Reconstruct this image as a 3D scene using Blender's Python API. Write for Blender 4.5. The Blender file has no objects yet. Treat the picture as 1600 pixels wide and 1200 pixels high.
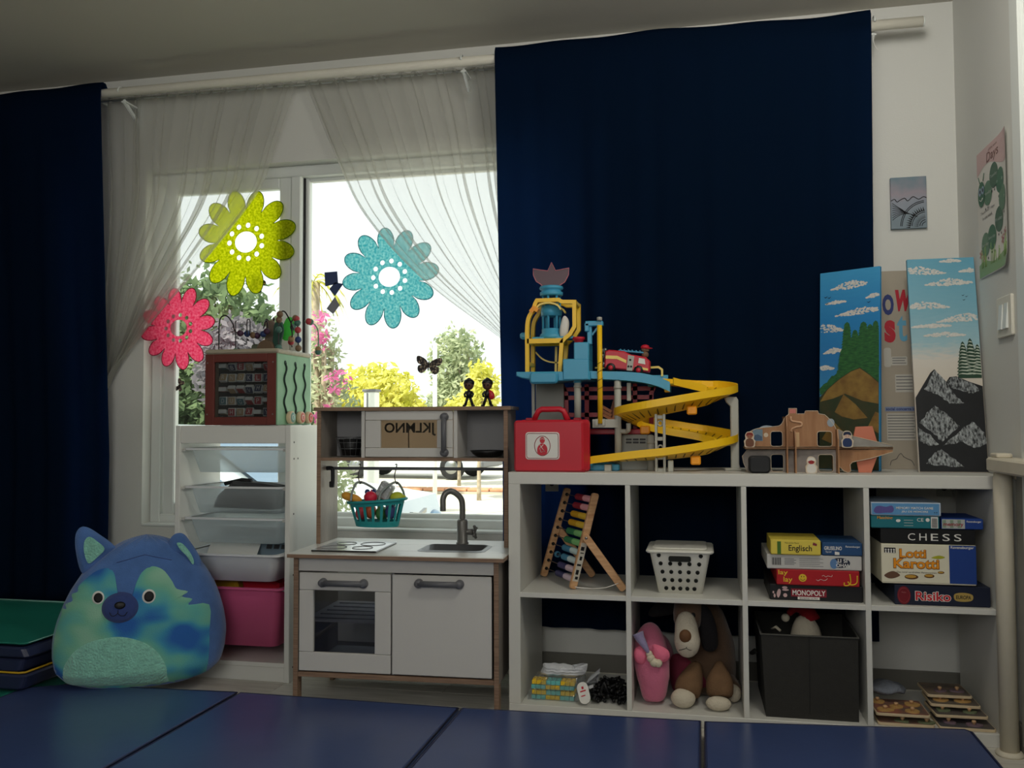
import bpy, bmesh, math, random
from mathutils import Matrix, Vector
random.seed(7)
PI = math.pi
C = bpy.context.scene.collection
SC = bpy.context.scene

# ---------------------------------------------------------------- camera, sky, light, exposure
cam = bpy.data.cameras.new('camera')
cam.sensor_width = 36.0
cam.lens = 1381.556 / 1600 * 36
cam_o = bpy.data.objects.new('camera', cam)
C.objects.link(cam_o)
_yaw, _pit, _rol = 0.211239848, 0.0430873754, -0.00370784916
_f = Vector((-math.sin(_yaw) * math.cos(_pit), math.cos(_yaw) * math.cos(_pit), math.sin(_pit)))
_r = Vector((math.cos(_yaw), math.sin(_yaw), 0))
_u = _r.cross(_f)
_r2 = _r * math.cos(_rol) + _u * math.sin(_rol)
_u2 = _u * math.cos(_rol) - _r * math.sin(_rol)
_M = Matrix((( _r2.x, _u2.x, -_f.x, 0.610991527), (_r2.y, _u2.y, -_f.y, -2.78566367), (_r2.z, _u2.z, -_f.z, 0.930501633), (0, 0, 0, 1)))
cam_o.matrix_world = _M
SC.camera = cam_o

world = bpy.data.worlds.new('sky')
SC.world = world
world.use_nodes = True
_bg = world.node_tree.nodes['Background']
_bg.inputs['Color'].default_value = (0.86, 0.895, 0.885, 1)
_bg.inputs['Strength'].default_value = 1.25

sun = bpy.data.lights.new('sun', 'SUN')
sun.energy = 5.0
sun.angle = math.radians(2)
sun.color = (1.0, 0.93, 0.78)
sun_o = bpy.data.objects.new('sun', sun)
C.objects.link(sun_o)
sun_o.rotation_euler = (math.radians(38), 0, math.radians(-35))   # comes over the house roof from behind, left

def area(name, loc, rot, sx, sy, energy, col):
    l = bpy.data.lights.new(name, 'AREA')
    l.shape = 'RECTANGLE'; l.size = sx; l.size_y = sy; l.energy = energy; l.color = col
    o = bpy.data.objects.new(name, l); C.objects.link(o)
    o.location = loc; o.rotation_euler = rot
    return o
# fill light added near the wall behind the camera, and the warm ceiling lamp
area('rear_fill_light', (0.1, -4.05, 1.75), (math.radians(90), 0, 0), 1.8, 1.1, 21, (1.0, 0.985, 0.95))
lamp = bpy.data.lights.new('ceiling_lamp_light', 'POINT')
lamp.energy = 16; lamp.shadow_soft_size = 0.16; lamp.color = (1.0, 0.965, 0.89)
lamp_o = bpy.data.objects.new('ceiling_lamp_light', lamp); C.objects.link(lamp_o)
lamp_o.location = (1.02, -0.95, 2.16)

SC.view_settings.view_transform = 'Standard'
SC.view_settings.look = 'None'
SC.view_settings.exposure = 0.33
SC.view_settings.gamma = 1.0
SC.view_settings.use_curve_mapping = False

# ---------------------------------------------------------------- materials
def lin(c):
    out = []
    for x in c[:3]:
        x = x / 255.0
        out.append(x / 12.92 if x <= 0.04045 else ((x + 0.055) / 1.055) ** 2.4)
    return tuple(out) + (1.0,)
MATS = {}
def mat(name, col, rough=0.55, var=0.0, scale=8.0, bump=0.0, bscale=60.0, metal=0.0, spec=0.4, trans=0.0, stretch=None, col2=None, sheen=0.0, coords='Object', contrast=None):
    if name in MATS: return MATS[name]
    m = bpy.data.materials.new(name); m.use_nodes = True
    nt = m.node_tree; b = nt.nodes['Principled BSDF']
    b.inputs['Base Color'].default_value = lin(col)
    b.inputs['Roughness'].default_value = rough
    b.inputs['Metallic'].default_value = metal
    b.inputs['Specular IOR Level'].default_value = spec
    if trans: b.inputs['Transmission Weight'].default_value = trans
    if sheen: b.inputs['Sheen Weight'].default_value = sheen
    if var or bump or col2:
        tc = nt.nodes.new('ShaderNodeTexCoord'); mp = nt.nodes.new('ShaderNodeMapping')
        nt.links.new(tc.outputs[coords], mp.inputs['Vector'])
        if stretch: mp.inputs['Scale'].default_value = stretch
    if var or col2:
        n = nt.nodes.new('ShaderNodeTexNoise'); n.inputs['Scale'].default_value = scale; n.inputs['Detail'].default_value = 5
        nt.links.new(mp.outputs[0], n.inputs['Vector'])
        r = nt.nodes.new('ShaderNodeValToRGB')
        a = lin(col)
        if col2: c0, c1 = a, lin(col2)
        else:
            c0 = tuple(max(0, x * (1 - var)) for x in a[:3]) + (1,); c1 = tuple(min(1, x * (1 + var)) for x in a[:3]) + (1,)
        lo, hi = contrast or (0.3, 0.7)
        r.color_ramp.elements[0].position = lo; r.color_ramp.elements[1].position = hi
        r.color_ramp.elements[0].color = c0; r.color_ramp.elements[1].color = c1
        nt.links.new(n.outputs['Fac'], r.inputs['Fac']); nt.links.new(r.outputs['Color'], b.inputs['Base Color'])
    if bump:
        n2 = nt.nodes.new('ShaderNodeTexNoise'); n2.inputs['Scale'].default_value = bscale; n2.inputs['Detail'].default_value = 3
        nt.links.new(mp.outputs[0], n2.inputs['Vector'])
        bp = nt.nodes.new('ShaderNodeBump'); bp.inputs['Strength'].default_value = bump; bp.inputs['Distance'].default_value = 0.01
        nt.links.new(n2.outputs['Fac'], bp.inputs['Height']); nt.links.new(bp.outputs['Normal'], b.inputs['Normal'])
    MATS[name] = m
    return m

def wood(name, c0, c1, stretch=(1, 12, 12), rough=0.45, scale=6.0):
    return mat(name, c0, rough, col2=c1, scale=scale, stretch=stretch, bump=0.08, bscale=30)

def translucent(name, col, alpha=0.0, tr=0.7, var=None, scale=60.0, rough=0.9, through=None):
    """cloth or felt that lets light through: mix of diffuse, translucent and (alpha) clear gaps"""
    if name in MATS: return MATS[name]
    m = bpy.data.materials.new(name); m.use_nodes = True
    nt = m.node_tree; nt.nodes.clear()
    out = nt.nodes.new('ShaderNodeOutputMaterial')
    d = nt.nodes.new('ShaderNodeBsdfDiffuse'); t = nt.nodes.new('ShaderNodeBsdfTranslucent')
    d.inputs['Color'].default_value = lin(col); t.inputs['Color'].default_value = lin(col)
    if through: t.inputs['Color'].default_value = lin(through)
    if var:
        tc = nt.nodes.new('ShaderNodeTexCoord'); n = nt.nodes.new('ShaderNodeTexNoise')
        n.inputs['Scale'].default_value = scale; n.inputs['Detail'].default_value = 4
        nt.links.new(tc.outputs['Object'], n.inputs['Vector'])
        r = nt.nodes.new('ShaderNodeValToRGB')
        r.color_ramp.elements[0].position = 0.36; r.color_ramp.elements[1].position = 0.66
        r.color_ramp.elements[0].color = lin(col); r.color_ramp.elements[1].color = lin(var)
        nt.links.new(n.outputs['Fac'], r.inputs['Fac'])
        nt.links.new(r.outputs['Color'], d.inputs['Color']); nt.links.new(r.outputs['Color'], t.inputs['Color'])
    mx = nt.nodes.new('ShaderNodeMixShader'); mx.inputs[0].default_value = tr
    nt.links.new(d.outputs[0], mx.inputs[1]); nt.links.new(t.outputs[0], mx.inputs[2])
    last = mx
    if alpha:
        tp = nt.nodes.new('ShaderNodeBsdfTransparent')
        m2 = nt.nodes.new('ShaderNodeMixShader'); m2.inputs[0].default_value = alpha
        nt.links.new(mx.outputs[0], m2.inputs[1]); nt.links.new(tp.outputs[0], m2.inputs[2])
        last = m2
    nt.links.new(last.outputs[0], out.inputs['Surface'])
    MATS[name] = m
    return m

def clear(name, tint=(245, 250, 250), gloss=0.06, rough=0.02, haze=0.0, hazecol=(230, 235, 235)):
    """thin clear sheet: mostly transparent, a little gloss, optional milky haze"""
    if name in MATS: return MATS[name]
    m = bpy.data.materials.new(name); m.use_nodes = True
    nt = m.node_tree; nt.nodes.clear()
    out = nt.nodes.new('ShaderNodeOutputMaterial')
    tp = nt.nodes.new('ShaderNodeBsdfTransparent'); tp.inputs['Color'].default_value = lin(tint)
    g = nt.nodes.new('ShaderNodeBsdfGlossy'); g.inputs['Roughness'].default_value = rough
    mx = nt.nodes.new('ShaderNodeMixShader'); mx.inputs[0].default_value = gloss
    nt.links.new(tp.outputs[0], mx.inputs[1]); nt.links.new(g.outputs[0], mx.inputs[2])
    last = mx
    if haze:
        d = nt.nodes.new('ShaderNodeBsdfDiffuse'); d.inputs['Color'].default_value = lin(hazecol)
        t = nt.nodes.new('ShaderNodeBsdfTranslucent'); t.inputs['Color'].default_value = lin(hazecol)
        a = nt.nodes.new('ShaderNodeMixShader'); a.inputs[0].default_value = 0.6
        nt.links.new(d.outputs[0], a.inputs[1]); nt.links.new(t.outputs[0], a.inputs[2])
        m2 = nt.nodes.new('ShaderNodeMixShader'); m2.inputs[0].default_value = haze
        nt.links.new(mx.outputs[0], m2.inputs[1]); nt.links.new(a.outputs[0], m2.inputs[2])
        last = m2
    nt.links.new(last.outputs[0], out.inputs['Surface'])
    MATS[name] = m
    return m

# ---------------------------------------------------------------- mesh builder
class MB:
    def __init__(s, M=None):
        s.v = []; s.f = []; s.sm = []; s.M = M
    def add(s, vs, fs, smooth=False):
        o = len(s.v)
        if s.M is not None: vs = [tuple(s.M @ Vector(p)) for p in vs]
        s.v += [tuple(p) for p in vs]
        s.f += [tuple(i + o for i in f) for f in fs]
        s.sm += [smooth] * len(fs)
        return s
    def box(s, x0, x1, y0, y1, z0, z1, b=0.0):
        if x0 > x1: x0, x1 = x1, x0
        if y0 > y1: y0, y1 = y1, y0
        if z0 > z1: z0, z1 = z1, z0
        b = min(b, (x1 - x0) * .45, (y1 - y0) * .45, (z1 - z0) * .45)
        if b <= 0:
            vs = [(x, y, z) for z in (z0, z1) for y in (y0, y1) for x in (x0, x1)]
            return s.add(vs, [(0, 2, 3, 1), (4, 5, 7, 6), (0, 1, 5, 4), (2, 6, 7, 3), (0, 4, 6, 2), (1, 3, 7, 5)])
        vs = []; idx = {}
        for i, (x, sx) in enumerate(((x0, 1), (x1, -1))):
            for j, (y, sy) in enumerate(((y0, 1), (y1, -1))):
                for k, (z, sz) in enumerate(((z0, 1), (z1, -1))):
                    for a in range(3):
                        idx[(i, j, k, a)] = len(vs)
                        vs.append((x + (0 if a == 0 else sx * b), y + (0 if a == 1 else sy * b), z + (0 if a == 2 else sz * b)))
        fs = []
        def q(*ks): fs.append(tuple(idx[k] for k in ks))
        q((0,0,0,0),(0,0,1,0),(0,1,1,0),(0,1,0,0)); q((1,0,0,0),(1,1,0,0),(1,1,1,0),(1,0,1,0))
        q((0,0,0,1),(1,0,0,1),(1,0,1,1),(0,0,1,1)); q((0,1,0,1),(0,1,1,1),(1,1,1,1),(1,1,0,1))
        q((0,0,0,2),(0,1,0,2),(1,1,0,2),(1,0,0,2)); q((0,0,1,2),(1,0,1,2),(1,1,1,2),(0,1,1,2))
        for j in (0, 1):
            for k in (0, 1):
                q((0,j,k,1),(1,j,k,1),(1,j,k,2),(0,j,k,2))
        for i in (0, 1):
            for k in (0, 1):
                q((i,0,k,0),(i,1,k,0),(i,1,k,2),(i,0,k,2))
        for i in (0, 1):
            for j in (0, 1):
                q((i,j,0,0),(i,j,1,0),(i,j,1,1),(i,j,0,1))
        for i in (0, 1):
            for j in (0, 1):
                for k in (0, 1):
                    q((i,j,k,0),(i,j,k,1),(i,j,k,2))
        return s.add(vs, fs)
    def tube(s, pts, r, n=8, closed=False, caps=True, smooth=True):
        pts = [Vector(p) for p in pts]; m = len(pts)
        rs = list(r) if isinstance(r, (list, tuple)) else [r] * m
        if len(rs) != m:
            k = len(rs); rs = [rs[int(i * (k - 1) / (m - 1))] + (rs[min(k - 1, int(i * (k - 1) / (m - 1)) + 1)] - rs[int(i * (k - 1) / (m - 1))]) * (i * (k - 1) / (m - 1) % 1) for i in range(m)]
        vs = []; fs = []; up = None
        for i in range(m):
            if closed: t = pts[(i + 1) % m] - pts[i - 1]
            elif i == 0: t = pts[1] - pts[0]
            elif i == m - 1: t = pts[-1] - pts[-2]
            else: t = (pts[i + 1] - pts[i]).normalized() + (pts[i] - pts[i - 1]).normalized()
            if t.length < 1e-9: t = Vector((0, 0, 1))
            t.normalize()
            if up is None:
                up = Vector((0, 0, 1)) if abs(t.z) < 0.9 else Vector((1, 0, 0))
            up = up - t * up.dot(t)
            if up.length < 1e-6: up = Vector((1, 0, 0)) - t * t.x
            up.normalize(); w = t.cross(up)
            for k in range(n):
                a = 2 * PI * k / n
                vs.append(pts[i] + (up * math.cos(a) + w * math.sin(a)) * rs[i])
        for i in range(m if closed else m - 1):
            for k in range(n):
                a = i * n + k; b = i * n + (k + 1) % n; i2 = (i + 1) % m
                fs.append((a, b, i2 * n + (k + 1) % n, i2 * n + k))
        s.add(vs, fs, smooth)
        if caps and not closed:
            o = len(s.v) - len(vs)
            s.f.append(tuple(o + k for k in reversed(range(n)))); s.sm.append(False)
            s.f.append(tuple(o + (m - 1) * n + k for k in range(n))); s.sm.append(False)
        return s
    def cyl(s, p0, p1, r0, r1=None, n=20, caps=True):
        return s.tube([p0, p1], [r0, r0 if r1 is None else r1], n, caps=caps)
    def lathe(s, prof, c=(0, 0, 0), n=24, axis='z', smooth=True, sx=1.0, sy=1.0):
        vs = []; fs = []
        for r, h in prof:
            for k in range(n):
                a = 2 * PI * k / n; x, y = r * math.cos(a) * sx, r * math.sin(a) * sy
                if axis == 'z': p = (c[0] + x, c[1] + y, c[2] + h)
                elif axis == 'y': p = (c[0] + x, c[1] + h, c[2] + y)
                else: p = (c[0] + h, c[1] + x, c[2] + y)
                vs.append(p)
        for i in range(len(prof) - 1):
            for k in range(n):
                fs.append((i * n + k, i * n + (k + 1) % n, (i + 1) * n + (k + 1) % n, (i + 1) * n + k))
        fs.append(tuple(reversed(range(n)))); fs.append(tuple((len(prof) - 1) * n + k for k in range(n)))
        return s.add(vs, fs, smooth)
    def ball(s, c, r, nu=16, nv=10):
        if not isinstance(r, (tuple, list)): r = (r, r, r)
        vs = [(c[0], c[1], c[2] - r[2])]
        for j in range(1, nv):
            t = PI * j / nv
            for k in range(nu):
                a = 2 * PI * k / nu
                vs.append((c[0] + r[0] * math.sin(t) * math.cos(a), c[1] + r[1] * math.sin(t) * math.sin(a), c[2] - r[2] * math.cos(t)))
        vs.append((c[0], c[1], c[2] + r[2])); fs = []
        for k in range(nu): fs.append((0, 1 + (k + 1) % nu, 1 + k))
        for j in range(nv - 2):
            for k in range(nu):
                a = 1 + j * nu + k; b = 1 + j * nu + (k + 1) % nu
                fs.append((a, b, b + nu, a + nu))
        l = len(vs) - 1; o = 1 + (nv - 2) * nu
        for k in range(nu): fs.append((o + k, o + (k + 1) % nu, l))
        return s.add(vs, fs, True)
    def prism(s, poly, d0, d1, plane='xz', ch=0.0, smooth=False):
        """extrude a 2-D outline between d0 and d1 along the axis normal to the plane; ch chamfers the rims"""
        n = len(poly)
        A = sum(poly[i][0] * poly[(i + 1) % n][1] - poly[(i + 1) % n][0] * poly[i][1] for i in range(n))
        if A < 0: poly = list(reversed(poly))
        def off(d):
            if d == 0: return poly
            out = []
            for i in range(n):
                a = Vector(poly[i - 1]); p = Vector(poly[i]); b = Vector(poly[(i + 1) % n])
                e0 = (p - a); e1 = (b - p)
                if e0.length < 1e-9 or e1.length < 1e-9: out.append(tuple(p)); continue
                n0 = Vector((-e0.y, e0.x)).normalized(); n1 = Vector((-e1.y, e1.x)).normalized()
                m = n0 + n1
                if m.length < 1e-6: m = n0
                m.normalize(); k = max(0.5, m.dot(n0))
                out.append(tuple(p + m * d / k))
            return out
        layers = [(d0, off(ch)), (d0 + ch, poly), (d1 - ch, poly), (d1, off(ch))] if ch else [(d0, poly), (d1, poly)]
        def P(u, v, w):
            return (u, w, v) if plane == 'xz' else ((u, v, w) if plane == 'xy' else (w, u, v))
        vs = [P(u, v, d) for d, pl in layers for u, v in pl]
        fs = []
        for l in range(len(layers) - 1):
            for i in range(n):
                j = (i + 1) % n
                fs.append((l * n + i, l * n + j, (l + 1) * n + j, (l + 1) * n + i))
        o = len(s.f)
        s.add(vs, fs, smooth)
        b = len(s.v) - len(vs)
        s.f.append(tuple(b + i for i in reversed(range(n)))); s.sm.append(False)
        s.f.append(tuple(b + (len(layers) - 1) * n + i for i in range(n))); s.sm.append(False)
        return s
    def grid(s, nu, nv, fn, smooth=True):
        vs = [fn(i / nu, j / nv) for j in range(nv + 1) for i in range(nu + 1)]
        fs = [(j * (nu + 1) + i, j * (nu + 1) + i + 1, (j + 1) * (nu + 1) + i + 1, (j + 1) * (nu + 1) + i) for j in range(nv) for i in range(nu)]
        return s.add(vs, fs, smooth)
    def patch(s, bound, c, fn, rings=8, smooth=True):
        """fill a star-shaped outline round c with rings; fn(u, v, t) gives the 3-D point"""
        n = len(bound); vs = [fn(c[0], c[1], 0)]; fs = []
        for r in range(1, rings + 1):
            t = r / rings
            for u, v in bound: vs.append(fn(c[0] + (u - c[0]) * t, c[1] + (v - c[1]) * t, t))
        for i in range(n): fs.append((0, 1 + i, 1 + (i + 1) % n))
        for r in range(rings - 1):
            for i in range(n):
                a = 1 + r * n + i; b = 1 + r * n + (i + 1) % n
                fs.append((a, a + n, b + n, b))
        return s.add(vs, fs, smooth)
    def pillow(s, bound, c, y, th, rings=7, back=None, bend=None):
        """puffy closed cushion with a 2-D (x, z) outline, front at y - th"""
        bk = th if back is None else back
        g = (lambda u, v: 0) if bend is None else bend
        s.patch(bound, c, lambda u, v, t: (u, y + g(u, v) - th * math.sqrt(max(0, 1 - t * t)), v), rings)
        s.patch(list(reversed(bound)), c, lambda u, v, t: (u, y + g(u, v) + bk * math.sqrt(max(0, 1 - t * t)), v), rings)
        return s

def smooth_loop(pts, k=6):
    """closed Catmull-Rom through the points"""
    n = len(pts); out = []
    for i in range(n):
        p0, p1, p2, p3 = [Vector(pts[(i + d) % n]) for d in (-1, 0, 1, 2)]
        for j in range(k):
            t = j / k
            q = 0.5 * ((2 * p1) + (p2 - p0) * t + (2 * p0 - 5 * p1 + 4 * p2 - p3) * t * t + (3 * p1 - p0 - 3 * p2 + p3) * t ** 3)
            out.append(tuple(q))
    return out
def smooth_path(pts, k=6):
    out = []; n = len(pts)
    for i in range(n - 1):
        p0, p1, p2, p3 = [Vector(pts[min(max(i + d, 0), n - 1)]) for d in (-1, 0, 1, 2)]
        for j in range(k):
            t = j / k
            q = 0.5 * ((2 * p1) + (p2 - p0) * t + (2 * p0 - 5 * p1 + 4 * p2 - p3) * t * t + (3 * p1 - p0 - 3 * p2 + p3) * t ** 3)
            out.append(tuple(q))
    out.append(tuple(pts[-1]))
    return out
def rrect(x0, x1, y0, y1, r, n=5):
    out = []
    for cx, cy, a0 in ((x1 - r, y1 - r, 0), (x0 + r, y1 - r, 90), (x0 + r, y0 + r, 180), (x1 - r, y0 + r, 270)):
        for i in range(n + 1):
            a = math.radians(a0 + 90 * i / n); out.append((cx + r * math.cos(a), cy + r * math.sin(a)))
    return out
def ellipse(cx, cy, rx, ry, n=24, rot=0):
    out = []
    for i in range(n):
        a = 2 * PI * i / n; x, y = rx * math.cos(a), ry * math.sin(a)
        out.append((cx + x * math.cos(rot) - y * math.sin(rot), cy + x * math.sin(rot) + y * math.cos(rot)))
    return out

ORI = {}
def obj(name, mb, m, parent=None):
    me = bpy.data.meshes.new(name)
    vs = mb.v
    if parent is not None:
        o = ORI.get(parent.name, (0, 0, 0))
        if o != (0, 0, 0): vs = [(x - o[0], y - o[1], z - o[2]) for x, y, z in vs]
    me.from_pydata(vs, [], mb.f)
    me.polygons.foreach_set('use_smooth', mb.sm)
    if isinstance(m, str): m = MATS[m]
    me.materials.append(m)
    bm = bmesh.new(); bm.from_mesh(me); bmesh.ops.recalc_face_normals(bm, faces=bm.faces); bm.to_mesh(me); bm.free()
    o = bpy.data.objects.new(name, me); C.objects.link(o)
    if parent is not None:
        o.parent = parent; ORI[o.name] = ORI.get(parent.name, (0, 0, 0))
    return o
def tag(o, label, cat, group=None, kind=None):
    o['label'] = label; o['category'] = cat
    if group: o['group'] = group
    if kind: o['kind'] = kind
    return o
def thing(name, label, cat, loc=(0, 0, 0), rot=(0, 0, 0), group=None, local=False):
    """an Empty at the thing's base; parts are given in world metres (or, local=True, in the thing's own frame)"""
    o = bpy.data.objects.new(name, None); C.objects.link(o)
    o.empty_display_size = 0.05
    o.location = loc; o.rotation_euler = rot
    tag(o, label, cat, group)
    if not local: ORI[o.name] = tuple(loc)
    return o
def solo(name, mb, m, label, cat, base, group=None):
    """a thing that is one mesh, its origin at its base"""
    me = [(x - base[0], y - base[1], z - base[2]) for x, y, z in mb.v]
    mb.v = me
    o = obj(name, mb, m); o.location = base
    return tag(o, label, cat, group)
def struct(name, mb, m, label=None):
    o = obj(name, mb, m); o['kind'] = 'structure'
    if label: o['label'] = label
    return o
def dup(root, loc, label=None, rotz=None):
    def cp(o, par):
        c = o.copy(); C.objects.link(c); c.parent = par
        for ch in list(o.children): cp(ch, c)
        return c
    r = cp(root, None); r.location = loc
    if label: r['label'] = label
    if rotz is not None: r.rotation_euler = (0, 0, rotz)
    return r

_font_cache = {}
def text(body, x0, x1, z0, z1, fn, m, parent, name='lettering', ext=0.0004, mirror=False, flip=False, shear=0.0, bold=0.0, label=None):
    """lettering fitted into the box; fn maps (u, v, w) to 3-D, w = height above the surface"""
    key = (body, shear, bold)
    if key not in _font_cache:
        cu = bpy.data.curves.new('txt', 'FONT'); cu.body = body; cu.resolution_u = 3; cu.shear = shear; cu.offset = bold
        t = bpy.data.objects.new('txt', cu); C.objects.link(t)
        dg = bpy.context.evaluated_depsgraph_get()
        me = bpy.data.meshes.new_from_object(t.evaluated_get(dg))
        vs = [(v.co.x, v.co.y) for v in me.vertices]; fs = [tuple(p.vertices) for p in me.polygons]
        bpy.data.objects.remove(t); bpy.data.curves.remove(cu); bpy.data.meshes.remove(me)
        _font_cache[key] = (vs, fs)
    vs, fs = _font_cache[key]
    if not vs: return None
    ax = min(v[0] for v in vs); bx_ = max(v[0] for v in vs); ay = min(v[1] for v in vs); by = max(v[1] for v in vs)
    out = []
    for x, y in vs:
        u = (x - ax) / (bx_ - ax); v = (y - ay) / (by - ay)
        if mirror: u = 1 - u
        if flip: u, v = 1 - u, 1 - v
        out.append(fn(x0 + (x1 - x0) * u, z0 + (z1 - z0) * v, ext))
    mb = MB(); mb.add(out, fs)
    o = obj(name, mb, m, parent)
    if label: o['label'] = label
    return o
def decal(poly, fn, m, parent, name, w=0.0005, label=None):
    """flat print: an outline laid on a surface"""
    mb = MB(); n = len(poly)
    mb.add([fn(u, v, w) for u, v in poly], [tuple(range(n))])
    o = obj(name, mb, m, parent)
    if label: o['label'] = label
    return o
def front(Y):
    return lambda u, v, w: (u, Y - w, v)

# shared materials
WALL = mat('wall_paint', (217, 217, 211), 0.85, bump=0.06, bscale=220)
CEIL = mat('ceiling_paint', (192, 188, 176), 0.9, bump=0.05, bscale=180)
WHITE = mat('white_foil', (228, 228, 222), 0.42, bump=0.02, bscale=150)
PVC = mat('white_window_plastic', (226, 230, 226), 0.35)
ROD = mat('white_painted_wood', (226, 222, 208), 0.5, var=0.05, scale=20, stretch=(2, 30, 30))
GREYBASE = mat('grey_skirting_paint', (112, 110, 102), 0.5)
BLACK = mat('black_plastic', (18, 18, 20), 0.45)
INK = mat('black_ink', (14, 14, 16), 0.6)
PRINTW = mat('white_print', (228, 226, 220), 0.6)
STEEL = mat('brushed_steel', (150, 152, 152), 0.35, metal=1.0)
GREYPL = mat('grey_plastic', (112, 113, 116), 0.45)
YELLOW = mat('yellow_plastic', (250, 200, 30), 0.35)
YELLOW2 = mat('pale_yellow_plastic', (244, 214, 110), 0.4)
ORANGE = mat('orange_plastic', (246, 160, 30), 0.4)
TURQ = mat('turquoise_plastic', (70, 160, 196), 0.38)
REDP = mat('red_plastic', (196, 34, 52), 0.38)
DKRED = mat('dark_red_plastic', (150, 24, 40), 0.42)
LGREY = mat('light_grey_plastic', (176, 176, 166), 0.45)
PLY = wood('plywood_edge', (150, 112, 82), (196, 160, 124), (2, 20, 40), 0.55, 4)
BEECH = wood('beech_wood', (190, 140, 96), (220, 176, 132), (2, 2, 12), 0.5, 8)

# ================================================================ the room
WY = 0.48            # inner face of the window wall
XR, XL, YF, ZC = 1.48, -3.2, -4.2, 2.385
W1 = (-1.655, 0.12, 0.508, 1.985)      # main window opening x0 x1 z0 z1
W2 = (-1.965, -1.872, 0.30, 1.95)       # narrow window behind the left blue curtain
mb = MB(); T = 0.14
def wseg(x0, x1, z0, z1): mb.box(x0, x1, WY, WY + T, z0, z1)
wseg(XL - .1, W2[0], 0, ZC); wseg(W2[0], W2[1], 0, W2[2]); wseg(W2[0], W2[1], W2[3], ZC)
wseg(W2[1], W1[0], 0, ZC); wseg(W1[0], W1[1], 0, W1[2]); wseg(W1[0], W1[1], W1[3], ZC); wseg(W1[1], XR + .1, 0, ZC)
struct('wall_back', mb, WALL, 'off-white plaster window wall')
struct('wall_right', MB().box(XR, XR + .12, YF - .1, WY, 0, ZC), WALL, 'off-white plaster side wall at the right')
struct('wall_left', MB().box(XL - .12, XL, YF - .1, WY, 0, ZC), WALL)
struct('wall_front', MB().box(XL, XR, YF - .12, YF, 0, ZC), WALL)
struct('ceiling', MB().box(XL - .12, XR + .12, YF - .12, WY + T + .05, ZC, ZC + .15), CEIL, 'plain painted ceiling')
fl = struct('floor', MB().box(XL - .1, XR + .1, YF - .1, WY + T, -.12, -.012), mat('floor_screed', (120, 116, 108), 0.8))
PLANK = wood('pale_laminate', (190, 186, 174), (220, 216, 206), (1.2, 10, 10), 0.35, 5)
def plank_mesh(L):
    m = MB().box(0, L - .0015, 0, .1385, -.012, 0, .0012)
    o = obj('plank', m, PLANK, fl); return o
pl_full = plank_mesh(1.17); pl_half = plank_mesh(.585); first = {1.17: True, .585: True}
for r in range(9):
    y = WY - .014 - .14 * (r + 1); x = XL
    seq = [1.17] * 4 if r % 2 == 0 else [.585] + [1.17] * 3 + [.585]
    for L in seq:
        src = pl_full if L > 1 else pl_half
        if first[L]: o = src; first[L] = False
        else:
            o = src.copy(); C.objects.link(o); o.parent = fl
        o.location = (x, y, 0); x += L
struct('baseboard_back', MB().box(XL, XR, WY - .013, WY, .0, .083, .003), GREYBASE, 'grey painted skirting board')
mb = MB(); mb.prism([(WY - .013, 0), (WY - .031, 0), (WY - .030, .008), (WY - .024, .016), (WY - .013, .02)], XL, XR, 'yz')
struct('trim_1', mb, ROD, 'white quarter round strip below the skirting')
struct('baseboard_right', MB().box(XR - .013, XR, -.12, WY - .014, 0, .083, .003), GREYBASE)
mb = MB(); mb.box(XR - .018, XR, -.21, -.125, 0, 2.2, .004); mb.box(XR - .022, XR, -.205, -.19, 0, 2.2, .003)
mb.box(XR - .018, XR, -1.05, -.965, 0, 2.2, .004); mb.box(XR - .018, XR, -.965, -.21, 2.115, 2.2, .004)
struct('trim_2', mb, PVC, 'white door casing on the right wall')
dr = struct('door_1', MB().box(XR - .008, XR, -.963, -.212, .004, 2.113, .002), PVC, 'white door in the right wall')
for z0, z1 in ((.15, .95), (1.1, 1.98)): obj('door_panel', MB().box(XR - .012, XR - .008, -.86, -.32, z0, z1, .003), PVC, dr)
mb = MB(); mb.tube([(XR - .008, -.88, 1.02), (XR - .05, -.88, 1.02), (XR - .05, -.77, 1.02)], .008, 8); obj('door_handle', mb, STEEL, dr)

# ---------------------------------------------------------------- windows
GLASS = clear('window_glass', (250, 253, 252), 0.035, 0.01)
def frame_rect(mb, x0, x1, z0, z1, w, y0, y1, b=.004, wt=None, wb=None):
    wt = wt or w; wb = wb or w
    mb.box(x0, x0 + w, y0, y1, z0, z1, b); mb.box(x1 - w, x1, y0, y1, z0, z1, b)
    mb.box(x0 + w, x1 - w, y0, y1, z1 - wt, z1, b); mb.box(x0 + w, x1 - w, y0, y1, z0, z0 + wb, b)
mb = MB(); frame_rect(mb, W1[0], W1[1], W1[2], W1[3], .045, .535, .612)
mb.box(-1.028, -.985, .54, .612, W1[2] + .04, W1[3] - .04, .004)
win = struct('window_1', mb, PVC, 'white plastic sliding window with two panes')
mb = MB(); frame_rect(mb, -1.603, -1.03, .548, 1.948, .052, .545, .578, .005); sash = obj('sash', mb, PVC, win)
mb = MB(); frame_rect(mb, -.985, .072, .548, 1.948, .022, .575, .606, .004); sash2 = obj('sash', mb, PVC, win)
obj('gasket', MB().box(-.985, -.977, .566, .574, .56, 1.94), BLACK, win)
obj('pane', MB().box(-1.553, -1.08, .560, .564, .598, 1.898), GLASS, sash)
obj('pane', MB().box(-.965, .052, .588, .592, .568, 1.928), GLASS, sash2)
obj('sill', MB().box(W1[0] + .002, W1[1] - .002, .475, .536, W1[2], W1[2] + .012, .003), PVC, win)
mb = MB(); frame_rect(mb, W2[0], W2[1], W2[2], W2[3], .03, .545, .60)
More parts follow.
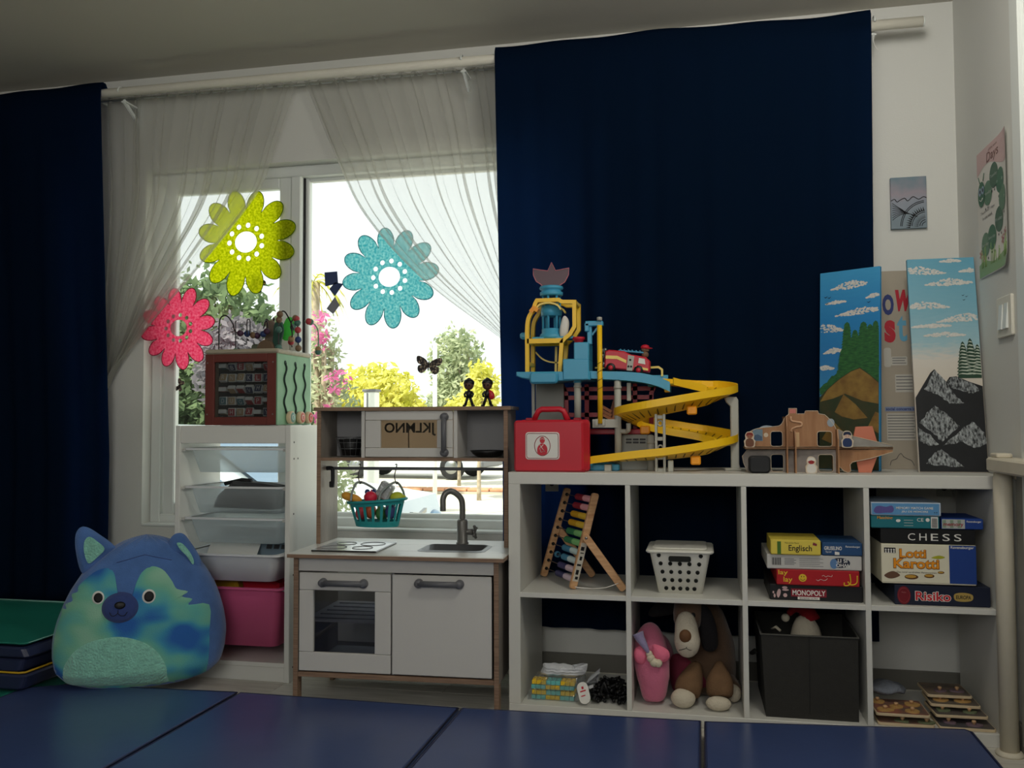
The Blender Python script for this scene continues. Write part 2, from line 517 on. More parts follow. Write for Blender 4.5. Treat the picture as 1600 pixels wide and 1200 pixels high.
w2 = struct('window_2', mb, PVC); obj('pane', MB().box(W2[0] + .03, W2[1] - .03, .57, .574, W2[2] + .03, W2[3] - .03), GLASS, w2)

# ---------------------------------------------------------------- curtain rod and curtains
RZ, RY = 2.272, .35
rod = thing('curtain_rod', 'thick white wooden curtain rod running along the top of the window wall', 'curtain rod', (-.8, RY, RZ))
mb = MB(); mb.tube([(-3.1, RY, RZ + .012), (-1.0, RY, RZ + .006), (1.352, RY, RZ - .004)], .0175, 18); obj('pole', mb, ROD, rod)
mb = MB(); mb.tube([(1.352, RY, RZ - .004), (1.357, RY, RZ - .004)], .0168, 18); obj('end_cap', mb, PVC, rod)
for bx in (-1.685, -.247, 1.198):
    mb = MB(); z = RZ + .006
    mb.tube([(bx, RY - .021 * math.cos(a), z + .021 * math.sin(a)) for a in [math.radians(q) for q in range(-10, 200, 15)]], .0035, 6)
    mb.box(bx - .010, bx + .010, RY + .015, WY - .004, z - .035, z - .029)
    mb.prism([(RY + .014, z - .035), (RY + .020, z - .020), (WY - .004, z - .09), (WY - .004, z - .105)], bx - .004, bx + .004, 'yz')
    mb.box(bx - .011, bx + .011, WY - .005, WY, z - .115, z + .02, .001)
    obj('bracket', mb, PVC, rod)
mb = MB(); mb.tube(smooth_path([(1.196, .345, 2.235), (1.194, .343, 2.215), (1.199, .343, 2.195), (1.208, .343, 2.18)]), .0018, 5); obj('loose_string', mb, PRINTW, rod)

def navy(name, glow):
    m = translucent(name, (13, 28, 47), 0, glow, through=(100, 138, 196))
    return m
NAVY = navy('navy_curtain_cloth', 0.36)
def curtain(x0, x1, ztop, zhem, folds, seed):
    rnd = random.Random(seed); ph = [rnd.uniform(0, 6) for _ in range(5)]
    mb = MB(); NU, NV = 150, 46
    def fn(u, v):
        x = x0 + (x1 - x0) * u
        w = .4 * math.sin(folds * u * 6.28 + ph[0]) + .3 * math.sin(folds * 1.7 * u * 6.28 + ph[1]) + .25 * math.sin(folds * .45 * u * 6.28 + ph[2])
        sag = .004 * math.sin(u * 9 + ph[3]) + .003 * math.sin(u * 23 + ph[4])
        if v < .12:                                     # rod pocket: up the back, over the rod, down the front
            a = math.radians(-60 + 240 * v / .12)
            return (x, RY + .023 * math.cos(a), RZ + .016 + sag + .026 * math.sin(a) + (.006 if 30 < math.degrees(a) < 150 else 0))
        t = (v - .12) / .88
        z = RZ + (zhem - RZ) * t
        y = .327 + (.424 - .327) * min(1, max(0, (RZ - z) / (RZ - .80)))
        return (x + .006 * w * t, y + (.003 + .009 * min(1, t * 1.5)) * w, z + (sag if v < .2 else 0))
    mb.grid(NU, NV, fn)
    return mb
o = solo('blackout_curtain', curtain(-.118, 1.186, 2.31, .185, 9, 3), NAVY, 'wide navy blackout curtain hanging behind the low cube shelf', 'curtain', (.53, .42, .185), 'navy blackout curtains')
md = o.modifiers.new('thickness', 'SOLIDIFY'); md.thickness = .0015
o = solo('blackout_curtain', curtain(-3.05, -1.763, 2.33, .185, 9, 5), NAVY, 'navy blackout curtain at the left edge, behind the green folded mats', 'curtain', (-2.4, .42, .185), 'navy blackout curtains')
md = o.modifiers.new('thickness', 'SOLIDIFY'); md.thickness = .0015

SHEER = translucent('sheer_voile', (208, 207, 200), 0.60, 0.6)
def sheer(outer, inner, folds, seed, sgn):
    rnd = random.Random(seed); inner = smooth_path(inner, 8); outer = smooth_path(outer, 8)
    def at(path, v):
        f = v * (len(path) - 1); i = min(int(f), len(path) - 2); t = f - i
        return [path[i][k] * (1 - t) + path[i + 1][k] * t for k in (0, 1)]
    ph = [rnd.uniform(0, 6.28) for _ in range(8)]
    top_w = abs(at(inner, 0)[0] - at(outer, 0)[0])
    mb = MB(); NU, NV = 420, 44
    def fn(u, v):
        a = at(outer, v); b = at(inner, v)
        s = u
        x = a[0] + (b[0] - a[0]) * s; z = a[1] + (b[1] - a[1]) * s
        wd = math.hypot(b[0] - a[0], b[1] - a[1]) / top_w
        p = folds * 6.28 * u + .9 * math.sin(7 * u + ph[0] + 1.5 * v) + .7 * math.sin(17 * u + ph[1] - v)
        depth = .55 + .45 * math.sin(11 * u + ph[2] + 2 * v)
        q = p * .37 + ph[4]
        # direction across the strand
        dx, dz = (b[0] - a[0]), (b[1] - a[1]); l = math.hypot(dx, dz) + 1e-6
        k = (top_w / folds / 6.28) * (1.1 + 1.1 * depth) * wd * min(1, .35 + v * 1.6)
        x += k * math.sin(p) * dx / l + .012 * wd * math.sin(q) * dx / l
        z += k * math.sin(p) * dz / l
        y = .440 + (.004 + .011 * depth * min(1, .2 + v)) * math.cos(p) + .006 * math.sin(q)
        if v < .035: y = .440 + .006 * math.cos(p * 1.3) ; z += .004 * math.sin(p * .7)
        return (x, y, z)
    mb.grid(NU, NV, fn)
    return mb
mbs = sheer([(-1.82, 2.312), (-1.80, 1.9), (-1.805, 1.5), (-1.815, 1.0)],
            [(-.945, 2.298), (-1.04, 2.03), (-1.115, 1.85), (-1.355, 1.58), (-1.585, 1.35), (-1.80, 1.12)], 17, 11, -1)
o = solo('sheer_curtain', mbs, SHEER, 'sheer white voile curtain swept to the left of the window', 'curtain', (-1.5, .44, 1.0), 'sheer voile curtains')
mbs = sheer([(.01, 2.286), (.01, 1.9), (0.0, 1.5), (-.02, 1.08)],
            [(-.935, 2.296), (-.80, 1.98), (-.685, 1.75), (-.45, 1.49), (-.16, 1.27), (-.03, 1.18)], 18, 12, 1)
o = solo('sheer_curtain', mbs, SHEER, 'sheer white voile curtain swept to the right against the navy curtain', 'curtain', (-.3, .44, 1.08), 'sheer voile curtains')
mb = MB(); mb.tube([(-1.86, .440, 2.286), (.06, .440, 2.276)], .005, 8)
for bx in (-1.84, .03): mb.cyl((bx, .440, 2.28), (bx, WY, 2.28), .004, n=8)
solo('sheer_curtain_rod', mb, PVC, 'thin white rod threaded through the top hem of the sheer curtains', 'curtain rod', (-.9, .440, 2.225))

# ---------------------------------------------------------------- felt flowers on the window
def fill2d(loops, ext):
    cu = bpy.data.curves.new('f', 'CURVE'); cu.dimensions = '2D'; cu.fill_mode = 'BOTH'; cu.extrude = ext
    for lp in loops:
        sp = cu.splines.new('POLY'); sp.points.add(len(lp) - 1); sp.use_cyclic_u = True
        for i, (x, y) in enumerate(lp): sp.points[i].co = (x, y, 0, 1)
    t = bpy.data.objects.new('f', cu); C.objects.link(t)
    me = bpy.data.meshes.new_from_object(t.evaluated_get(bpy.context.evaluated_depsgraph_get()))
    vs = [tuple(v.co) for v in me.vertices]; fs = [tuple(p.vertices) for p in me.polygons]
    bpy.data.objects.remove(t); bpy.data.curves.remove(cu); bpy.data.meshes.remove(me)
    return vs, fs
def flower(cx, cy, cz, R, n, rot, c0, c1, ce, label):
    t = thing('felt_flower', label, 'flower decoration', (cx, cy, cz), group='felt flowers on the window')
    lp = []
    for i in range(n * 16):
        a = 2 * PI * i / (n * 16)
        w = abs(math.cos(n * a / 2)) ** .60
        r = R * (.62 + .38 * w) * (1 + .03 * math.sin(3 * a + cx * 9))
        lp.append((r * math.cos(a + rot), r * math.sin(a + rot)))
    loops = [lp, ellipse(.0, .0, R * .225, R * .20, 28)]
    for i in range(11):
        a = 2 * PI * i / 11 + .3; loops.append(ellipse(R * .335 * math.cos(a), R * .315 * math.sin(a), R * .050, R * .050, 12))
    vs, fs = fill2d(loops, .0012)
    mb = MB(); mb.add([(cx + x, cy + z, cz + y) for x, y, z in vs], fs)
    obj('petals', mb, translucent('felt_' + label.split()[0], c0, 0, .88, c1, 110), t)
    mb = MB(); mb.tube([(cx + x, cy - .001, cz + y) for x, y in lp], .0016, 5, closed=True)
    obj('stitched_edge', mb, translucent('felt_edge_' + label.split()[0], ce, 0, .4), t)
flower(-1.222, .528, 1.678, .222, 12, .26, (190, 200, 10), (244, 246, 90), (70, 120, 30), 'yellow-green translucent felt flower, highest of the three on the window')
flower(-.615, .578, 1.518, .205, 12, .1, (112, 198, 208), (200, 236, 236), (40, 130, 145), 'turquoise translucent felt flower on the right window pane')
flower(-1.487, .467, 1.322, .170, 12, .15, (240, 100, 144), (253, 176, 196), (170, 30, 66), 'pink translucent felt flower half behind the left sheer curtain')

def sticker(name, label, cat, loops, y, m, base, parts=()):
    t = thing(name, label, cat, base)
    for nm, poly, mm in loops:
        mb = MB(); mb.prism(poly, y - .0012, y, 'xz'); obj(nm, mb, mm, t)
    return t
SLATE = translucent('slate_blue_paper', (86, 98, 132), 0, .45); SLATE2 = translucent('grey_paper', (150, 150, 156), 0, .5)
sticker('paper_squares', 'string of dark paper squares beside the turquoise flower', 'paper decoration',
    [('paper_square', [(-.898, 1.548), (-.842, 1.550), (-.838, 1.500), (-.894, 1.490)], SLATE),
     ('paper_square', [(-.876, 1.478), (-.852, 1.505), (-.815, 1.498), (-.852, 1.448)], SLATE),
     ('paper_square', [(-.888, 1.398), (-.851, 1.446), (-.831, 1.410), (-.859, 1.375)], SLATE2)], .584, None, (-.86, .584, 1.375))
BFLY = mat('butterfly_print', (44, 38, 40), 0.6, col2=(170, 152, 130), scale=110, contrast=(0.50, 0.62))
def butterfly(cx, cy, cz, s, label, rot=0):
    t = thing('butterfly_sticker', label, 'butterfly sticker', (cx, cy, cz - .5 * s))
    def tr(p):
        return [(cx + (x * math.cos(rot) - z * math.sin(rot)) * s, cz + (x * math.sin(rot) + z * math.cos(rot)) * s) for x, z in p]
    for sg in (-1, 1):
        up = smooth_loop([(0.02 * sg, .05), (.3 * sg, .42), (.85 * sg, .62), (.98 * sg, .40), (.80 * sg, .06), (.3 * sg, -.04)], 5)
        dn = smooth_loop([(.02 * sg, -.02), (.4 * sg, .0), (.78 * sg, -.10), (.78 * sg, -.45), (.5 * sg, -.62), (.2 * sg, -.4)], 5)
        for nm, pl in (('upper_wing', up), ('lower_wing', dn)):
            mb = MB(); mb.prism(tr(pl), cy - .001, cy, 'xz'); o = obj(nm, mb, BFLY, t)
    mb = MB(); b = tr([(0, .28), (0, -.35)]); mb.tube([(b[0][0], cy - .003, b[0][1]), (b[1][0], cy - .003, b[1][1])], .05 * s, 6); obj('body', mb, INK, t)
butterfly(-.451, .585, 1.158, .055, 'dark patterned butterfly sticker low on the right pane', -.12)
butterfly(-1.535, .556, 1.09, .028, 'tiny yellowish dark butterfly sticker low on the left pane', 1.2)
butterfly(-1.175, .556, 1.50, .036, 'small black butterfly sticker just below the yellow-green flower', 1.0)

# ================================================================ outdoors
GZ = -.5
STREET = mat('pale_concrete', (214, 208, 194), 0.9, var=0.08, scale=0.6)
struct('ground_outside', MB().box(-60, 40, .64, 90, GZ - .2, GZ), STREET, 'pale sunlit paving outside')
kerb = struct('kerb_strip', MB().box(-14, 6, 14.3, 14.7, GZ, GZ + .05), mat('kerb_concrete', (190, 180, 165), 0.9))
KB = mat('terracotta_paver', (206, 150, 118), 0.9, var=0.12, scale=3)
kb0 = None
for i in range(34):
    if kb0 is None:
        kb0 = obj('paver', MB().box(-.22, .22, 14.32, 14.68, GZ + .05, GZ + .11, .015), KB, kerb); o = kb0
    else:
        o = kb0.copy(); C.objects.link(o); o.parent = kerb
    o.location = (-12.5 + i * .46, 0, 0)

def leafmat(name, c0, c1, tr=.45):
    return translucent(name, c0, 0, tr, c1, 3.0)
def foliage(blobs, n, size, seed, M=None):
    rnd = random.Random(seed); vs = []; fs = []
    tot = sum(b[3] * b[4] * b[5] for b in blobs)
    for (cx, cy, cz, rx, ry, rz) in blobs:
        for _ in range(max(20, int(n * rx * ry * rz / tot))):
            a = rnd.uniform(0, 2 * PI); zz = rnd.uniform(-1, 1); r = rnd.random() ** .4 * (1 + .25 * rnd.random() ** 3)
            q = math.sqrt(1 - zz * zz)
            p = Vector((cx + rx * r * q * math.cos(a), cy + ry * r * q * math.sin(a), cz + rz * r * zz))
            d1 = Vector((rnd.gauss(0, 1), rnd.gauss(0, 1), rnd.gauss(0, 1))).normalized()
            d2 = d1.orthogonal().normalized(); s = size * rnd.uniform(.6, 1.5)
            o = len(vs)
            vs += [tuple(p - d1 * s), tuple(p + d2 * s * .45), tuple(p + d1 * s), tuple(p - d2 * s * .45)]
            fs.append((o, o + 1, o + 2, o + 3))
    mb = MB(); mb.add(vs, fs); return mb
BARK = mat('bark', (170, 156, 136), 0.95, var=0.3, scale=12)
def tree(name, label, blobs, n, size, m, seed, trunk, flowers=None, group='plants outside the window'):
    base = trunk[0]
    t = thing(name, label, 'tree' if 'tree' in name else 'shrub', base, group=group)
    mb = MB(); k = len(trunk); mb.tube(smooth_path(trunk, 4), [.045 * (1 - .7 * i / ((k - 1) * 4)) for i in range((k - 1) * 4 + 1)], 8)
    b = blobs[0]
    for i in range(5):
        a = i * 1.3
        mb.tube([trunk[-2], (b[0] + .5 * b[3] * math.cos(a), b[1] + .5 * b[4] * math.sin(a), b[2] + .3 * b[5])], [.04, .012], 6)
    obj('trunk', mb, BARK, t)
    o = obj('foliage', foliage(blobs, n, size, seed), m, t); o['kind'] = 'stuff'
    if flowers:
        bl, nn, sz, fm = flowers
        o = obj('blossom', foliage(bl, nn, sz, seed + 5), fm, t); o['kind'] = 'stuff'
    return t
GRN = leafmat('dark_green_leaf', (84, 106, 78), (150, 170, 126)); GRN2 = leafmat('grey_green_leaf', (140, 156, 120), (214, 220, 186))
YEL = leafmat('yellow_green_leaf', (190, 190, 70), (250, 244, 150)); MAG = leafmat('magenta_bract', (216, 90, 160), (240, 150, 196))
PUR = leafmat('purple_grey_leaf', (112, 108, 112), (156, 150, 156))
tree('garden_tree', 'dense dark green tree seen through the left window pane', [(-4.75, 6.1, 1.65, .85, .65, .95), (-4.2, 6.2, 1.25, .65, .6, .85), (-5.0, 6.1, .8, .65, .55, .75), (-4.2, 6.1, .5, .65, .55, .65)], 15000, .055, GRN, 21,
     [(-4.5, 6.2, GZ), (-4.52, 6.2, .3), (-4.45, 6.2, 1.2)])
tree('purple_leaf_tree', 'greyish purple tree beside the window mullion', [(-3.55, 4.6, 1.45, .36, .3, .42), (-3.4, 4.6, .95, .34, .3, .5)], 6000, .042, PUR, 22, [(-3.4, 4.65, GZ), (-3.45, 4.65, .2), (-3.5, 4.6, 1.1)])
tree('bougainvillea_shrub', 'bougainvillea shrub with magenta blossom right of the mullion', [(-1.42, 1.75, 1.25, .10, .12, .28), (-1.35, 1.75, 1.0, .12, .12, .2), (-1.40, 1.75, .6, .16, .13, .35)], 2200, .018, GRN2, 23,
     [(-1.4, 1.78, GZ), (-1.42, 1.76, .4), (-1.40, 1.75, 1.1)], ([(-1.42, 1.68, 1.42, .07, .06, .13), (-1.30, 1.66, 1.14, .07, .06, .08), (-1.36, 1.66, .93, .07, .06, .1)], 200, .018, MAG))
tree('blossom_bush', 'yellow-green blossoming bush across the street, left of the white post', [(-5.8, 14, 1.45, .85, .7, .62), (-6.5, 14, 1.1, .8, .7, .5), (-5.1, 14.0, .9, .6, .6, .5)], 5200, .075, YEL, 24,
     [(-5.8, 14, GZ), (-5.8, 14, .4), (-5.75, 14, 1.2)])
tree('street_tree', 'pale green tree behind the white post', [(-4.81, 16.5, 2.24, .61, .56, .80), (-4.65, 16.5, 1.46, .72, .66, .67), (-5.2, 16.4, 1.06, .5, .56, .5)], 5200, .07, GRN2, 25,
     [(-4.75, 16.5, GZ), (-4.75, 16.5, .6), (-4.75, 16.5, 1.8)])
tree('roadside_bush', 'bright yellow-green bush next to the navy curtain edge', [(-3.35, 13, 1.45, .32, .4, .55), (-3.6, 13, 1.05, .5, .4, .35)], 2600, .06, YEL, 26, [(-3.4, 13, GZ), (-3.4, 13, .4), (-3.4, 13, 1.2)])
# palm
t = thing('palm_tree', 'small palm crown showing right beside the mullion', 'tree', (-4.85, 9, GZ), group='plants outside the window')
mb = MB(); mb.tube([(-4.85, 9, GZ), (-4.87, 9, 1.2), (-4.84, 9, 2.95)], [.13, .11, .10], 10); obj('trunk', mb, BARK, t)
rnd = random.Random(4)
for i in range(14):
    a = i * 2 * PI / 14 + rnd.uniform(-.2, .2); L = rnd.uniform(.42, .6); up = rnd.uniform(-.1, .5)
    mb = MB(); pts = []
    for k in range(7):
        q = k / 6
        pts.append(Vector((-4.84 + math.cos(a) * L * q, 9 + math.sin(a) * L * q, 2.95 + up * q - .5 * q * q)))
    side = Vector((-math.sin(a), math.cos(a), 0))
    for k in range(1, 7):
        for sg in (-1, 1):
            p = pts[k]; e = p + side * sg * .11 * (1.15 - k / 7) + (pts[k] - pts[k - 1]) * 1.4 + Vector((0, 0, -.05)); d = (pts[k] - pts[k - 1]).normalized() * .02
            mb.add([p - d, p + d, e], [(0, 1, 2)])
    mb.tube(pts, .008, 5); obj('frond', mb, YEL, t)
# white post and small white cabinet across the street
mb = MB(); mb.cyl((-3.32, 10, GZ), (-3.32, 10, 2.1), .035, n=12); mb.ball((-3.32, 10, 2.1), .04, 10, 6); mb.cyl((-3.32, 10, GZ), (-3.32, 10, GZ + .08), .07, n=12)
solo('street_post', mb, PVC, 'slim white post standing across the street', 'post', (-3.32, 10, GZ))
t = thing('meter_cabinet', 'small white roadside cabinet in front of the yellow-green bush', 'cabinet', (-4.3, 10, GZ))
mb = MB(); mb.box(-4.42, -4.24, 9.9, 10.1, GZ, 1.40, .01); obj('housing', mb, PVC, t)
mb = MB(); mb.box(-4.44, -4.22, 9.88, 10.12, 1.40, 1.44, .008); obj('cap', mb, GREYPL, t)
obj('door', MB().box(-4.37, -4.35, 9.885, 9.9, .9, 1.38, .002), GREYPL, t)

# parked cars
CARW = mat('pale_blue_car_paint', (206, 216, 222), 0.2, spec=0.6); CGL = mat('car_window', (92, 124, 150), 0.1, spec=0.7)
TYRE = mat('tyre_rubber', (30, 30, 32), 0.8)
def car(label, x, y, rotz, group='parked cars outside'):
    t = thing('parked_car', label, 'car', (x, y, GZ), (0, 0, rotz), group, local=True)
    side = [(-2.0, .28), (-2.05, .55), (-1.95, .86), (-1.2, .98), (-.55, 1.40), (.95, 1.44), (1.6, 1.02), (2.05, .92), (2.1, .5), (2.05, .28)]
    low = [(-2.0, .26), (-2.05, .55), (-1.95, .86), (-1.15, .97), (1.7, 1.0), (2.05, .92), (2.1, .5), (2.05, .26)]
    mb = MB(); mb.prism(low, -.85, .85, 'xz', .05); obj('body', mb, CARW, t)
    cab = [(-1.2, .95), (-.55, 1.40), (.95, 1.44), (1.62, .97)]
    mb = MB(); mb.prism(cab, -.72, .72, 'xz', .06); obj('cabin', mb, CARW, t)
    for sg in (-1, 1):
        for pl in ([(-1.0, 1.0), (-.52, 1.34), (.12, 1.36), (.12, 1.0)], [(.2, 1.0), (.2, 1.36), (.9, 1.37), (1.35, 1.0)]):
            mb = MB(); mb.prism(pl, sg * .722 - .006, sg * .722 + .006, 'xz'); obj('side_window', mb, CGL, t)
    mb = MB(); mb.add([(-1.19, -.62, .985), (-1.19, .62, .985), (-.60, .60, 1.375), (-.60, -.60, 1.375)], [(0, 1, 2, 3)]); mb.v = [(a - .012, b, c + .012) for a, b, c in mb.v]
    obj('windscreen', mb, CGL, t)
    mb = MB(); mb.add([(1.60, -.62, 1.0), (1.60, .62, 1.0), (1.0, .60, 1.40), (1.0, -.60, 1.40)], [(0, 1, 2, 3)]); mb.v = [(a + .02, b, c + .01) for a, b, c in mb.v]
    obj('rear_window', mb, CGL, t)
    for wx in (-1.3, 1.35):
        for sg in (-1, 1):
            mb = MB(); mb.lathe([(.18, -.1), (.30, -.1), (.32, -.06), (.32, .06), (.30, .1), (.18, .1)], (wx, sg * .77, .32), 20, 'y'); w = obj('wheel', mb, TYRE, t)
            mb = MB(); mb.lathe([(.02, -.105), (.17, -.105), (.18, -.09), (.18, .09), (.17, .105), (.02, .105)], (wx, sg * .775, .32), 16, 'y'); obj('hubcap', mb, STEEL, w)
    for sg in (-1, 1):
        mb = MB(); mb.ball((-1.96, sg * .62, .68), (.09, .17, .07), 12, 8); obj('headlight', mb, CGL, t)
    obj('bumper', MB().box(-2.12, -1.95, -.8, .8, .30, .48, .04), GREYPL, t)
    mb = MB()
    for sg in (-1, 1): mb.prism([(-.03, 0), (sg * .16, .025), (sg * .15, -.005), (sg * .03, -.02)], -2.08, -2.055, 'yz')
    mb.v = [(a, b, c + .78) for a, b, c in mb.v]; obj('wing_badge', mb, STEEL, t)
    return t
c1 = car('pale blue car parked close outside, seen through the tray rack', -3.45, 3.3, PI)
c2 = dup(c1, (-6.7, 19.4, GZ), 'distant pale car seen through the play kitchen opening'); c2.rotation_euler = (0, 0, PI * .97)

# ================================================================ mats
NAVYV = mat('navy_vinyl', (64, 81, 128), 0.29, var=0.10, scale=3, bump=0.05, bscale=14, spec=0.6)
NAVYV2 = mat('dark_navy_vinyl', (36, 44, 76), 0.42, bump=0.08, bscale=18)
GREENV = mat('green_vinyl', (32, 120, 104), 0.42, bump=0.05, bscale=14)
YELV = mat('yellow_vinyl', (200, 160, 30), 0.45)
MZ = .05
t = thing('folding_floor_mat', 'large navy vinyl folding mat spread over the floor in front', 'floor mat', (-.13, -.7, 0))
quads = [[(-1.615, -.20), (-1.50, -.135), (-.889, -.098), (-.905, -1.5), (-1.63, -1.5)],
         [(-.880, -.100), (-.135, -.108), (-.150, -1.5), (-.900, -1.5)],
         [(-.126, -.108), (.598, -.082), (.598, -1.5), (-.142, -1.5)],
         [(.606, -.086), (1.335, -.006), (1.350, -.025), (1.335, -1.5), (.606, -1.5)]]
for q in quads:
    mb = MB(); mb.prism(q, 0.001, MZ, 'xy', .009); o = obj('panel', mb, NAVYV, t)
    n = len(q)
    mb = MB(); c = (sum(p[0] for p in q) / n, sum(p[1] for p in q) / n)
    pts = [(c[0] + (x - c[0]) * .993, c[1] + (y - c[1]) * .997, MZ - .003) for x, y in q]
    mb.tube(pts, .0035, 6, closed=True); obj('piping', mb, NAVYV2, o)
t = thing('folded_mat_stack', 'folded gym mat with green top and yellow edge stacked at the left', 'folding mat', (-1.95, .0, 0))
def slab(x0, x1, y0, y1, z0, z1, m, dip=0.0, seed=1):
    mb = MB(); pl = rrect(x0, x1, y0, y1, .02, 4)
    mb.prism(pl, z0, z1, 'xy', .006)
    rnd = random.Random(seed); ph = rnd.uniform(0, 6)
    mb.v = [(x + .008 * math.sin(z * 60 + ph) * (x > -1.7), y, z + (.006 * math.sin(4 * y + ph) + .004 * math.sin(5 * x)) * (z > z0 + .02)) for x, y, z in mb.v]
    return mb
obj('bottom_panel', slab(-2.6, -1.625, -1.2, .36, .001, .048, GREENV, seed=3), GREENV, t)
o = obj('middle_panel', slab(-2.4, -1.575, -.25, .36, .056, .107, NAVYV2, seed=4), NAVYV2, t)
mb = MB(); mb.tube([(-2.4, -.243, .111), (-1.60, -.243, .111), (-1.582, -.232, .111), (-1.580, .35, .111)], .0035, 6); obj('yellow_edge', mb, YELV, o)
obj('fold_panel', slab(-2.4, -1.585, -.245, .36, .113, .157, NAVYV2, seed=5), NAVYV2, t)
o = obj('upper_panel', slab(-2.4, -1.570, -.25, .36, .160, .203, NAVYV2, seed=6), NAVYV2, t)
mb = MB(); pl = rrect(-2.4, -1.572, -.248, .358, .02, 4); mb.prism(pl, .2035, .210, 'xy', .003); obj('green_cover', mb, GREENV, o)
mb = MB(); mb.tube([(-1.574, -.23, .2075), (-1.574, .34, .2075)], .0022, 5); mb.tube([(-2.38, .356, .211), (-1.6, .356, .211)], .004, 5); obj('seam', mb, mat('pale_teal_seam', (130, 180, 170), 0.4), o)

# ================================================================ plush wolf cushion
def plush_px(cx, cy): return ((cx - 615) / 4.443 * .00245, (1150 - cy) / 4.443 * .00245)
PROF = [(0, .20), (.02, .265), (.06, .305), (.12, .318), (.18, .320), (.24, .310), (.30, .292), (.36, .268), (.42, .232), (.47, .188), (.51, .140), (.54, .085), (.556, .03), (.56, .0)]
def pw(z):
    if z <= 0: return .20
    for (z0, w0), (z1, w1) in zip(PROF, PROF[1:]):
        if z <= z1: return w0 + (w1 - w0) * (z - z0) / (z1 - z0)
    return 0.0
def pofs(z): return .022 * z / .56
def pdep(z): return .145 * min(1, pw(z) / .30) ** .8 if z > .06 else .145 * (.75 + .25 * z / .06)
def py(x, z):
    w = pw(z); u = min(1, abs((x - pofs(z)) / max(w, 1e-4)))
    return -pdep(z) * (1 - u ** 2.5) ** (1 / 2.5)
PB = mat('blue_plush', (78, 116, 178), 0.95, var=0.22, scale=9, bump=0.25, bscale=260, sheen=0.4)
PBD = mat('dark_blue_plush', (54, 72, 130), 0.95, bump=0.2, bscale=260, sheen=0.3)
PMINT = mat('mint_fleece', (146, 214, 194), 0.98, var=0.12, scale=40, bump=0.9, bscale=120, sheen=0.5)
m = mat('tie_dye_plush', (120, 196, 160), 0.95, bump=0.2, bscale=260)
nt = m.node_tree; b = nt.nodes['Principled BSDF']
tc = nt.nodes.new('ShaderNodeTexCoord'); mp = nt.nodes.new('ShaderNodeMapping'); mp.inputs['Location'].default_value = (.31, .0, .17); mp.inputs['Scale'].default_value = (1.0, 1.0, 1.5)
n = nt.nodes.new('ShaderNodeTexNoise'); n.inputs['Scale'].default_value = 5.2; n.inputs['Detail'].default_value = 1.2
r = nt.nodes.new('ShaderNodeValToRGB'); cr = r.color_ramp
cr.elements[0].position = .33; cr.elements[0].color = lin((48, 106, 184)); cr.elements[1].position = .72; cr.elements[1].color = lin((172, 212, 184))
e = cr.elements.new(.40); e.color = lin((70, 154, 190)); e = cr.elements.new(.46); e.color = lin((104, 184, 176)); e = cr.elements.new(.53); e.color = lin((126, 192, 164))
nt.links.new(tc.outputs['Object'], mp.inputs[0]); nt.links.new(mp.outputs[0], n.inputs['Vector']); nt.links.new(n.outputs['Fac'], r.inputs[0]); nt.links.new(r.outputs[0], b.inputs['Base Color'])
TIE = m
PX, PY_, PZ = -1.300, -.03, .047
t = thing('plush_wolf_cushion', 'big round blue plush wolf cushion sitting on the floor by the tray rack', 'plush toy', (PX, PY_, PZ), local=True); t.scale = (.87, .87, .885); t.rotation_euler = (0, 0, math.radians(30))
mb = MB()
def fnb(u, v):
    z = .56 * (1 - math.cos(v * PI)) / 2 * .9999; a = 2 * PI * u; w = pw(z); d = pdep(z) if z < .55 else pdep(.55) * pw(z) / max(pw(.55), 1e-4)
    c, s_ = math.cos(a), math.sin(a); k = (abs(c) ** 2.5 + abs(s_) ** 2.5) ** (-1 / 2.5)
    wr = .003 * math.sin(20 * u * 6 + 9 * z) * (z > .42)
    return (pofs(z) + w * k * c, d * k * s_, z + wr)
mb.grid(56, 30, fnb); mb.add([fnb(i / 56, 0) for i in range(56)], [tuple(range(56))]); obj('body', mb, PB, t)
def on_body(px_pts, c, off, m, name, rings=9, parent=t, k=5, puff=.006, closed_smooth=True):
    b = [plush_px(*p) for p in px_pts]
    if closed_smooth: b = smooth_loop(b, k)
    b2 = []
    for x, z in b:
        z = max(.002, z); w = pw(z) * .985; x = max(pofs(z) - w, min(pofs(z) + w, x)); b2.append((x, z))
    mb = MB(); cc = plush_px(*c)
    mb.patch(b2, cc, lambda u, v, q: (u, py(u, max(.002, v)) - off * (1 if q < .98 else .2) - puff * math.sqrt(max(0, 1 - q * q)), v), rings)
    return obj(name, mb, m, parent)
face = [(500, 560), (475, 500), (472, 420), (455, 360), (415, 332), (350, 345), (290, 385), (225, 450), (222, 485), (180, 505), (190, 545), (140, 570), (150, 600), (100, 610),
        (70, 700), (45, 850), (40, 980), (70, 1075), (140, 1105), (400, 1140), (760, 1145), (1030, 1150), (1075, 1075), (1090, 950), (1092, 800), (1088, 622), (950, 605), (975, 568), (905, 545), (945, 515), (870, 490),
        (840, 440), (790, 370), (740, 338), (690, 332), (640, 365), (605, 430), (590, 500), (560, 560)]
on_body(face, (530, 700), .002, TIE, 'face_panel', 22, k=3, puff=.002)
belly = [(150, 1105), (135, 1030), (150, 960), (210, 870), (300, 810), (400, 785), (500, 778), (600, 800), (700, 850), (770, 920), (812, 1000), (820, 1075), (808, 1135), (600, 1128), (400, 1122), (260, 1115)]
on_body(belly, (480, 960), .006, PMINT, 'belly_panel', 12, puff=.008)
EW = mat('white_embroidery', (225, 225, 220), 0.7)
